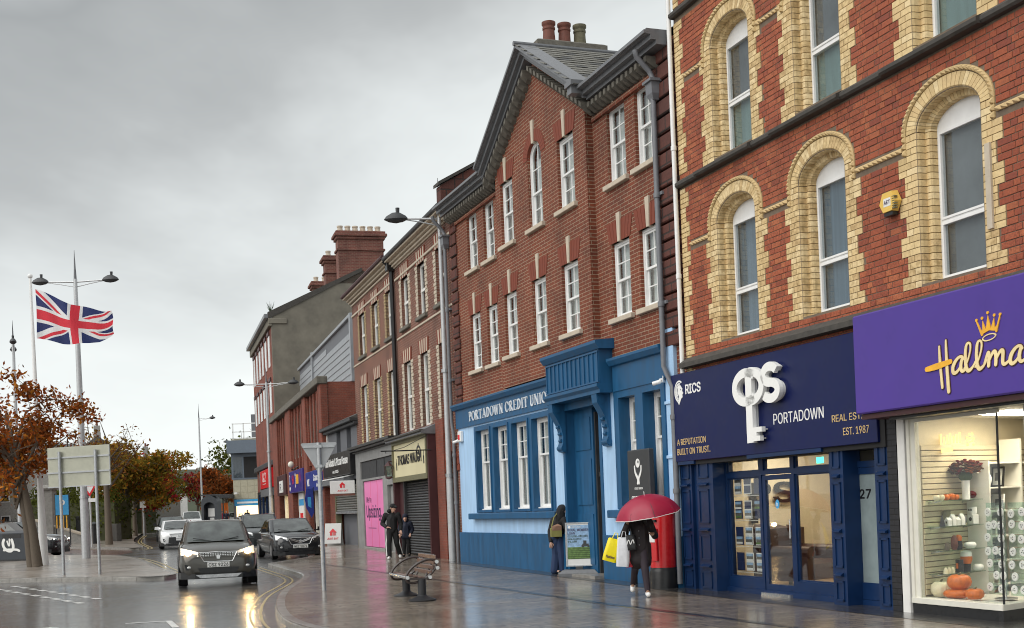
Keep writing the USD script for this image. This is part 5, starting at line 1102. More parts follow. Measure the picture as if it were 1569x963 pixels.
# the empty grey shop with the pink poster
S3 = F2.thing('grey_shopfront', 'grey rendered empty shopfront with black cornice and pink hoarding', 'shopfront')
mb = MB(); mb.poly(sbox(-14.95, 0, -7.2, 4.0).difference(unary_union([sbox(-13.6, .2, -9.75, 2.82), sbox(-8.98, .2, -8.02, 2.56), sbox(-13.98, 2.9, -8.02, 3.58)])), -.12, .1); part(S3, 'wall', mb, 'render_grey')
mb = MB(); mb.box(-15, -7.2, .05, .1, 0, 3.9); part(S3, 'inner_wall', mb, 'charcoal')
mb = MB()
for y0, z0, z1 in ((-.2, 3.95, 4.02), (-.34, 4.02, 4.1), (-.42, 4.1, 4.2)): mb.cbox(-15.1, -7.12, y0, .0, z0, z1, .012)
part(S3, 'cornice', mb, 'black_paint')
mb = MB(); mb.cbox(-13.97, -8.03, -.06, .05, 2.91, 3.57, .01); part(S3, 'sign_panel', mb, 'charcoal')
for x in (-11.0, -9.6): mb = MB(); mb.box(x, x + .02, -.075, -.06, 2.93, 3.55); part(S3, 'panel_joint', mb, 'black_paint')
mb = MB(); mb.box(-8.95, -8.05, .0, .05, .1, 2.5); part(S3, 'door', mb, 'render_grey'); mb = MB(); mb.cbox(-13.7, -9.65, -.16, -.0, .0, .28, .01); part(S3, 'stall_riser', mb, 'concrete')
hb = F2.thing('poster_hoarding', 'tall bright pink poster over an empty shop window', 'poster', -11.67, -.04, 0)
mb = MB(); mb.cbox(-1.9, 1.9, -.03, .03, .3, 2.80, .005); part(hb, 'panel', mb, 'pink')
for x in (-.65, .65): mb = MB(); mb.box(x - .008, x + .008, -.034, -.03, .3, 2.8); part(hb, 'panel_joint', mb, 'flag_red')
mb = MB(); mb.text("We're", -1.55, 1.98, .22, -.03, .004, width=1.0); mb.text('Upsizing.', -1.6, 1.42, .44, -.03, .004, width=2.9, bold=True); mb.box(-1.3, .2, -.034, -.03, 1.0, 1.02); part(hb, 'lettering', mb, 'ink')
for x, z, lab in ((-7.45, 2.75, 'black bulkhead lamp at the right of the grey shopfront'),):
    T = F2.thing('wall_lamp', lab, 'lamp', x, -.12, z); mb = MB(); mb.lathe([(.001, .2), (.12, .16), (.15, 0), (.12, -.16), (.001, -.2)], n=12, sy=.7); part(T, 'body', mb, 'black_paint')
# cream sign over a dark roller shutter
S4 = F2.thing('shuttered_shop', 'shop with closed dark roller shutter between brick pier and brown frame', 'shopfront')
for q, nm, m_ in (((-7.15, -6.95, -.3, .1, 0, 3.95), 'frame', 'maroon'), ((-6.95, -6.3, -.12, .1, 0, 2.6), 'side_panel', 'maroon'), ((-2.12, -1.95, -.3, .1, 0, 3.95), 'frame', 'maroon'), ((-6.3, -6.12, -.14, .1, 0, 2.6), 'guide_rail', 'shutter_dark'), ((-2.2, -2.125, -.14, .1, 0, 2.6), 'guide_rail', 'shutter_dark')): mb = MB(); mb.box(*q); part(S4, nm, mb, m_)
mb = MB(); mb.box(-7, -1.98, .02, .3, 0, 3.9); part(S4, 'inner_wall', mb, 'dark_inside')
z = .2
for k in range(28):
    mb = MB(); h_ = .084; mb.hull([(x, y, zz) for x in (-6.14, -2.18) for y, zz in ((-.02, z), (-.045, z + .012), (-.06, z + h_ * .45), (-.045, z + h_ - .016), (-.02, z + h_ - .006))]); part(S4, 'slat', mb, 'shutter_dark'); z += h_
mb = MB(); mb.cbox(-2.5, -2.42, -.075, -.05, 1.5, 1.72, .008); part(S4, 'lock', mb, 'galvanised')
mb = MB(); mb.hull([(x, y, zz) for x in (-7.2, -1.9) for y, zz in ((.1, 3.9), (-.5, 3.92), (-.5, 4.0), (.0, 4.22), (.1, 4.22))]); part(S4, 'lead_roof', mb, 'lead')
mb = MB()
for k in range(20): x = -7.1 + k * .26; mb.cbox(x, x + .24, -.56, -.4, 3.98, 4.05, .015)
part(S4, 'roof_edge', mb, 'dark_stone')
sg = F2.thing('shop_sign', 'cream fascia sign with black lettering and bottle cut-outs above the dark shutter', 'sign', -4.6, -.25, 0)
mb = MB(); mb.poly(sbox(-2.45, 2.58, 2.5, 3.95).difference(sbox(-2.34, 2.74, 2.38, 3.82)), -.08, .2); part(sg, 'frame', mb, 'olive'); mb = MB(); mb.box(-2.35, 2.39, -.02, .1, 2.7, 3.85); part(sg, 'panel', mb, 'cream')
mb = MB(); mb.text('THOMAS WAUGH', -1.75, 3.14, .30, -.02, .015, width=3.4, bold=True); part(sg, 'lettering', mb, 'black_paint')
for x, z in ((-1.95, 2.98), (1.95, 3.05)):
    mb = MB(); mb.poly(unary_union([sbox(x - .05, z, x + .05, z + .24), sbox(x - .018, z + .22, x + .018, z + .38)]), -.03, -.02); part(sg, 'bottle', mb, 'black_paint')
mb = MB(); mb.poly(affinity.scale(Point(1.3, 3.42).buffer(1, 20), .3, .22).difference(affinity.scale(Point(1.3, 3.42).buffer(1, 20), .22, .15)).union(sbox(1.26, 3.62, 1.34, 3.7)).union(Point(1.3, 3.42).buffer(.07)), -.03, -.02); part(sg, 'emblem', mb, 'black_paint')
br = F2.thing('sign_bracket', 'black iron bracket arm projecting across the cream sign', 'bracket', -1.95, -.2, 3.42)
mb = MB(); mb.tube([(0, 0, 0), (-.2, -1.5, 0)], .022, 6); mb.tube([(0, 0, .5), (-.1, -.8, .1), (-.14, -1.1, .02)], .01, 5); part(br, 'arm', mb, 'black_paint'); mb = MB()
for t in (.3, .9): mb.tube([(-.2 * t, -1.5 * t, 0), (-.2 * t, -1.5 * t, -.07)], .012, 5)
part(br, 'hook', mb, 'black_paint')
ln = F2.thing('lantern', 'iron lantern on the brown frame between grey shop and cream sign', 'lantern', -7.05, -.45, 3.0)
mb = MB(); mb.hull([(s * w, t * w, z) for s in (-1, 1) for t in (-1, 1) for w, z in ((.09, -.2), (.13, .15))]); part(ln, 'glass', mb, 'shelf_glass')
mb = MB(); mb.tube([(0, 0, .15), (0, 0, .3), (0, .3, .32)], .018, 6); mb.lathe([(.15, .15), (.05, .27), (.001, .3)], n=8); mb.lathe([(.11, -.2), (.12, -.26), (.001, -.3)], n=8)
for a in range(4): c, s = math.cos(a * math.pi / 2 + .785), math.sin(a * math.pi / 2 + .785); mb.tube([(c * .127, s * .127, -.2), (c * .184, s * .184, .15)], .012, 5)
part(ln, 'frame', mb, 'maroon')
# ---------------------------------------------------------------- small grey building with food shop
B4 = F3.thing('grey_building', 'low two storey grey building with black fascia and half open roller shutter', 'building')
mb = MB(); mb.poly(sbox(-6.6, 3.0, .3, 5.3).difference(unary_union([sbox(-4.4, 4.0, -3.5, 5.2), sbox(-2.1, 4.0, -1.2, 5.2)])), 0, .3); mb.box(-6.6, .3, .3, 7, 0, 5.3); part(B4, 'wall', mb, 'dark_render')
for x in (-4.4, -2.1): mb = MB(); mb.box(x, x + .9, .18, .2, 4.0, 5.2); part(B4, 'window', mb, 'window_glass'); mb = MB(); mb.box(x, x + .9, .28, .3, 4.0, 5.2); part(B4, 'blind', mb, 'dark_inside')
mb = MB(); mb.cbox(-6.8, .35, -.35, .2, 5.28, 5.42, .02); mb.cbox(-6.75, .35, -.2, .2, 5.15, 5.28, .02); part(B4, 'eaves', mb, 'charcoal')
mb = MB(); mb.hull([(x, y, z) for x in (-6.8, .35) for y, z in ((-.35, 5.42), (2.5, 6.6), (7, 5.4), (2, 5.3))]); part(B4, 'roof', mb, 'slate')
mb = MB(); mb.box(-6.68, -6.45, -.05, .0, 3.0, 5.3); part(B4, 'corner_strip', mb, 'white_paint')
for q, nm, m_ in (((-6.6, -5.1, 0, .3, 0, 3.0), 'pier', 'gothic_brick'), ((.12, .3, -.05, .3, 0, 3.0), 'pier', 'gothic_brick'), ((-5.1, -4.95, -.05, .2, 0, 2.9), 'door_frame', 'olive'), ((-.02, .12, -.1, .2, 0, 2.9), 'door_frame', 'olive')): mb = MB(); mb.box(*q); part(B4, nm, mb, m_)
z = 1.68
for k in range(11):
    mb = MB(); h_ = .10; mb.hull([(x, y, zz) for x in (-4.98, 0) for y, zz in ((.05, z), (.0, z + .02), (-.03, z + h_ * .5), (.0, z + h_ - .02), (.05, z + h_ - .006))]); part(B4, 'slat', mb, 'shutter_steel'); z += h_
mb = MB(); mb.cbox(-4.98, 0, -.06, .06, 1.58, 1.68, .015); part(B4, 'shutter_bar', mb, 'galvanised')
mb = MB(); mb.box(-5, 0.1, .9, .95, 0, 1.7); part(B4, 'inner_wall', mb, 'charcoal')
for x0, x1 in ((-4.4, -3.0), (-2.6, -.8)): mb = MB(); mb.box(x0, x1, .5, .506, .2, 1.6); part(B4, 'pane', mb, 'shop_glass'); mb = MB(); mb.box(x0 + .2, x1 - .3, .6, .61, .25, 1.1); part(B4, 'window_poster', mb, 'paper'); mb = MB(); mb.hull([(x0 + .5 + dx, .59, .7 + dz) for dx, dz in ((-.15, -.2), (.2, -.1), (.1, .3), (-.1, .25))] + [(x0 + .5, .6, .7)]); part(B4, 'window_print', mb, 'pumpkin')
mb = MB(); mb.box(-2.95, -2.65, .45, .55, .1, 1.6); part(B4, 'door_post', mb, 'black_paint'); mb = MB(); mb.box(-4.8, -.2, .3, .5, .05, .2); part(B4, 'step', mb, 'concrete')
sg = F3.thing('shop_sign', 'black fascia sign with white lettering on the small grey building', 'sign', -3.3, -.2, 0)
mb = MB(); mb.cbox(-3.25, 3.0, -.06, .2, 3.2, 4.18, .01); part(sg, 'board', mb, 'black_paint'); mb = MB(); mb.text('The Kebab & Pizza House', -2.75, 3.66, .30, -.06, .01, width=5.3, bold=True); mb.text('est. 2015', -.9, 3.34, .12, -.06, .01, width=1.3)
part(sg, 'lettering', mb, 'letter_white')
aw = F3.thing('shutter_box', 'grey shutter housing with white edge under the black fascia', 'shutter box', -3.7, -.3, 0)
mb = MB(); mb.hull([(x, y, z) for x in (-3.05, 2.85) for y, z in ((.3, 2.8), (-.15, 2.84), (-.15, 3.06), (.3, 3.16))]); part(aw, 'housing', mb, 'lead'); mb = MB(); mb.hull([(x, y, z) for x in (-3.07, 2.87) for y, z in ((.3, 3.165), (-.17, 3.065), (-.17, 3.1), (.3, 3.2))]); part(aw, 'edge', mb, 'upvc')
hs = F3.thing('hanging_sign', 'white projecting sign with red house emblem beside the steel shutter', 'sign', -.3, -.6, 2.62, turn=72)
mb = MB(); mb.cbox(-.5, .5, -.06, .06, -.22, .3, .01); part(hs, 'board', mb, 'paper')
def house_logo(cx, cz, k): return unary_union([Polygon([(cx - k, cz), (cx, cz + k), (cx + k, cz), (cx + k * .72, cz), (cx + k * .72, cz - k * .8), (cx - k * .72, cz - k * .8), (cx - k * .72, cz)])]).difference(sbox(cx - k * .12, cz - k * .8, cx + k * .12, cz + k * .1)).difference(sbox(cx + k * .3, cz - k * .8, cx + k * .42, cz + k * .05))
mb = MB(); mb.poly(house_logo(0, .12, .13), -.068, -.06); mb.text('JUST EAT', 0, -.13, .06, -.06, .006, center=True, width=.42, bold=True); part(hs, 'emblem', mb, 'sign_red'); mb = MB(); mb.box(-.5, .5, -.055, .055, -.30, -.225); part(hs, 'edge', mb, 'terracotta')
bs = thing('pavement_sign', 'white pavement sign with red house emblem by the steel shutter', 'a-board', (-7.75, 53.6, zp(53.6)), -8)
mb = MB()
mb.hull([(x, y, z) for x in (-.36, .36) for y, z in ((-.22, .08), (-.2, .08), (-.02, .95), (0, .95))]); part(bs, 'panel', mb, 'paper'); mb = MB(); mb.hull([(x, y, z) for x in (-.36, .36) for y, z in ((.22, .0), (.2, .0), (.0, .95), (.02, .95))]); part(bs, 'panel', mb, 'paper')
mb = MB()
mb.poly(house_logo(0, .55, .17), -.008, 0); mb.text('JUST EAT', 0, .24, .08, 0, .006, center=True, width=.5, bold=True); v = [q @ rotx(-.21).T + [0, -.235, .02] for q in mb.v]; mb.v = v; part(bs, 'emblem', mb, 'sign_red')
# ---------------------------------------------------------------- red gothic brick building with shops, zinc attic
B5 = F4.thing('gothic_building', 'long red brick building with tall brick piers, shops below and zinc clad attic', 'building')
mb = MB(); mb.box(-24.5, 0, 0, 9, 3.8, 7.6); part(B5, 'wall', mb, 'gothic_brick')
for x0, x1 in ((-24.5, -21.2), (-15.9, -13.5), (-7.4, -6.1), (-.9, 0.05)): mb = MB(); mb.cbox(x0, x1, -.25, .1, 0, 7.6, .03); part(B5, 'pier', mb, 'gothic_brick')
for x0, x1 in ((-21.2, -15.9), (-13.5, -7.4), (-6.1, -.9)):
    n = 4
    for i in range(n + 1):
        x = x0 + (x1 - x0) * i / n; mb = MB(); mb.cbox(x - .16, x + .16, -.14, .1, 4.0, 7.4, .02); part(B5, 'buttress', mb, 'gothic_brick')
    for i in range(n):
        a, b = x0 + (x1 - x0) * (i + .22) / n, x0 + (x1 - x0) * (i + .78) / n; mb = MB(); g = arched((a + b) / 2, (b - a) / 2, 4.7, 6.5, .6); mb.poly(g, -.01, .1); w = part(B5, 'window', mb, 'window_glass'); mb = MB(); mb.poly(g.difference(g.buffer(-.1)), -.06, .05); part(w, 'frame', mb, 'grey_stone'); mb = MB(); mb.poly(g, .09, .12)
    mb = MB(); mb.box(x0, x1, .2, .25, 0, 2.9); part(B5, 'shop_wall', mb, 'maroon'); mb = MB(); mb.box(x0, x1, -.0, .3, 2.85, 3.8); part(B5, 'shop_lintel', mb, 'maroon')
    mb = MB(); mb.box(x0 + .9, x0 + 3.2, .12, .13, .5, 2.7); q = part(B5, 'shop_pane', mb, 'shop_glass'); mb = MB(); mb.box(x0 + .9, x0 + 3.2, .18, .19, .5, 2.7); part(B5, 'shop_display', mb, 'shop_glow' if x0 < -20 else 'charcoal')
    mb = MB(); mb.box(x0 + .75, x0 + .9, .0, .2, .2, 2.8); mb.box(x0 + 3.2, x0 + 3.4, .0, .2, .2, 2.8); part(B5, 'shop_frame', mb, 'pale_paint')
for i, (z0, z1, m_) in enumerate(((.5, .9, 'letter_white'), (.9, 1.25, 'sign_sky'), (1.25, 2.1, 'paper'), (2.1, 2.45, 'sign_sky'), (2.45, 2.8, 'paper'))): mb = MB(); mb.box(-12.3, -10.2, -.02, .0, z0, z1); part(B5, 'window_poster', mb, m_)
mb = MB(); mb.box(-11.9, -10.5, -.03, -.02, 1.3, 1.7); part(B5, 'window_poster', mb, 'sign_red')
mb = MB(); mb.cbox(-24.6, .1, -.4, .1, 7.5, 7.85, .03); part(B5, 'cornice', mb, 'grey_stone')
# attic set back, clad in zinc shingles; brick end wall with sloping coping
AY = 1.3
mb = MB(); mb.box(-21.5, -.05, AY + .05, 7, 7.6, 10.55); part(B5, 'attic_wall', mb, 'dark_render')
k = 0; rows = 9
for r in range(rows):
    n = 40; z0 = 7.7 + r * .318
    for i in range(n):
        xa = -21.5 + (i + (r % 2) * .5) * .535
        if xa + .53 > 0: continue
        if k < 300:
            mb = MB(); mb.hull([(x, y, z) for x in (xa + .012, xa + .522) for y, z in ((AY + .05, z0), (AY + .0, z0 + .006), (AY + .03, z0 + .32), (AY + .05, z0 + .32))]); part(B5, 'zinc_tile', mb, 'zinc')
        k += 1
mb = MB(); mb.cbox(-21.6, .02, AY - .08, AY + .3, 10.55, 10.72, .02); mb.cbox(-.12, .06, AY - .1, AY + .25, 7.6, 10.72, .02); mb.cbox(-14.6, -14.4, AY - .1, AY + .25, 7.6, 10.8, .02); part(B5, 'zinc_trim', mb, 'zinc')
mb = MB(); mb.hull([(x, y, z) for x in (-.06, .0) for y, z in ((AY + .25, 5.5), (AY + .25, 10.35), (8, 8.9), (8, 5.5))]); part(B5, 'end_wall', mb, 'orange_brick')
mb = MB(); mb.hull([(x, y, z) for x in (-.15, .06) for y, z in ((AY + .2, 10.35), (AY + .2, 10.66), (8, 9.2), (8, 8.9))]); part(B5, 'coping', mb, 'concrete')
def fascia(label, x0, x1, z0, z1, m_, texts, y=-.3):
    s = F4.thing('shop_sign', label, 'sign', (x0 + x1) / 2, y, 0); w = (x1 - x0) / 2; mb = MB(); mb.cbox(-w, w, -.05, .25, z0, z1, .015); part(s, 'board', mb, m_)
    for t_, x, z, h, wd, mm in texts: mb = MB(); mb.text(t_, x, z, h, -.05, .01, width=wd, bold=True); part(s, 'lettering', mb, mm)
    return s
fascia('blue fascia sign right of the purple one, partly behind the give way sign', -6.0, -.1, 2.72, 3.68, 'sign_bluep', [('NI', -2.3, 3.0, .32, .9, 'letter_white'), ('Cancer', .2, 3.2, .28, 2.3, 'letter_white'), ('focus', 1.3, 2.9, .16, 1.0, 'letter_white')])
s = fascia('purple fascia sign with coloured letters on red brick', -14.0, -7.4, 2.82, 4.0, 'sign_purple', [('I', -2.9, 3.3, .5, .25, 'letter_white'), ('H', -1.6, 3.3, .45, .7, 'sign_red'), ('I', -.1, 3.1, .7, .25, 'letter_white'), ('l', 2.3, 3.4, .4, .12, 'sign_red')])
mb = MB(); mb.box(.5, 1.5, -.07, -.05, 3.25, 3.75); part(s, 'panel', mb, 'orange_gold'); mb = MB(); mb.ball((-2.8, -.05, 3.05), (.3, .02, .12), 2); part(s, 'panel', mb, 'letter_white')
s = fascia('dark red fascia with white square panel on the brick building', -21.1, -16.0, 2.8, 4.0, 'maroon', []); mb = MB(); mb.cbox(-.8, 1.2, -.10, -.05, 2.95, 3.65, .01); part(s, 'panel', mb, 'paper'); mb = MB(); mb.text('R', -.4, 3.08, .42, -.10, .01, width=.9); part(s, 'lettering', mb, 'lead')
fs = F4.thing('hanging_banner', 'blue curved banner hanging beside the black fascia sign', 'banner', -.3, -.8, 1.6); mb = MB(); mb.hull([(x, y, z) for x in (-.02, .02) for y, z in ((-.22, .3), (-.28, .7), (-.2, 1.15), (.1, 1.2), (.12, .1), (0, -.15))]); part(fs, 'cloth', mb, 'sign_bluep'); mb = MB(); mb.hull([(.022, y, z) for y, z in ((-.15, .4), (.0, .3), (.0, .8), (-.15, .8))] + [(.026, -.1, .5)]); part(fs, 'print', mb, 'sign_sky'); mb = MB(); mb.tube([(0, .15, -1.5), (0, .12, 1.25)], .02, 6); part(fs, 'pole', mb, 'black_paint')
gl = F4.thing('globe_lamp', 'round white globe lamp above the purple sign', 'lamp', -11.6, -.45, 4.35); mb = MB(); mb.ball((0, 0, 0), .17, 2); part(gl, 'globe', mb, 'pale_paint', smooth=40); mb = MB(); mb.tube([(0, .4, -.1), (0, .1, -.3), (0, 0, -.25)], .04, 6); part(gl, 'bracket', mb, 'black_paint')
# ---------------------------------------------------------------- tall building with rendered gable and three chimneys
B6 = F5.thing('gable_building', 'tall old building with bare cement gable end and three red brick chimneys', 'building')
GZ, RZ, RY = 14.4, 17.5, 6.0
mb = MB(); mb.hull([(x, y, z) for x in (-.0, -.3) for y, z in ((0, 0), (0, GZ), (RY, RZ), (12, GZ), (12, 0))]); part(B6, 'gable_wall', mb, 'cement')
mb = MB(); mb.box(-16.2, -.3, 0, 12, 0, GZ); part(B6, 'wall', mb, 'gothic_brick')
mb = MB(); mb.hull([(x, y, z) for x in (-16.4, -.3) for y, z in ((-.3, GZ - .05), (RY, RZ - .05), (12.3, GZ - .05))]); part(B6, 'roof', mb, 'slate')
mb = MB(); mb.cbox(-16.4, .05, -.45, .05, GZ - .1, GZ + .18, .03); part(B6, 'gutter', mb, 'gutter_grey'); mb = MB(); mb.cbox(-16.3, .08, -.2, .05, GZ - .6, GZ - .12, .03); mb.cbox(-.25, .12, -.2, 1.0, GZ - .45, GZ - .1, .03); part(B6, 'cornice', mb, 'cement')
mb = MB(); mb.hull([(x, y, z) for x in (.06, -.36) for y, z in ((-.2, GZ - .15), (-.2, GZ + .3), (RY, RZ + .15), (RY, RZ - .1))]); part(B6, 'coping', mb, 'dark_stone')
for i in range(6):
    x = -15.2 + i * 2.5
    for z0, z1 in ((11.4, 13.4), (8.4, 10.4)): mb = MB(); mb.box(x, x + 1.1, -.03, .02, z0, z1); w = part(B6, 'window', mb, 'upvc'); mb = MB(); mb.box(x + .08, x + 1.02, -.04, -.03, z0 + .08, z1 - .08); part(w, 'pane', mb, 'window_glass'); mb = MB(); mb.cbox(x - .12, x + 1.22, -.1, .02, z1 + .02, z1 + .28, .02); part(B6, 'window_head', mb, 'maroon')
def chimney(x0, x1, y0, y1, z0, z1, n):
    mb = MB(); mb.box(x0, x1, y0, y1, z0, z1); c = part(B6, 'chimney', mb, 'chimney_brick'); mb = MB()
    for e, a, b in ((.12, .0, .18), (.24, .18, .38), (.14, .38, .55)): mb.cbox(x0 - e, x1 + e, y0 - e, y1 + e, z1 + a, z1 + b, .03)
    mb.cbox(x0 - .1, x1 + .1, y0 - .1, y1 + .1, z1 - .75, z1 - .6, .03); part(c, 'cap', mb, 'chimney_brick')
    for i in range(n): mb = MB(); t = (i + .5) / n; mb.lathe([(.2, 0), (.17, .3), (.2, .34), (.2, .42), (.14, .42), (.14, .2)], ((x0 + x1) / 2, y0 + (y1 - y0) * t, z1 + .55), 10); part(c, 'pot', mb, 'sandstone')
chimney(-1.1, -.0, 4.5, 7.5, 16.6, 19.5, 6); chimney(-9.0, -7.9, 4.7, 7.3, 16.6, 19.5, 4); chimney(-16.3, -15.2, 4.7, 7.3, 16.6, 19.0, 4)
tuft = MB(); rg = np.random.default_rng(4)
for i in range(24): a = rg.uniform(0, 6.28); tuft.tube([(-.1, 0, GZ + .3), (-.1 + .25 * math.cos(a), .25 * math.sin(a), GZ + .5 + rg.uniform(.1, .5))], [.02, .005], 3)
T = F5.thing('weed', 'tuft of weed growing from the gutter of the tall building', 'plant'); part(T, 'leaf', tuft, 'hedge')
mb = MB(); mb.cbox(-16, -.35, -.25, .0, 4.9, 5.25, .03); part(B6, 'shop_cornice', mb, 'charcoal'); mb = MB(); mb.box(-16, -.4, -.05, 0, 0, 3.4); part(B6, 'shopfront', mb, 'black_paint')
for x in (-13.5, -10.5, -7.5, -4.0): mb = MB(); mb.box(x, x + 1.8, -.07, -.05, .5, 2.9); part(B6, 'shop_pane', mb, 'shop_glass'); mb = MB(); mb.box(x - .12, x, -.14, -.05, .1, 3.2); part(B6, 'shop_pier', mb, 'shop_blue')
s = F5.thing('shop_sign', 'bright red fascia sign with white script numeral', 'sign', -5, -.3, 0); mb = MB(); mb.cbox(-4.2, 4.0, -.05, .25, 3.5, 4.75, .015); part(s, 'board', mb, 'sign_red'); mb = MB(); mb.text('&2', -2.2, 3.95, .62, -.05, .01, width=2.6); mb.box(-2.2, .4, -.06, -.05, 3.78, 3.82); part(s, 'lettering', mb, 'letter_white'); mb = MB(); mb.cbox(-4.6, -4.2, -.06, .25, 3.3, 4.75, .01); mb.cbox(-4.6, 4.0, -.03, .2, 2.95, 3.45, .01); part(s, 'edge', mb, 'lead')
# far modern corner block with lit shop, canopy
FB = thing('modern_block', 'grey clad modern block with lit corner shop at the far end of the street', 'building', (-30.1, 137, 0), -3)
zf = float(zr(137)) + .1; K = 1
mb = MB(); mb.box(-.6, 14, 0, 14, zf, zf + 9.6); part(FB, 'wall', mb, 'tile_beige'); mb = MB(); mb.hull([(x, y, z) for x in (-.9, 14) for y in (-1.0, 12) for z in (zf + 8.0, zf + 9.4)]); part(FB, 'cladding', mb, 'cladding_grey')
mb = MB(); mb.box(-.7, 2.6, -.06, .0, zf + 5.1, zf + 8.0); part(FB, 'cladding', mb, 'cladding_grey'); mb = MB(); mb.box(.7, 2.3, -.1, -.06, zf + 5.3, zf + 7.6); part(FB, 'window', mb, 'dark_inside'); mb = MB(); mb.box(-.5, .5, -.1, -.06, zf + 5.3, zf + 7.6); part(FB, 'window', mb, 'window_glass')
for i in range(4):
    for j in range(3): mb = MB(); mb.cbox(-.55 + i * .8, .22 + i * .8, -.03, .01, zf + 3.0 + j * .68, zf + 3.64 + j * .68, .01); part(FB, 'tile', mb, 'tile_beige')
mb = MB(); mb.box(-.5, 2.6, -.1, 0, zf + .2, zf + 2.2); part(FB, 'lit_window', mb, 'shop_glow'); mb = MB(); mb.box(-.5, 2.6, -.16, -.1, zf + 2.2, zf + 2.9); part(FB, 'sign', mb, 'sign_sky')
mb = MB(); mb.box(-.2, 2.3, -.18, -.16, zf + 2.45, zf + 2.65); part(FB, 'lettering', mb, 'letter_white')
mb = MB(); mb.box(-.6, -.3, -.12, .2, zf, zf + 3); mb.box(2.6, 3.2, -.3, .2, zf, zf + 9); part(FB, 'pier', mb, 'lead')
mb = MB()
for z in (9.6, 10.3, 11.2): mb.box(-.4, 3, -.3, -.2, zf + z, zf + z + .1)
for x in (-.4, .8, 2.9): mb.box(x, x + .12, -.3, -.2, zf + 9.6, zf + 11.3)
part(FB, 'terrace_rail', mb, 'upvc'); mb = MB(); mb.box(.9, 6, 3, 9, zf + 9.6, zf + 12.5); part(FB, 'roof_house', mb, 'dark_render')
mb = MB(); mb.cbox(-3.2, -.5, -1.8, 2, zf + 3.1, zf + 3.5, .03); part(FB, 'canopy', mb, 'charcoal'); mb = MB()
for x in (-3.0, -1.4): mb.tube([(x, -1.4, zf), (x, -1.4, zf + 3.1)], .08, 6)
part(FB, 'canopy_post', mb, 'charcoal'); mb = MB(); mb.box(-2.6, -1.0, -1.0, -.9, zf + .6, zf + 2.6); part(FB, 'menu_board', mb, 'pumpkin')
mb = MB(); mb.box(-.3, 0, -.8, -.2, zf + 3.5, zf + 3.7); part(FB, 'bracket', mb, 'upvc')
# ---------------------------------------------------------------- street furniture
def lamp_head(p, mb, L=.7):
    """A flat oval lantern from the arm's end p, running to -x."""
    mb.lathe([(.001, -.10), (.6, -.06), (.95, 0), (1.0, .02), (.8, .11), (.35, .2), (.001, .22)], (p[0], p[1], p[2]), 14, sx=L / 2, sy=.17)
    mb.lathe([(.05, .2), (.06, .34), (.001, .35)], (p[0] + .05, p[1], p[2]), 8)
def lamp_post(label, X, Y, H_, rb, rt, sides=(-1,), arm=1.45, spike=1.15, turn=0, cat='street lamp', group=None):
    T = thing('street_lamp', label, cat, (X, Y, zp(Y)), turn, group); h = H_ - zp(Y); mb = MB()
    mb.tube([(0, 0, 0), (0, 0, 2.3), (0, 0, 2.45), (0, 0, h * .55), (0, 0, h), (0, 0, h + .1)], [rb, rb * .97, rb * .82, rb * .7, rt, rt], 14); part(T, 'pole', mb, 'post_white', smooth=30)
    mb = MB(); mb.tube([(0, 0, h), (0, 0, h + spike * .45), (0, 0, h + spike)], [rt * .9, rt * .5, .008], 8); part(T, 'spike', mb, 'lead')
    mb = MB()
    for z in (2.4, h * .55): mb.tube([(0, 0, z), (0, 0, z + .1)], rb * 1.05, 12)
    part(T, 'collar', mb, 'galvanised')
    for s in sides:
        mb = MB(); mb.tube([(0, 0, h - .02), (s * arm * .5, 0, h + .0), (s * arm, 0, h + .02)], [.035, .028, .025], 6); mb.tube([(0, 0, h - .22), (s * arm * .5, 0, h - .1), (s * arm, 0, h)], [.02, .018, .018], 6); part(T, 'arm', mb, 'galvanised')
        mb = MB(); lamp_head((s * (arm + .25), 0, h + .0), mb); part(T, 'lantern', mb, 'charcoal', smooth=40)
    return T
lamp_post('tall white street lamp with one arm before the brick pier by the pale blue wall', -1.75, 35.4, 9.93, .105, .055, arm=.98)
lamp_post('white street lamp with two arms and spike behind the flag', -17.06, 49.5, 11.28, .17, .075, (-1, 1), 1.15, 1.25)
lamp_post('white street lamp seen end on behind the rust coloured tree', -24.6, 62, 10.6, .12, .07, (-1, 1), 1.2, 1.3, 111.6)
lamp_post('white street lamp with hidden head behind the parked black saloon', -14.75, 76, 9.7, .13, .07, (-1, 1), 1.4, 1.0)
lamp_post('slim street lamp beside the far modern block, arm to the left', -30.2, 140, 10.1, .11, .06, (-1,), 1.5, 1.2)
lamp_post('far street lamp rising out of the red brown tree in mid street', -33.2, 133, 12.3, .13, .08, (1,), 1.2, 1.6)
lamp_post('most distant street lamp, thin above the far trees', -36, 190, 11.2, .11, .06, (-1,), 1.6, 3.0)
# flag pole and flag
T = thing('flagpole', 'white flagpole carrying the flag on the left pavement', 'flagpole', (-16.9, 44.6, zp(44.6)), 0)
mb = MB(); mb.tube([(0, 0, 0), (-.03, 0, 3), (-.09, 0, 10.35)], [.17, .10, .045], 12); part(T, 'pole', mb, 'upvc', smooth=30); mb = MB(); mb.ball((-.09, 0, 10.4), .09, 2); part(T, 'finial', mb, 'upvc')
mb = MB(); mb.tube([(.02, -.06, 1.2), (-.02, -.06, 10.2)], .008, 4); part(T, 'halyard', mb, 'paper')
FL = thing('flag', 'red white and blue union flag streaming from the white pole', 'flag', (-16.92, 44.55, 10.12))
Wd, Ht = 60.0, 30.0
full = sbox(0, 0, Wd, Ht); d1, d2 = LineString([(0, 0), (60, 30)]), LineString([(0, 30), (60, 0)])
wcross = sbox(0, 10, 60, 20).union(sbox(25, 0, 35, 30)); rcross = sbox(0, 12, 60, 18).union(sbox(27, 0, 33, 30))
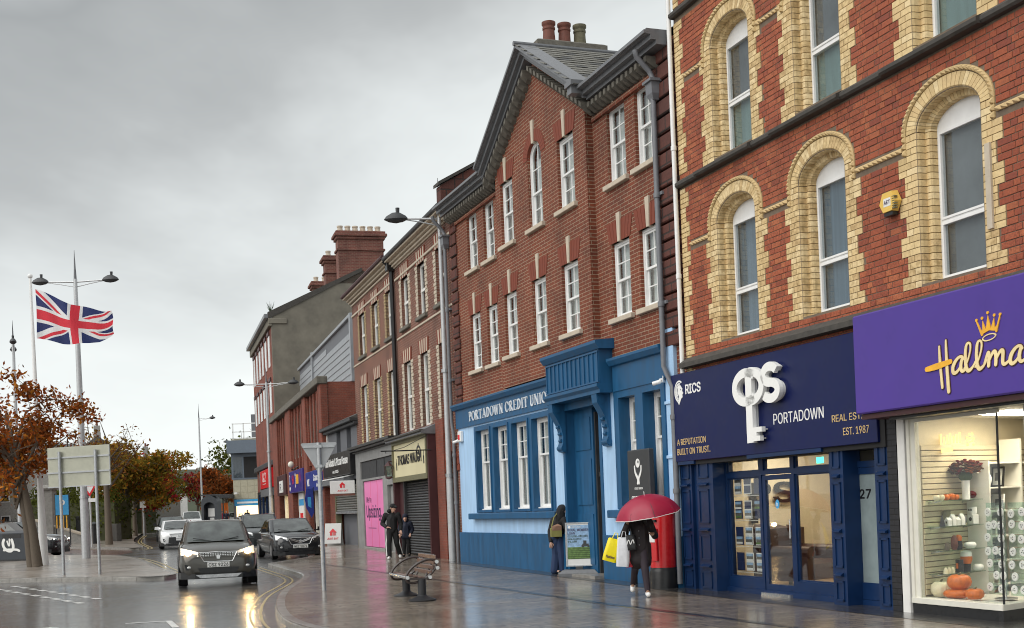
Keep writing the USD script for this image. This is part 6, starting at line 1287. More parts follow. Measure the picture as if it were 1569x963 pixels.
wsal = d1.buffer(3, cap_style=3).union(d2.buffer(3, cap_style=3)).intersection(full)
def half(a, b, s): return LineString([a, b]).buffer(s * 2, single_sided=True, cap_style=2)
ctr = (30, 15)
rsal = unary_union([half((0, 0), ctr, -1), half(ctr, (60, 30), 1), half((0, 30), ctr, -1), half(ctr, (60, 0), 1)]).intersection(full).difference(wcross)
def flag_xyz(u, v):
    top = np.interp(u, [0, .25, .45, .7, .9, 1], [0, -.33, -.62, -.78, -.92, -.95]); bot = np.interp(u, [0, .3, .5, .65, .8, 1], [-1.78, -2.0, -2.07, -2.05, -1.98, -1.72])
    x = .1 + 2.78 * (u ** .97) + .05 * np.sin(v * 5 + u * 4) * u; y = .16 * np.sin(u * 9 + v * 1.6) * (.25 + u) + .05 * np.sin(u * 21 + v * 3)
    return np.stack([x, y, bot + (top - bot) * v + .02 * np.sin(u * 13)], -1)
for nm, g, m_ in (('blue_field', full.difference(wsal).difference(wcross), 'flag_blue'), ('white_saltire', wsal.union(wcross).difference(rsal).difference(rcross), 'flag_white'), ('red_saltire', rsal, 'flag_red'), ('red_cross', rcross, 'flag_red')):
    for piece in getattr(g, 'geoms', [g]):
        if piece.geom_type != 'Polygon' or piece.area < .5: continue
        mb = MB()
        for i in range(30):
            for j in range(8):
                q = piece.intersection(sbox(i * 2, j * 3.75, i * 2 + 2, j * 3.75 + 3.75))
                for s in getattr(q, 'geoms', [q]):
                    if s.geom_type == 'Polygon' and s.area > 1e-3: v, f = trimesh.creation.triangulate_polygon(s, engine='earcut'); mb.add(flag_xyz(v[:, 0] / Wd, v[:, 1] / Ht), f)
        part(FL, nm, mb, m_)
# back of the direction sign
T = thing('road_sign', 'back of a large rectangular road sign on two grey posts', 'road sign', (-12.6, 36.25, zp(36.25)), -20)
for x in (-.64, .64): mb = MB(); mb.tube([(x, -.07, 0), (x, -.07, 3.62)], .046, 10); part(T, 'post', mb, 'galvanised', smooth=40)
mb = MB(); mb.cbox(-1.13, 1.1, .0, .03, 2.57, 3.75, .01); part(T, 'panel', mb, 'sign_back')
for z in (2.98, 3.42): mb = MB(); mb.box(-1.12, 1.09, -.035, .0, z, z + .045); part(T, 'rail', mb, 'sign_grey')
mb = MB(); mb.box(-1.13, 1.1, -.02, .0, 2.57, 2.6); mb.box(1.08, 1.1, -.02, .0, 2.57, 3.75); part(T, 'edge', mb, 'sign_grey')
# give way sign seen from behind
T = thing('give_way_sign', 'grey back of a triangular give way sign on the right pavement', 'road sign', (-3.95, 25.64, zp(25.64)), 2)
mb = MB(); mb.tube([(0, 0, 0), (0, 0, 3.06)], .045, 12); part(T, 'post', mb, 'galvanised', smooth=40)
tri = Polygon([(-.37, 3.05), (.37, 3.05), (.0, 2.40)]).buffer(-.02).buffer(.03); mb = MB(); mb.poly(tri, .05, .055); part(T, 'panel', mb, 'sign_grey'); mb = MB(); mb.poly(tri.buffer(-.03), .0555, .057); part(T, 'face', mb, 'letter_white')
for z, w in ((2.98, .33), (2.57, .1)): mb = MB(); mb.box(-w, w, .02, .05, z - .022, z + .022); mb.box(-.07, .07, -.05, .03, z - .03, z + .03); part(T, 'clamp', mb, 'galvanised')
T = thing('give_way_sign', 'small red and white give way sign beyond the side street', 'road sign', (-22.6, 66.5, zp(66.5)), 10)
mb = MB(); mb.tube([(0, 0, 0), (0, 0, 3.0)], .05, 8); part(T, 'post', mb, 'post_white'); mb = MB(); mb.poly(Polygon([(-.38, 3.35), (.38, 3.35), (0, 2.7)]), -.07, -.06); part(T, 'panel', mb, 'sign_red'); mb = MB(); mb.poly(Polygon([(-.22, 3.26), (.22, 3.26), (0, 2.88)]), -.075, -.07); part(T, 'face', mb, 'letter_white'); mb = MB(); mb.box(-.3, .3, -.07, -.06, 2.42, 2.62); part(T, 'plate', mb, 'letter_white')
T = thing('sign_post', 'thin post with small white plate at the left kerb beside the trees', 'post', (-27.5, 92.5, zp(92.5)), 10); mb = MB(); mb.tube([(0, 0, 0), (0, 0, 2.6)], .05, 8); part(T, 'post', mb, 'post_white'); mb = MB(); mb.box(-.22, .22, -.08, -.06, 2.1, 2.62); part(T, 'plate', mb, 'letter_white')
T = thing('litter_bin', 'dark grey litter bin with white scrawl at the left edge', 'bin', (-20.1, 50.2, zp(50.2)), -8)
mb = MB(); mb.hull([(x, y, z) for x in (-.62, .62) for y in (-.35, .35) for z in (.05, 1.12)] + [(x, y, 1.22) for x in (-.55, .55) for y in (-.28, .28)]); part(T, 'body', mb, 'bin_grey'); mb = MB(); mb.box(-.66, .66, -.38, .38, 0, .06); part(T, 'base', mb, 'black_paint'); mb = MB(); mb.box(-.4, .4, -.36, -.34, .92, 1.08); part(T, 'slot', mb, 'black_paint')
mb = MB(); mb.poly(unary_union([stroke([(-.34, .86), (-.3, .5), (-.02, .42), (.0, .85)], .055), stroke([(-.2, .8), (-.12, .62), (-.1, .88)], .03), stroke([(-.35, .45), (.1, .46), (.3, .40)], .045)]), -.36, -.351); part(T, 'scrawl', mb, 'letter_white')
T = thing('litter_bin', 'slim black litter bin by the white car beyond the side street', 'bin', (-25.1, 74.4, zp(74.4))); mb = MB(); mb.lathe([(.25, 0), (.26, 1.1), (.28, 1.12), (.28, 1.2), (.001, 1.32)], n=14); part(T, 'body', mb, 'black_paint')
# bench: curved steel loops, timber slats, two pedestals
BN = thing('bench', 'bench of brown slats with looped dark steel arms on two pedestals', 'bench', (-1.86, 22.75, zp(22.75)), math.degrees(math.atan2(-1.33, .40)))
for x in (-.68, .68):
    mb = MB(); mb.lathe([(.25, 0), (.25, .02), (.17, .045), (.1, .075), (.075, .1), (.075, .38)], (x, .0, 0), 20); part(BN, 'pedestal', mb, 'bench_iron', smooth=40)
    t = np.linspace(0, 2 * np.pi, 40, endpoint=False); e = .31 * np.cos(t), .15 * np.sin(t); an = math.radians(30)
    mb = MB(); mb.tube(np.c_[np.full(40, x), .0 + e[0] * math.cos(an) - e[1] * math.sin(an), .52 + e[0] * math.sin(an) + e[1] * math.cos(an)], .022, 8, closed=True); mb.box(x - .04, x + .04, -.22, .16, .37, .405); part(BN, 'arm_loop', mb, 'bench_steel', smooth=50)
for k, y in enumerate((-.20, -.11, -.02, .07, .15)): mb = MB(); mb.cbox(-.70, .70, y - .04, y + .04, .415 - .02 * k + .02, .445 - .02 * k + .02, .008); part(BN, 'seat_slat', mb, 'bench_wood')
for k in range(4): mb = MB(); y, z = .18 + k * .03, .49 + k * .09; mb.cbox(-.70, .70, y - .014, y + .014, z - .037, z + .037, .008); part(BN, 'back_slat', mb, 'bench_wood')
mb = MB(); mb.tube([(-.72, -.27, .42), (.72, -.27, .42)], .028, 10); part(BN, 'front_rail', mb, 'steel', smooth=40)
for x in (-.74, .74):
    for y, z in ((-.27, .42), (.27, .68), (.28, .57), (.14, .41)): mb = MB(); mb.tube([(x * .97, y, z), (x * 1.05, y, z)], .034, 10); part(BN, 'bolt_cap', mb, 'steel', smooth=40)
for x in (-.4, .4): mb = MB(); mb.tube([(x, .14, .4), (x, .2, .52), (x, .31, .80)], .02, 6); part(BN, 'back_support', mb, 'bench_steel')
# red pillar box
PB = thing('postbox', 'red round pillar box with black base by the dark blue shopfront', 'postbox', (2.745, 22.83, zp(22.83)), -60)
mb = MB(); mb.lathe([(.24, .38), (.24, 1.36), (.255, 1.38), (.255, 1.42), (.24, 1.44)], n=28); part(PB, 'body', mb, 'postbox_red', smooth=40); mb = MB(); mb.lathe([(.27, 0), (.27, .3), (.245, .34), (.245, .38)], n=28); part(PB, 'base', mb, 'black_paint', smooth=40)
mb = MB(); mb.lathe([(.25, 1.44), (.30, 1.47), (.30, 1.53), (.24, 1.58), (.1, 1.64), (.001, 1.65)], n=28); part(PB, 'cap', mb, 'postbox_red', smooth=40)
mb = MB(); mb.box(-.13, .13, -.26, -.22, 1.22, 1.26); part(PB, 'slot', mb, 'black_paint'); mb = MB(); mb.cbox(-.14, .14, -.25, -.2, .5, 1.1, .01); part(PB, 'door', mb, 'postbox_red'); mb = MB(); mb.box(-.1, .1, -.258, -.25, .85, 1.05); part(PB, 'plate', mb, 'paper')
# swing poster sign on a ballast base
PS = thing('poster_stand', 'swing poster stand showing tractor and field outside the blue entrance', 'poster stand', (1.42, 27.1, zp(27.1)), -10)
mb = MB(); mb.hull([(x, y, z) for (e, z) in ((0, .0), (.0, .06), (-.08, .13)) for x in (-.43 - e, .43 + e) for y in (-.28 - e * .8, .28 + e * .8)]); part(PS, 'base', mb, 'lead'); R_ = rotx(-.06)
def tilted(name, mb, m_): mb.v = [v @ R_.T for v in mb.v]; part(PS, name, mb, m_)
mb = MB(); mb.poly(sbox(-.29, .2, .29, 1.16).difference(sbox(-.265, .225, .265, 1.135)), -.02, .02); tilted('frame', mb, 'galvanised'); mb = MB(); mb.box(-.08, .08, -.03, .03, .1, .2); tilted('spring', mb, 'charcoal')
mb = MB(); mb.box(-.265, .265, -.005, .005, .225, 1.135); tilted('poster', mb, 'paper')
for z0, z1, m_ in ((.36, .62, 'photo_green'), (.62, 1.1, 'photo_sky')): mb = MB(); mb.box(-.25, .25, -.009, -.005, z0, z1); tilted('print', mb, m_)
mb = MB()
for k in range(6): mb.hull([(-.25 + .02 * k, -.0105, .38 + k * .04), (.25, -.0105, .36 + k * .042), (.25, -.0105, .372 + k * .042), (-.25 + .02 * k, -.0105, .386 + k * .04), (0, -.0095, .38 + k * .04)])
tilted('crop_row', mb, 'hedge'); mb = MB(); mb.hull([(x, y, z) for x in (.08, .22) for y in (-.013, -.009) for z in (.63, .69)]); mb.hull([(x, y, z) for x in (.1, .17) for y in (-.013, -.009) for z in (.68, .76)]); mb.tube([(.09, -.012, .64), (.09, -.010, .64)], .035, 10); mb.tube([(.21, -.012, .635), (.21, -.010, .635)], .025, 10); tilted('tractor', mb, 'charcoal')
mb = MB(); mb.text('RURAL MEMBER', -.24, .97, .05, -.009, .003, width=.46, bold=True); mb.text('LOAN', -.24, .90, .05, -.009, .003, width=.16, bold=True); tilted('lettering', mb, 'ink')
mb = MB(); mb.text('£10,000-£50,000', -.24, .84, .04, -.009, .003, width=.44, bold=True); mb.text('FROM AS LOW AS', -.24, .78, .035, -.009, .003, width=.3, bold=True); mb.text('5% APR', -.24, .72, .04, -.009, .003, width=.2, bold=True); tilted('lettering', mb, 'hedge'); mb = MB(); mb.lathe([(.001, -.004), (.03, -.004), (.03, .0)], (0, 0, 0), 12); mb.v = [np.c_[v[:, 0] - .2, v[:, 2] - .009, v[:, 1] + 1.06] for v in mb.v]; mb.text('CREDIT UNION', -.15, 1.045, .03, -.009, .003, width=.2); tilted('emblem', mb, 'letter_white')
# dark arched kiosk in mid street
T = thing('kiosk', 'dark arched information kiosk at the right pavement in mid distance', 'kiosk', (-25.2, 104, zp(104)), -14)
mb = MB(); g = arched(0, .72, 0, 2.4, .55); mb.poly(g.difference(arched(0, .5, .0, 2.0, .4)), -.4, .4); mb.poly(arched(0, .5, .0, 2.0, .4), .1, .3); part(T, 'body', mb, 'bin_grey'); mb = MB(); mb.box(-.35, .35, .06, .1, 1.2, 1.9); mb.box(-.2, .2, .06, .1, .7, 1.1); part(T, 'panel', mb, 'paper'); mb = MB(); mb.box(-.75, .75, -.42, .42, 2.95, 3.05); part(T, 'cap', mb, 'bin_grey')
# ---------------------------------------------------------------- cars
def loft(mb, stations, smooth_top=True):
    """stations: (x, half width, z low, z belt, z top centre)."""
    P = []
    for x, w, zl, zb, zt in stations:
        h = [(0, zl), (w * .80, zl), (w * .95, zl + (zb - zl) * .12), (w, zl + (zb - zl) * .45), (w * .985, zl + (zb - zl) * .78), (w * .93, zb - .02), (w * .80, zb + (zt - zb) * .55), (w * .45, zt - .005), (0, zt)]
        ring = [(x, -y, z) for y, z in h] + [(x, y, z) for y, z in h[-2:0:-1]]; P.append(ring)
    P = np.array(P); n = P.shape[1]; Q = np.concatenate([P, P[:, :1]], 1); mb.grid(Q[:, ::-1])
    for i, o in ((0, -1), (len(P) - 1, 1)): mb.add(P[i], [[0, j, j + 1][::o] for j in range(1, n - 1)])
    return mb
def car(label, loc, deg, colour, L=4.5, W=1.84, H_=1.62, hood=1.02, belt=1.05, nose=.55, cowl=.95, roof_f=.35, roof_r=-1.5, tail=-2.1, clr=.2, suv=False, lit=None, plate=None, name='parked_car', cat='car', group='cars in the street', grille='bars', rails=False, lod=1):
    """A car built along +x, wheels on z=0; rz turns it to face deg (as the frames)."""
    C = thing(name, label, cat, loc, deg - 90, group); w = W / 2; f = L / 2; mb = MB()
    st = [(f, w * .62, clr + .12, nose + .02, nose + .05), (f - .05, w * .80, clr + .03, nose + .10, nose + .15), (f - .16, w * .92, clr, nose + .17, nose + .25), (f - .4, w * .985, clr, hood - .14, hood - .06), (f - .8, w, clr, hood - .06, hood), (cowl, w, clr, belt - .03, belt + .0), (0, w, clr, belt - .0, belt + .03), (-f + .8, w, clr, belt + .02, belt + .04), (-f + .25, w * .96, clr + .05, belt, belt + .03), (-f + .04, w * .88, clr + .1, belt - .06, belt), (-f, w * .7, clr + .2, belt - .15, belt - .1)]
    loft(mb, st); part(C, 'body', mb, colour, smooth=50)
    zr_, tw = H_, w * .77; gb = w * .93; mb = MB(); pts = []
    for s in (-1, 1): pts += [(cowl + .02, s * gb * .90, belt - .03), (cowl - .35, s * gb, belt - .03), (tail, s * gb * .92, belt), (roof_f, s * tw * .90, zr_ - .06), (roof_f - .3, s * tw, zr_ - .03), (roof_r, s * tw * .95, zr_ - .06), (roof_f - .05, s * tw * .6, zr_ - .015), (-.4, s * tw * .7, zr_), (roof_r, s * tw * .6, zr_ - .02)]
    pts += [(cowl + .10, 0, belt - .03), (roof_f + .05, 0, zr_ - .02)]
    mb.hull(pts); part(C, 'cabin', mb, colour, smooth=35)
    def on(p, q, u): return np.array(p) * (1 - u) + np.array(q) * u
    a0, a1 = np.array([cowl + .06, gb * .82, belt + .0]), np.array([roof_f + .015, tw * .84, zr_ - .075]); c0, c1 = np.array([cowl + .13, 0, belt + .0]), np.array([roof_f + .085, 0, zr_ - .05])
    m_ = np.array([1, -1, 1]); o = np.array([.02, 0, .012])
    mb = MB(); mb.grid(np.array([[a0, c0, a0 * m_], [on(a0, a1, .5) + [.015, .01, 0], on(c0, c1, .5) + [.03, 0, .0], (on(a0, a1, .5) + [.015, .01, 0]) * m_], [a1, c1, a1 * m_]]) + o); part(C, 'windscreen', mb, 'car_screen', smooth=60)
    for s in (-1, 1):
        n_ = np.array([0, s * .012, .004]); mb = MB(); e0, e1 = np.array([cowl - .42, s * gb * .995, belt + .04]), np.array([tail + .5, s * gb * .95, belt + .05]); t0, t1 = np.array([roof_f - .33, s * tw * 1.02, zr_ - .10]), np.array([roof_r + .1, s * tw * .99, zr_ - .10])
        for u0, u1 in ((.02, .45), (.50, .97)): mb.quad(*(on(e0, e1, u0) + n_, on(e0, e1, u1) + n_, on(t0, t1, u1) + n_, on(t0, t1, u0) + n_)[::s])
        part(C, 'side_window', mb, 'car_screen')
        mb = MB(); mb.hull([(cowl - .30 + dx, s * (w + y), belt + z) for dx, y, z in ((.1, .02, 0), (.1, .2, 0), (.02, .22, 0), (.1, .03, .15), (.1, .19, .15), (0, .2, .14), (0, .04, .0))]); mb.box(cowl - .3, cowl - .24, min(s * w * .9, s * (w + .05)), max(s * w * .9, s * (w + .05)), belt + .01, belt + .05); part(C, 'mirror', mb, colour if colour == 'car_white' else 'trim_black')
        for x in (f - .86, -f + .82):
            r = .34 if suv else .31; y = s * (w - .10); q = MB(); q.lathe([(r * .6, -.10), (r * .93, -.11), (r, -.07), (r, .07), (r * .93, .11), (r * .6, .10)], n=20); q.v = [np.c_[v[:, 0] + x, v[:, 2] + y, v[:, 1] + r] for v in q.v]; wl_ = part(C, 'wheel', q, 'rubber', smooth=40)
            if lod: q = MB(); q.lathe([(.001, .09), (r * .3, .10), (r * .62, .08), (r * .64, .11)], n=14); q.v = [np.c_[v[:, 0] + x, s * v[:, 2] + y, v[:, 1] + r] for v in q.v]; part(wl_, 'rim', q, 'alloy')
            q = MB(); q.lathe([(.001, 0), (r * 1.16, 0), (r * 1.16, .012), (.001, .012)], n=20); q.v = [np.c_[v[:, 0] + x, v[:, 2] + s * (w - .004), v[:, 1] + r + .02] for v in q.v]; part(C, 'wheel_arch', q, 'trim_black')
        # headlamp
        hy0, hy1 = w * .50, w * .93; hz = nose + .13
        hl = [(f - .02, s * hy0, hz - .04), (f - .19, s * hy1, hz + .0), (f - .33, s * hy1, hz + .18), (f - .09, s * hy0, hz + .07)]
        mb = MB(); mb.hull(hl + [(x - .12, y * .97, z) for x, y, z in hl] + [(f - .10, s * (hy0 + hy1) / 2, hz + .02)]); hp = part(C, 'headlamp', mb, 'lamp_glass', smooth=30)
        if lit: mb = MB(); mb.ball((f - .09, s * (hy0 * .4 + hy1 * .6), hz + .055), (.03, .085, .055) if lit == 'headlight' else (.02, .05, .03), 2); part(hp, 'bulb', mb, lit)
        mb = MB(); mb.hull([(x, s * y, z) for x in (f - .035, f - .2) for y, z in ((w * .6, clr + .2), (w * .82, clr + .2), (w * .85, clr + .34), (w * .66, clr + .3))]); fg = part(C, 'fog_lamp', mb, 'trim_black'); mb = MB(); mb.ball((f - .04, s * w * .73, clr + .26), (.03, .06, .035), 1); part(fg, 'lens', mb, 'lamp_glass')
    gy, g0, g1 = w * .48, nose - .03, nose + .18; X = f + .0
    mb = MB(); mb.hull([(X - .06 + (.03 if z == g0 else 0) + dx, y, z) for dx in (0, -.1) for y, z in ((-gy, g1), (gy, g1), (-gy * .72, g0), (gy * .72, g0))]); G_ = part(C, 'grille', mb, 'trim_black')
    if lod:
        mb = MB(); xg = lambda z: X - .05 + .03 * (g1 - z) / (g1 - g0)
        if grille == 'bars':
            for i in range(15):
                y = -gy * .9 + i * gy * 1.8 / 14
                for z in np.arange(g0 + .03, g1 - .01, .04):
                    if abs(y) < gy * (.70 + .28 * (z - g0) / (g1 - g0)): mb.box(xg(z), xg(z) + .016, y - .018, y + .018, z - .010, z + .010)
        else:
            for sg in (-1, 1): mb.tube([(X, 0, g0 + .04), (X - .01, sg * gy * .8, g1 - .05)], .012, 6); mb.tube([(X, 0, g0 + .09), (X - .01, sg * gy * .85, g1 - .01)], .012, 6)
        mb.tube([(X - .02, -gy * 1.02, g1 + .005), (X - .0, 0, g1 + .012), (X - .02, gy * 1.02, g1 + .005)], .011, 6); mb.tube([(X - .01, -gy * 1.0, g1), (X + .01, -gy * .74, g0 - .005), (X + .015, gy * .74, g0 - .005), (X - .01, gy * 1.0, g1)], .011, 6); part(G_, 'chrome', mb, 'chrome')
        mb = MB(); mb.hull([(X + .0 + dx, y, (g0 + g1) / 2 + z) for dx in (0, .03) for y, z in ((-.035, -.04), (.03, -.05), (.05, .02), (.0, .06), (-.04, .03))]); part(G_, 'emblem', mb, 'chrome')
        mb = MB(); mb.hull([(X + .012 + dx, y, z) for dx in (0, -.1) for y, z in ((-w * .52, clr + .24), (w * .52, clr + .24), (-w * .45, clr + .11), (w * .45, clr + .11))]); part(C, 'air_intake', mb, 'trim_black')
        mb = MB(); mb.hull([(X + .01, y, z) for y in (-w * .6, w * .6) for z in (clr - .02, clr + .10)] + [(X - .16, y, z) for y in (-w * .95, w * .95) for z in (clr - .02, clr + .14)] + [(X - .4, y, z) for y in (-w * 1.0, w * 1.0) for z in (clr - .02, clr + .14)]); part(C, 'bumper', mb, 'trim_black')
    if suv: mb = MB(); mb.hull([(X + .02 + dx, y, z) for dx in (0, -.06) for y, z in ((-w * .58, clr + .08), (w * .58, clr + .08), (-w * .46, clr + .0), (w * .46, clr + .0))]); part(C, 'skid_plate', mb, 'alloy')
    if plate:
        mb = MB(); mb.cbox(X - .01, X + .02, -.26, .26, nose - .17, nose - .05, .004); q = part(C, 'plate', mb, 'paper'); mb = MB(); mb.text(plate, 0, nose - .15, .078, 0, .003, width=.46, bold=True, center=True); mb.v = [np.c_[X + .02 - v[:, 1], v[:, 0], v[:, 2]] for v in mb.v]; part(q, 'lettering', mb, 'black_paint')
    if rails:
        for s in (-1, 1): mb = MB(); mb.tube([(roof_f - .05, s * tw * .9, zr_ - .04), (roof_f - .3, s * tw * .92, zr_ + .03), (roof_r + .2, s * tw * .92, zr_ + .03), (roof_r, s * tw * .9, zr_ - .03)], .018, 6); part(C, 'roof_rail', mb, 'alloy')
    if lod:
        for s in (-1, 1): mb = MB(); mb.tube([(cowl + .12, s * .12, belt + .02), (cowl + .03, s * .55, belt + .10)], .009, 4); part(C, 'wiper', mb, 'trim_black')
    return C
M['car_screen'] = usdkit.material(stage, '/World/Looks/car_screen', {'p': ('principled_bsdf', {'base_color': (.022, .028, .027), 'roughness': .04, 'coat_weight': 1.0, 'coat_roughness': .02}), 'g': ('geometry', {}), 'n': ('noise_texture', {'scale': 3.0, 'detail': 3}), 'r': ('rgb_ramp', {'ramp': [(.35, (.012, .016, .015)), (.7, (.07, .085, .08))]})}, [('g.position', 'n.vector'), ('n.fac', 'r.fac'), ('r.color', 'p.base_color')], surface='p.BSDF')
M['lamp_glass'] = usdkit.material(stage, '/World/Looks/lamp_glass', {'p': ('principled_bsdf', {'base_color': (.55, .56, .56), 'roughness': .08, 'metallic': .3, 'coat_weight': 1.0})}, [], surface='p.BSDF')
zc = lambda Y: float(zr(Y)) + .002
car('bronze grey crossover with lit headlamps driving towards the camera', (-7.68, 31.9, zc(31.9)), 15.3, 'car_bronze', 4.45, 1.86, 1.60, 1.03, 1.06, .64, .95, .35, -1.5, -2.1, .22, True, 'headlight', 'CSZ 9226', name='car', rails=True)
car('black saloon parked by the kerb on the right, chrome winged grille', (-8.25, 45.6, zc(45.6)), 20, 'car_black', 4.7, 1.80, 1.44, .92, .95, .56, .95, .25, -1.2, -2.0, .17, False, None, 'NEZ 5871', name='car', grille='wings')
car('white hatchback with lit lamps following the bronze crossover', (-17.1, 63.2, zc(63.2)), 17, 'car_white', 4.3, 1.80, 1.42, .93, .96, .56, .95, .3, -1.5, -2.0, .17, False, 'headlight_dim', None, name='car')
car('dark estate parked behind the black saloon', (-11.0, 53.6, zc(53.6)), 17, 'car_dark', 4.7, 1.86, 1.60, 1.0, 1.04, .62, .95, .3, -1.8, -2.2, .2, True, None, None, name='car', rails=True, lod=0)
car('dark car behind the white hatchback', (-21.6, 78.5, zc(78.5)), 17, 'car_dark', 4.4, 1.8, 1.55, .98, 1.0, .6, name='car', lod=0)
car('big silver white vehicle far up the street', (-30.0, 116, zc(116)), 15, 'car_white', 5.0, 2.0, 1.85, 1.15, 1.2, .7, suv=True, name='car', lod=0, lit='headlight_dim')
car('distant dark car in the queue behind the silver one', (-37.0, 142, zc(142)), 15, 'car_navy', 4.4, 1.8, 1.6, name='car', lod=0)
car('black car nosing out of the side street at the left edge', (-23.4, 58.6, zc(58.6)), 82, 'car_black', 4.6, 1.82, 1.66, 1.03, 1.07, .62, 1.0, .3, -1.5, -2.05, .18, False, 'headlight_dim', None, name='car')
car('small white car with rounded lamps standing on the far left pavement', (-31.0, 94.5, zp(94.5)), 10, 'car_white', 3.8, 1.72, 1.41, .98, 1.02, .62, .75, .25, -1.3, -1.75, .18, name='car')
car('grey parked car in a row beyond the kiosk', (-33.6, 150, zc(150)), 16, 'car_silver', 4.4, 1.8, 1.6, name='car', lod=0)
# ---------------------------------------------------------------- people
def ball_pts(c, r, n=10):
    i = np.arange(n * 3) + .5; ph = np.arccos(1 - 2 * i / (n * 3)); th = np.pi * (1 + 5 ** .5) * i
    return np.c_[np.cos(th) * np.sin(ph), np.sin(th) * np.sin(ph), np.cos(ph)] * r + c
def bone(a, ra, b, rb): return m3.Manifold.hull_points(np.vstack([ball_pts(np.array(a, float), np.array(ra)), ball_pts(np.array(b, float), np.array(rb))]))
def chain(*pr): return [bone(a[0], a[1], b[0], b[1]) for a, b in zip(pr, pr[1:])]
def flesh(bones, edge=.03, it=8):
    m = bones[0]
    for b in bones[1:]: m = m + b
    m = m.refine_to_length(edge); q = m.to_mesh(); t = trimesh.Trimesh(q.vert_properties[:, :3], q.tri_verts, process=True)
    return trimesh.smoothing.filter_taubin(t, iterations=it)
def hand(p, d, side, up=(0, 0, 1), curl=.5):
    """Palm, four fingers of unequal length and a thumb from the side of the palm."""
    p, d = np.array(p, float), np.array(d, float); d /= np.linalg.norm(d); u = np.array(up, float); s = np.cross(d, u); s /= np.linalg.norm(s); u = np.cross(s, d)
    B = [bone(p, .026, p + d * .085 + s * .02, .017), bone(p, .026, p + d * .085 - s * .02, .017)]
    for k, L in enumerate((.062, .074, .07, .054)):
        a = p + d * .085 + s * (-.03 + .02 * k); e = a + d * L * .5 - u * L * .3 * curl; t = e + d * L * .45 * (1 - curl) - u * L * .6 * curl; B += chain((a, .010), (e, .009), (t, .0075))
    a = p + d * .025 + s * side * .028; B += chain((a, .012), (a + d * .03 + s * side * .028, .010), (a + d * .06 + s * side * .03 - u * .01, .008)); return B
def person(label, loc, rz, J, cloth, skin='skin', hair=None, group=None, cat='person', extra=None):
    """J: joints; the figure faces -y. cloth: list of (name, material, bones)."""
    P = thing('person', label, cat, loc, rz, group); V = lambda k: np.array(J[k], float); s = J.get('s', 1.0)
    h, hd = V('head'), np.array(J.get('face', (0, -1, 0)), float); hd /= np.linalg.norm(hd); sd = np.cross(hd, (0, 0, 1)); sd /= np.linalg.norm(sd); up = np.cross(sd, hd)
    B = [bone(h + up * .035 * s - hd * .015, .088 * s, h + up * .01 * s + hd * .02, .074 * s), bone(h + hd * .02, .07 * s, h + hd * .05 * s - up * .075 * s, .038 * s), bone(h + hd * .088 * s + up * .01, .012 * s, h + hd * .105 * s - up * .022 * s, .015 * s)]
    for q in (-1, 1): B.append(bone(h + sd * q * .085 * s + up * .02, .014, h + sd * q * .088 * s - up * .02, .012))
    B += chain((h - up * .05 * s, .055 * s), (V('neck'), .058 * s), (V('chest'), .13 * s), (V('hip'), .11 * s))
    for q in 'lr':
        B += chain((V('chest') * .3 + V('sh' + q) * .7, .06 * s), (V('sh' + q), .055 * s), (V('el' + q), .042 * s), (V('ha' + q), .028 * s)); B += hand(V('ha' + q), J.get('hd' + q, V('ha' + q) - V('el' + q)), (1 if q == 'l' else -1) * J.get('th', 1), curl=J.get('curl', .6))
        B += chain((V('hip') * .6 + V('kn' + q) * .4 + [0, 0, .12], .062 * s), (V('kn' + q), .05 * s), (V('an' + q), .038 * s), (V('to' + q), .032 * s))
    part(P, 'body', flesh(B, .022, 5), skin, smooth=True)
    for q in (-1, 1):
        e = h + hd * .082 * s + up * .022 * s + sd * q * .034 * s; mb = MB(); mb.ball(e, .011 * s, 1); part(P, 'eye', mb, 'hair_dark')
    mb = MB(); mb.ball(h + hd * .082 * s - up * .05 * s, np.array([.02, .012, .007]) * s, 1); part(P, 'mouth', mb, 'flag_red')
    for nm, m_, bones in cloth: part(P, nm, flesh(bones, .03, 6), m_, smooth=True)
    if extra: extra(P, h, hd, sd, up)
    return P
def legs(J, r0, r1, r2, end=1.0):
    hp = np.array(J['hip'], float); B = [bone(hp + [-.05, 0, 0], r0 * 1.05, hp + [.05, 0, 0], r0 * 1.05), bone(hp, r0 * 1.1, hp - [0, 0, .10], r0)]
    for q in 'lr':
        V = lambda k: np.array(J[k], float); a = V('kn' + q) * (1 - end) + V('an' + q) * end; B += chain((V('hip') + (V('kn' + q) - V('hip')) * [.7, .3, .12], r0), (V('kn' + q), r1), (a, r2))
    return B
def shoes(J, r=.045):
    B = []
    for q in 'lr': a, t = np.array(J['an' + q], float), np.array(J['to' + q], float); B += [bone(a + [0, 0, -.035], r * .9, t, r * .8), bone(a + [0, .03, -.04], r * .8, a + [0, 0, .01], r * .85)]
    return B
def top_(J, rc, rh, ra, rf, hem=None, rhem=.2):
    V = lambda k: np.array(J[k], float); B = chain((V('neck') - [0, 0, .03], .075), (V('chest'), rc), (V('hip'), rh))
    if hem is not None: B += [bone(V('hip') + [-.04, 0, 0], rh * .9, V('hip') + [-.05, 0, -hem], rhem), bone(V('hip') + [.04, 0, 0], rh * .9, V('hip') + [.05, 0, -hem], rhem), bone(V('hip') + [-.06, -.03, -hem * .9], rhem * .95, V('hip') + [.06, -.03, -hem * .9], rhem * .95)]
    for q in 'lr': B += chain((V('chest') * .4 + V('sh' + q) * .6, .09), (V('sh' + q), ra), (V('el' + q), ra * .85), (V('ha' + q) * .88 + V('el' + q) * .12, rf))
    return B
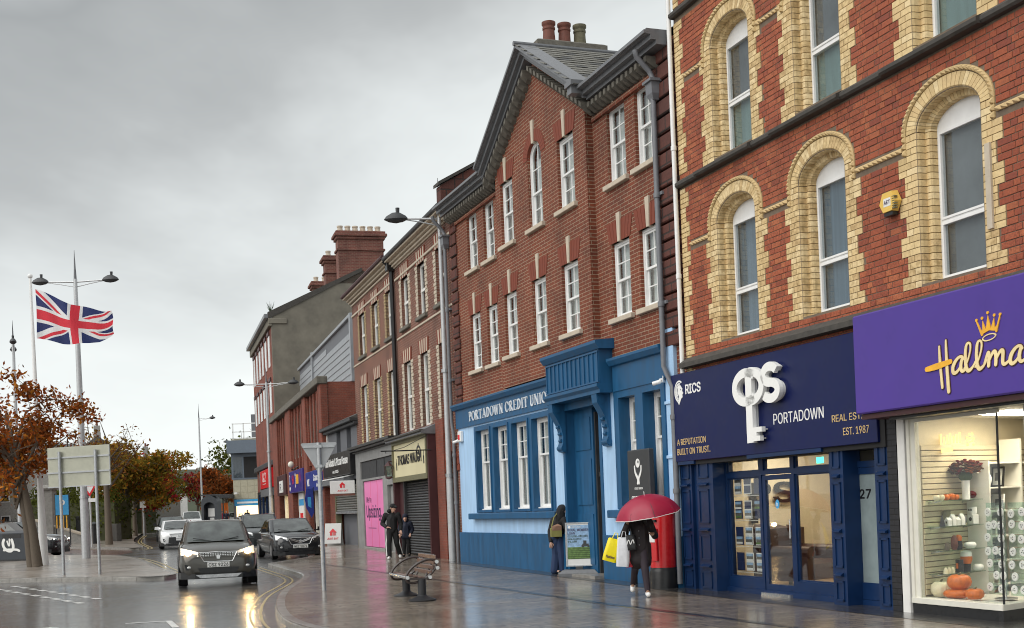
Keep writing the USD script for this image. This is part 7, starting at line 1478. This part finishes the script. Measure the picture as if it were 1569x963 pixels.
# woman under the red umbrella, bags on her arm, holding up a phone
J = dict(head=(.01, -.05, 1.47), face=(-.15, -1, -.12), neck=(.01, -.01, 1.34), chest=(.01, .0, 1.14), hip=(.01, .0, .84), shl=(.17, .0, 1.27), ell=(.27, .06, 1.02), hal=(.24, -.12, 1.06), shr=(-.15, .0, 1.27), elr=(-.27, -.08, 1.04), har=(-.19, -.23, 1.24), hdr=(.15, -.1, .9),
         knl=(.08, -.16, .45), anl=(.11, -.20, .085), tol=(.12, -.36, .04), knr=(-.09, .03, .46), anr=(-.14, .30, .19), tor=(-.15, .20, .09), curl=.8)
def wx(P, h, hd, sd, up):
    part(P, 'hair', flesh([bone(h + [0, .03, .06], .098, h + [0, .045, -.1], .09), bone(h + [.085, -.0, .0], .04, h + [.10, -.05, -.2], .035), bone(h + [-.085, .0, .0], .04, h + [-.10, -.03, -.18], .035)], .03), 'hair_dark', smooth=True)
    for q in (1.12, 1.0, .88): mb = MB(); mb.ball((.0, -.155, q), .014, 1); part(P, 'button', mb, 'lead')
WL = (2.16, 21.3, zp(21.3))
person('woman in dark coat and leggings walking under a red umbrella with shopping bags', WL, -6, J, [('coat', 'coat_cloth', top_(J, .165, .175, .075, .055, .24, .15)), ('leggings', 'legging', legs(J, .098, .068, .05)), ('shoes', 'white_shoe', shoes(J, .052))], 'skin_brown', extra=wx)
at_w = lambda x, y, z: tuple(np.array(WL) + rotz(math.radians(-6)) @ np.array([x, y, z]))
U = thing('umbrella', 'open dark red umbrella held by the woman with shopping bags', 'umbrella', at_w(.17, -.06, 1.38), -6, tilt=(4, -9, 10)); mb = MB(); n = 8; P = []
for i in range(n * 4 + 1):
    a = i * 2 * np.pi / (n * 4); sc = .93 + .07 * abs(math.cos(a * n / 2)); P.append([((.57 * math.sin(t) / math.sin(1.25)) * (1 - (1 - sc) * (t / 1.25) ** 2) * math.cos(a), (.57 * math.sin(t) / math.sin(1.25)) * (1 - (1 - sc) * (t / 1.25) ** 2) * math.sin(a), .36 * (math.cos(t) - math.cos(1.25)) / (1 - math.cos(1.25))) for t in np.linspace(.02, 1.25, 9)])
mb.grid(P); part(U, 'canopy', mb, 'umbrella_red', smooth=30); mb = MB(); R0 = np.array([p[-1] for p in P[:-1]]); mb.tube(R0, .006, 5, closed=True); part(U, 'trim', mb, 'paper')
mb = MB(); mb.tube([(0, 0, .42), (0, 0, -.1), (-.0, 0, -.22)], .008, 6); mb.tube([(0, 0, .36), (0, 0, .42)], .012, 6); part(U, 'shaft', mb, 'steel')
for i in range(n): a = (i + .0) * 2 * np.pi / n; mb = MB(); mb.tube([(.57 * math.sin(t) / math.sin(1.25) * .98 * math.cos(a), .6 * math.sin(t) / math.sin(1.25) * .98 * math.sin(a), .36 * (math.cos(t) - math.cos(1.25)) / (1 - math.cos(1.25)) - .01) for t in np.linspace(.05, 1.25, 6)], .004, 4); part(U, 'rib', mb, 'charcoal')
T = thing('phone', 'pale phone held up in front of the face under the umbrella', 'phone', at_w(-.13, -.29, 1.36), 10); mb = MB(); mb.cbox(-.04, .04, -.005, .005, -.075, .075, .004); part(T, 'case', mb, 'sandstone')
def bag(label, x, y, z, w, h, d, m_, cat='shopping bag', lean=0, name='shopping_bag', rz=-6):
    T = thing(name, label, cat, at_w(x, y, z), rz, 'bags carried by the woman under the umbrella'); R = roty(lean); rg = np.random.default_rng(int(w * 1000)); mb = MB(); g = []
    for zz, k, dd in ((0, .8, .3), (-.05 * h, .95, .6), (-.4 * h, 1.0, .9), (-.8 * h, 1.05, 1.0), (-h, .98, .8)):
        g.append([(np.cos(a) * abs(np.cos(a)) ** -.4 * w / 2 * k, np.sin(a) * abs(np.sin(a) + 1e-9) ** -.3 * d / 2 * dd + rg.normal() * .006, zz) for a in np.linspace(.01, 2 * np.pi + .01, 21)])
    g = np.array(g) @ R.T; g[:, -1] = g[:, 0]; mb.grid(g); mb.add(g[-1], [[0, j, j + 1] for j in range(1, 19)]); part(T, 'body', mb, m_, smooth=40)
    for yy in (-.03, .03): mb = MB(); mb.tube(np.array([(-w * .2, yy, -.01), (-w * .1, yy * .6, .1), (w * .1, yy * .6, .1), (w * .2, yy, -.01)]) @ R.T, .008, 5); part(T, 'handle', mb, m_)
    return T, R
T, R = bag('yellow carrier bag hanging outermost on her arm', -.41, -.14, 1.0, .24, .40, .12, 'bag_yellow', lean=.30); mb = MB(); mb.text('fashion', -.075, -.34, .045, -.064, .003, width=.15, bold=True); mb.v = [v @ R.T for v in mb.v]; part(T, 'print', mb, 'ink')
bag('white plastic carrier bag between the yellow bag and her coat', -.26, -.18, 1.02, .22, .50, .13, 'bag_white', lean=.08)
bag('small red carrier bag behind the white one', -.18, -.04, .82, .13, .32, .1, 'bag_red')
T, R = bag('black shoulder handbag with white script against her coat', -.15, -.2, 1.06, .16, .26, .09, 'black_paint', 'handbag', -.1, 'handbag'); mb = MB(); mb.poly(stroke([(-.06, -.16), (-.02, -.1), (.0, -.16), (.03, -.1), (.06, -.14)], .007), -.052, -.046); part(T, 'print', mb, 'letter_white')
# person in black headscarf at the blue entrance
J = dict(head=(.14, -.06, 1.42), face=(.8, -.2, -.5), neck=(.08, .0, 1.30), chest=(.03, .0, 1.12), hip=(-.01, .0, .84), shl=(.15, -.12, 1.22), ell=(.20, -.2, .98), hal=(.28, -.18, .92), shr=(-.08, .1, 1.22), elr=(-.17, .05, .95), har=(-.16, -.06, .72), hdr=(0, -.1, -1),
         knl=(.08, -.05, .44), anl=(.1, .0, .08), tol=(.22, -.06, .04), knr=(-.05, .05, .44), anr=(-.1, .03, .08), tor=(.02, -.06, .04))
def sx(P, h, hd, sd, up): part(P, 'headscarf', flesh([bone(h + [-.02, .01, .03], .118, h + [-.08, .03, -.14], .12), bone(h + [-.06, .02, -.12], .12, h + [-.12, .04, -.3], .10)], .03), 'black_cloth', smooth=True)
LL = (1.0, 27.9, zp(27.9))
person('person in black headscarf and wide blue jeans stepping to the blue entrance', LL, 0, J, [('top', 'black_cloth', top_(J, .15, .14, .07, .05)), ('jeans', 'jeans', legs(J, .12, .095, .10)), ('shoes', 'black_cloth', shoes(J, .042))], extra=sx)
T = thing('handbag', 'khaki bag at the hip of the person in the headscarf', 'handbag', (LL[0] - .04, LL[1] - .2, LL[2] + .98), 10); mb = MB(); mb.hull([(x, y, z) for x in (-.12, .12) for y in (-.05, .05) for z in (-.14, .05)] + [(x, 0, .09) for x in (-.08, .08)]); part(T, 'body', mb, 'khaki', smooth=40); mb = MB(); mb.hull([(x, -.052, z) for x in (-.1, .12) for z in (.0, .1)] + [(.0, -.07, .1), (.05, .0, .15)]); part(T, 'flap', mb, 'skin_brown'); mb = MB(); mb.tube([(-.1, 0, .08), (-.02, .06, .3), (.1, .1, .42)], .012, 5); part(T, 'strap', mb, 'khaki')
# man in cap and hoodie with a boy
J = dict(head=(.05, -.04, 1.56), face=(.75, -.6, -.1), neck=(.02, .0, 1.43), chest=(0, .0, 1.22), hip=(0, .0, .90), shl=(.20, .0, 1.36), ell=(.27, .02, 1.08), hal=(.28, -.1, .88), shr=(-.19, .0, 1.36), elr=(-.30, .04, 1.10), har=(-.15, -.15, .98), hdr=(1, -.2, 0),
         knl=(.13, -.02, .48), anl=(.20, .16, .14), tol=(.22, .02, .06), knr=(-.10, -.1, .47), anr=(-.10, -.12, .085), tor=(-.11, -.28, .04))
def mx(P, h, hd, sd, up):
    part(P, 'cap', flesh([bone(h + up * .06, .098, h + up * .05 - hd * .02, .1), bone(h + up * .06 + hd * .05, .05, h + up * .055 + hd * .16, .03)], .03), 'black_cloth', smooth=True); part(P, 'hood', flesh([bone(h - up * .09 - hd * .08 + sd * .08, .07, h - up * .09 - hd * .08 - sd * .08, .07)], .03), 'black_cloth', smooth=True)
    for q, s in (('l', 1), ('r', -1)): a, b, c = [np.array(J[k + q], float) for k in ('kn', 'an', 'to')]; mb = MB(); hp = np.array(J['hip']) + [s * .15, 0, -.05]; mb.tube([hp, a + [s * .085, -.01, 0], b + [s * .07, -.01, .02]], .022, 6); part(P, 'stripe', mb, 'white_shoe')
    for q in 'lr':
        mb = MB(); k, a = np.array(J['kn' + q]), np.array(J['an' + q])
ML = (-3.72, 38.2, zp(38.2))
person('man in black cap and hoodie, white striped trousers, walking with a boy', ML, 0, J, [('hoodie', 'black_cloth', top_(J, .17, .17, .085, .055)), ('trousers', 'black_cloth', legs(J, .11, .085, .075)), ('shoes', 'white_shoe', shoes(J, .058))], extra=mx)
k = .80; J2 = {a: (tuple(np.array(b) * k) if isinstance(b, tuple) else b) for a, b in dict(head=(0, -.03, 1.52), neck=(0, .0, 1.38), chest=(0, .0, 1.18), hip=(0, .0, .88), shl=(.18, .0, 1.32), ell=(.26, .04, 1.06), hal=(.20, -.1, .92), shr=(-.18, .0, 1.32), elr=(-.25, .03, 1.08), har=(-.24, -.12, .92), knl=(.09, -.04, .46), anl=(.10, .05, .09), tol=(.11, -.1, .05), knr=(-.09, -.04, .46), anr=(-.11, -.02, .09), tor=(-.12, -.18, .045)).items()}; J2['s'] = .95; J2['face'] = (-.1, -1, -.05)
def bx(P, h, hd, sd, up):
    part(P, 'hood', flesh([bone(h + [0, .035, .03], .11, h + [0, .05, -.08], .105), bone(h + [0, .0, .07], .095, h + [0, .05, .05], .1)], .03), 'navy_cloth', smooth=True)
person('boy in dark navy hooded coat walking beside the man', (-3.42, 39.6, zp(39.6)), 0, J2, [('coat', 'navy_cloth', top_(J2, .15, .16, .08, .055, .06, .13)), ('trousers', 'black_cloth', legs(J2, .09, .07, .06)), ('shoes', 'black_cloth', shoes(J2, .05))], extra=bx)
J3 = {a: b for a, b in J.items()}; J3['face'] = (.1, -1, 0)
for i, (x, y, m_, lab) in enumerate(((-28.0, 131, 'black_cloth', 'dark clad pedestrian before the lit corner shop far away'), (-28.6, 124, 'navy_cloth', 'far pedestrian in dark clothes under the canopy'), (-31.8, 136, 'umbrella_red', 'far pedestrian in reddish jacket beside the kiosk'), (-32.6, 139, 'paper', 'far pedestrian in pale jacket left of the reddish one'))):
    def fx(P, h, hd, sd, up): part(P, 'hair', flesh([bone(h + [0, .02, .05], .1, h + [0, .04, -.05], .09)], .05), 'hair_dark', smooth=True)
    person(lab, (x, y, zp(y)), 0, J3, [('jacket', m_, top_(J3, .17, .18, .085, .06)), ('trousers', 'black_cloth', legs(J3, .11, .085, .075)), ('shoes', 'black_cloth', shoes(J3))], extra=fx)
# ---------------------------------------------------------------- trees, railings and buildings beyond the left pavement
def tree(label, X, Y, trunk_r, fork, H_, R, centre, cols, seed, n=2600, leaf=.16, bare=0.0, twin=False, group=None, flat=1.0, lean=0.0, name='street_tree'):
    T = thing(name, label, 'tree', (X, Y, zp(Y)), group=group); rg = np.random.default_rng(seed); mb = MB()
    stems = [np.array([0, 0, 0.])] + ([np.array([-.22, .1, 0.])] if twin else [])
    for i, s in enumerate(stems): mb.tube([s, s + [-.02 - lean * .1, 0, fork * .5], s + [-.04 * (1 - i) - lean * .3, 0, fork], s * .5 + [-lean, 0, fork + (H_ - fork) * .6]], [trunk_r * 1.15, trunk_r * .9, trunk_r * .75, trunk_r * .15], 10)
    part(T, 'trunk', mb, 'bark', smooth=40); tips = []; cz = (H_ + fork) / 2
    for k in range(16):
        a = k * 2.4 + rg.uniform(-.3, .3); z0 = fork * .85 + (H_ - fork) * .5 * (k / 16); L = R * rg.uniform(.65, 1.12); e = np.array([math.cos(a) * L - lean, math.sin(a) * L, z0 + (H_ - z0) * rg.uniform(.25, .95) * flat]); b = np.array([-lean * .8, 0, z0]); mid = (b + e) / 2 + rg.normal(size=3) * .15 + [0, 0, .2]
        mb = MB(); mb.tube([b, mid, e], [trunk_r * .38, trunk_r * .22, .012], 5); tips += [b + (e - b) * t for t in (.45, .6, .75, .9, 1.0)] + [mid]
        for j in range(4):
            t = rg.uniform(.4, 1); q = b + (e - b) * t; o = q + rg.normal(size=3) * R * .28; mb.tube([q, (q + o) / 2 + [0, 0, .08], o], [.022, .014, .005], 4); tips += [o, (q + o) / 2]
        part(T, 'branch', mb, 'bark')
    tips = np.array(tips); w = rg.gamma(.8, 1.0, len(tips)); w /= w.sum(); V, F = {c: [] for c in cols}, None
    for c, share in cols.items():
        k = int(n * share * (1 - bare)); idx = rg.choice(len(tips), k, p=w); P = tips[idx] + rg.normal(size=(k, 3)) * np.array([.34, .34, .20]) * R * .36
        a = rg.normal(size=(k, 3)); a /= np.linalg.norm(a, axis=1)[:, None]; b = np.cross(a, rg.normal(size=(k, 3))); b /= np.linalg.norm(b, axis=1)[:, None]; s = leaf * rg.uniform(.5, 1.2, (k, 1))
        q = np.stack([P - a * s, P + b * s * .45, P + a * s, P - b * s * .45], 1).reshape(-1, 3); mb = MB(); mb.add(q, np.arange(k * 4).reshape(-1, 4)); part(T, 'leaves', mb, c, kind='stuff', tones=np.repeat(rg.random(k), 4))
    return T
tree('nearest autumn tree with twin trunk and rust red leaves by the litter bin', -16.6, 43.2, .16, 2.4, 7.3, 2.15, None, {'leaf_rust': .55, 'leaf_orange': .2, 'leaf_brown': .25}, 3, 7500, .105, twin=True, flat=.7, lean=.85)
tree('half bare tree beyond the side street, in front of the white car', -22.9, 70.3, .19, 3.6, 7.4, 2.0, None, {'leaf_brown': .6, 'leaf_amber': .4}, 5, 1500, .13, bare=.25)
rowp = [(-26.6, 86, 'amber tree, first of the row along the left kerb', {'leaf_amber': .35, 'leaf_orange': .15, 'leaf_olive': .5}, 3.0, 6.6), (-28.3, 93, 'olive and gold tree, second of the row along the left kerb', {'leaf_amber': .4, 'leaf_olive': .4, 'leaf_rust': .2}, 2.8, 6.4), (-31.2, 105, 'crimson tree of the row along the left kerb', {'leaf_crimson': .6, 'leaf_rust': .4}, 2.6, 6.6),
        (-34.5, 118, 'green and gold tree after the crimson one', {'leaf_green': .4, 'leaf_olive': .4, 'leaf_amber': .2}, 2.9, 6.5), (-38.6, 134, 'dark green tree near the end of the left row', {'leaf_green': .75, 'leaf_olive': .25}, 2.6, 6.3), (-45, 158, 'last green tree of the left row', {'leaf_green': .6, 'leaf_brown': .4}, 2.8, 6.6)]
for i, (x, y, lab, c, R, H_) in enumerate(rowp): tree(lab, x, y, .17, 2.5, H_, R, None, c, 20 + i, 6500, .19, group='autumn trees along the left kerb', name='street_tree')
tree('red brown tree standing in the far middle of the street', -34.5, 150, .22, 3.0, 7.6, 3.4, None, {'leaf_brown': .55, 'leaf_rust': .45}, 40, 5200, .24, flat=.8)
tree('second red brown tree behind the kiosk', -34.5, 168, .22, 2.6, 6.6, 3.6, None, {'leaf_brown': .5, 'leaf_olive': .5}, 41, 4200, .26)
tree('crimson tree at the far end of the left pavement', -43.5, 172, .2, 2.6, 7.4, 2.2, None, {'leaf_crimson': .7, 'leaf_brown': .3}, 42, 2500, .24)
tree('amber tree at the left edge behind the lamp post', -31.5, 72, .18, 2.8, 6.6, 2.8, None, {'leaf_rust': .4, 'leaf_amber': .6}, 43, 3000, .2)
def shrub(label, X, Y, L, D, H_, deg, seed, n=5000):
    T = thing('hedge', label, 'hedge', (X, Y, zp(Y)), deg); rg = np.random.default_rng(seed); mb = MB(); mb.hull([(x, y, z) for x in (-L / 2, L / 2) for y in (-D / 2, D / 2) for z in (0, H_ * .75)]); part(T, 'stem', mb, 'moss')
    P = rg.uniform(-.5, .5, (n, 3)) * [L * 1.05, D * 1.2, 1]; top = H_ * (.75 + .35 * meshkit.noise(np.c_[P[:, 0] * .9, P[:, 1], P[:, 0] * 0], seed)); P[:, 2] = (P[:, 2] + .5) ** .7 * top; a = rg.normal(size=(n, 3)); a /= np.linalg.norm(a, axis=1)[:, None]; b = np.cross(a, rg.normal(size=(n, 3))); b /= np.linalg.norm(b, axis=1)[:, None]
    mb = MB(); mb.add(np.stack([P - a * .12, P + b * .07, P + a * .12, P - b * .07], 1).reshape(-1, 3), np.arange(n * 4).reshape(-1, 4)); part(T, 'leaves', mb, 'leaf_green', kind='stuff', tones=np.repeat(rg.random(n), 4))
shrub('dark green hedge behind the blue banner', -29.5, 84, 7, 2, 3.4, -14, 1); shrub('green bushes behind the white car and railings', -37, 108, 12, 3, 4.5, -20, 2, 7000)
def railing(label, p, q, h=1.7, n=None):
    p, q = np.array(p, float), np.array(q, float); L = np.linalg.norm(q - p); T = thing('railing', label, 'railing', (*p, zp(p[1])), math.degrees(math.atan2(q[1] - p[1], q[0] - p[0]))); n = n or int(L / .16); dz = zp(q[1]) - zp(p[1])
    for z in (.25, h - .2): mb = MB(); mb.hull([(x, y, z + zz + dz * x / L) for x in (0, L) for y in (-.02, .02) for zz in (0, .04)]); part(T, 'rail', mb, 'railing')
    for i in range(n): x = L * (i + .5) / n; d = dz * x / L; mb = MB(); mb.hull([(x + a, b, d) for a in (-.012, .012) for b in (-.012, .012)] + [(x + a, b, d + h - .08) for a in (-.012, .012) for b in (-.012, .012)] + [(x, 0, d + h)]); part(T, 'bar', mb, 'railing')
railing('black iron railings left of the stone gate pier', (-36, 78), (-29.8, 77.5)); railing('black iron railings beyond the blue banner', (-27.8, 79), (-33.5, 99), n=110); railing('black iron railings along the far left pavement behind the trees', (-34.5, 101), (-42, 126), n=120)
T = thing('gate_pier', 'pale stone gate pier beside the blue banner', 'gate pier', (-28.9, 77.3, zp(77))); mb = MB(); mb.cbox(-.42, .42, -.4, .4, 0, 3.4, .03); part(T, 'shaft', mb, 'concrete'); mb = MB(); mb.hull([(x, y, z) for (e, z) in ((.1, 3.4), (.14, 3.5), (.0, 3.7)) for x in (-.42 - e, .42 + e) for y in (-.4 - e, .4 + e)]); part(T, 'cap', mb, 'concrete')
T = thing('ramp_wall', 'low pale stone ramp wall behind the black car', 'wall', (-28.2, 77.2, zp(77)), -10); mb = MB(); mb.hull([(x, y, z) for y in (-.2, .2) for x, z in ((-1.6, 0), (-1.6, 1.5), (1.6, 0), (1.6, .5))]); part(T, 'wall', mb, 'concrete'); mb = MB(); mb.hull([(x, y, z) for y in (-.26, .26) for x, z in ((-1.6, 1.5), (-1.6, 1.6), (1.6, .5), (1.6, .6))]); part(T, 'coping', mb, 'sandstone')
T = thing('low_wall', 'low dark wall between banner and white car', 'wall', (-25.6, 79.5, zp(79)), -60); mb = MB(); mb.cbox(-1.6, 1.6, -.15, .15, 0, 1.1, .02); part(T, 'wall', mb, 'dark_stone')
T = thing('banner', 'blue hanging banner with a white emblem above yellow flowers', 'banner', (-27.2, 75, zp(75)), 0); mb = MB(); mb.tube([(-.42, .05, 0), (-.42, .05, 3.1)], .04, 6); mb.tube([(.42, .05, 0), (.42, .05, 3.1)], .04, 6); part(T, 'pole', mb, 'charcoal'); mb = MB(); mb.cbox(-.4, .4, -.01, .02, 1.8, 3.0, .005); part(T, 'cloth', mb, 'sign_sky'); mb = MB(); mb.poly(Point(.02, 2.55).buffer(.17).difference(Point(.02, 2.57).buffer(.07)).union(sbox(-.15, 2.7, -.02, 2.92)), -.016, -.01); part(T, 'emblem', mb, 'letter_white')
for i in range(8): mb = MB(); mb.cbox(-.38 + i * .1, -.31 + i * .1, -.02, .01, 1.0, 1.75 - .04 * (i % 2), .004); part(T, 'yellow_slat', mb, 'orange_gold' if i % 2 == 0 else 'black_paint')
# church hall and terraces
def block(label, X, Y, W, D, e, r, deg, wall, roof='slate', wins=0, name='house', storeys=2, chim=True, gable_front=False):
    T = thing(name, label, 'building', (X, Y, float(zr(Y)) - .3), deg); mb = MB(); w = W / 2
    if gable_front: mb.hull([(x, y, z) for y in (0, D) for x, z in ((-w, 0), (w, 0), (-w, e), (w, e), (0, r))]); part(T, 'wall', mb, wall); mb = MB(); [mb.hull([(s * (w + .3), y, e - .15) for y in (-.25, D + .2)] + [(s * (w + .3), y, e + .05) for y in (-.25, D + .2)] + [(0, y, r + zz) for y in (-.25, D + .2) for zz in (.02, .25)]) for s in (-1, 1)]; part(T, 'roof', mb, roof)
    else: mb.box(-w, w, 0, D, 0, e); part(T, 'wall', mb, wall); mb = MB(); mb.hull([(x, y, z) for x in (-w - .2, w + .2) for y, z in ((-.3, e), (D / 2, r), (D + .3, e), (-.3, e - .1), (D + .3, e - .1))]); part(T, 'roof', mb, roof)
    for i in range(wins):
        for s in range(storeys): x = -w + (i + .5) * W / wins; z = 1.0 + s * 2.9; mb = MB(); mb.box(x - .5, x + .5, -.05, .02, z, z + 1.5); q = part(T, 'window', mb, 'upvc'); mb = MB(); mb.box(x - .42, x + .42, -.06, -.05, z + .08, z + .7); mb.box(x - .42, x + .42, -.06, -.05, z + .8, z + 1.42); part(q, 'pane', mb, 'dark_inside')
    if chim:
        for x in (-w + .4, w - .4): mb = MB(); mb.box(x - .5, x + .5, D / 2 - .4, D / 2 + .4, r - .8, r + 1.3); c = part(T, 'chimney', mb, 'concrete'); mb = MB(); [mb.lathe([(.15, 0), (.13, .5)], (x - .25 + .5 * k, D / 2, r + 1.3), 8) for k in range(2)]; part(c, 'pot', mb, 'terracotta')
    return T
block('pale rendered hall with wide grey roof behind the amber trees', -47, 128, 15, 14, 6.2, 9.6, -8, 'concrete', wins=4, storeys=2, gable_front=True, chim=False, name='hall')
block('tall grey house with chimneys beyond the left trees', -60, 165, 14, 10, 8.5, 12.5, -72, 'render_grey', wins=5)
block('terraced house with grey roof beyond the crimson tree', -61, 192, 16, 9, 7.8, 11.0, -74, 'render_grey', wins=6); block('white fronted far terraced house with chimney', -66, 216, 20, 9, 7.4, 10.4, -74, 'white_paint', wins=6)
block('brick house hidden behind the nearest autumn tree', -62, 118, 18, 10, 8.5, 12.8, 8, 'terrace_brick', wins=6); block('long dark roofed house at the left edge', -76, 105, 18, 10, 8.0, 12.0, 25, 'cement', wins=6)
mb = MB(); g = [];
for i in range(61):
    x = -420 + i * 14; h = 20 + 9 * meshkit.noise(np.array([i * .21, 0, 0])) + 5 * meshkit.noise(np.array([i * .8, 3, 0])); g.append([(x, 520, -2), (x, 540, float(h) * .55), (x, 580, float(h))])
mb.grid(g); part(None, 'hill', mb, 'hill_green', smooth=60, kind='structure')
T = thing('far_tree', 'dark distant treetops beyond the far modern block', 'trees', (-56, 265, float(zr(265))), kind='stuff'); rg = np.random.default_rng(9); n = 5000; c = rg.integers(0, 14, n); cc = np.c_[rg.uniform(-6, 30, 14), rg.uniform(0, 8, 14), rg.uniform(6, 14, 14)]; P = cc[c] + rg.normal(size=(n, 3)) * [1.8, 1.8, 2.2]; a = rg.normal(size=(n, 3)); b = rg.normal(size=(n, 3)); a /= np.linalg.norm(a, axis=1)[:, None]; b /= np.linalg.norm(b, axis=1)[:, None]; mb = MB(); mb.add(np.stack([P - a * .4, P + b * .3, P + a * .4, P - b * .3], 1).reshape(-1, 3), np.arange(n * 4).reshape(-1, 4)); part(T, 'crown', mb, 'leaf_green', kind='stuff', tones=np.repeat(rg.random(n), 4))
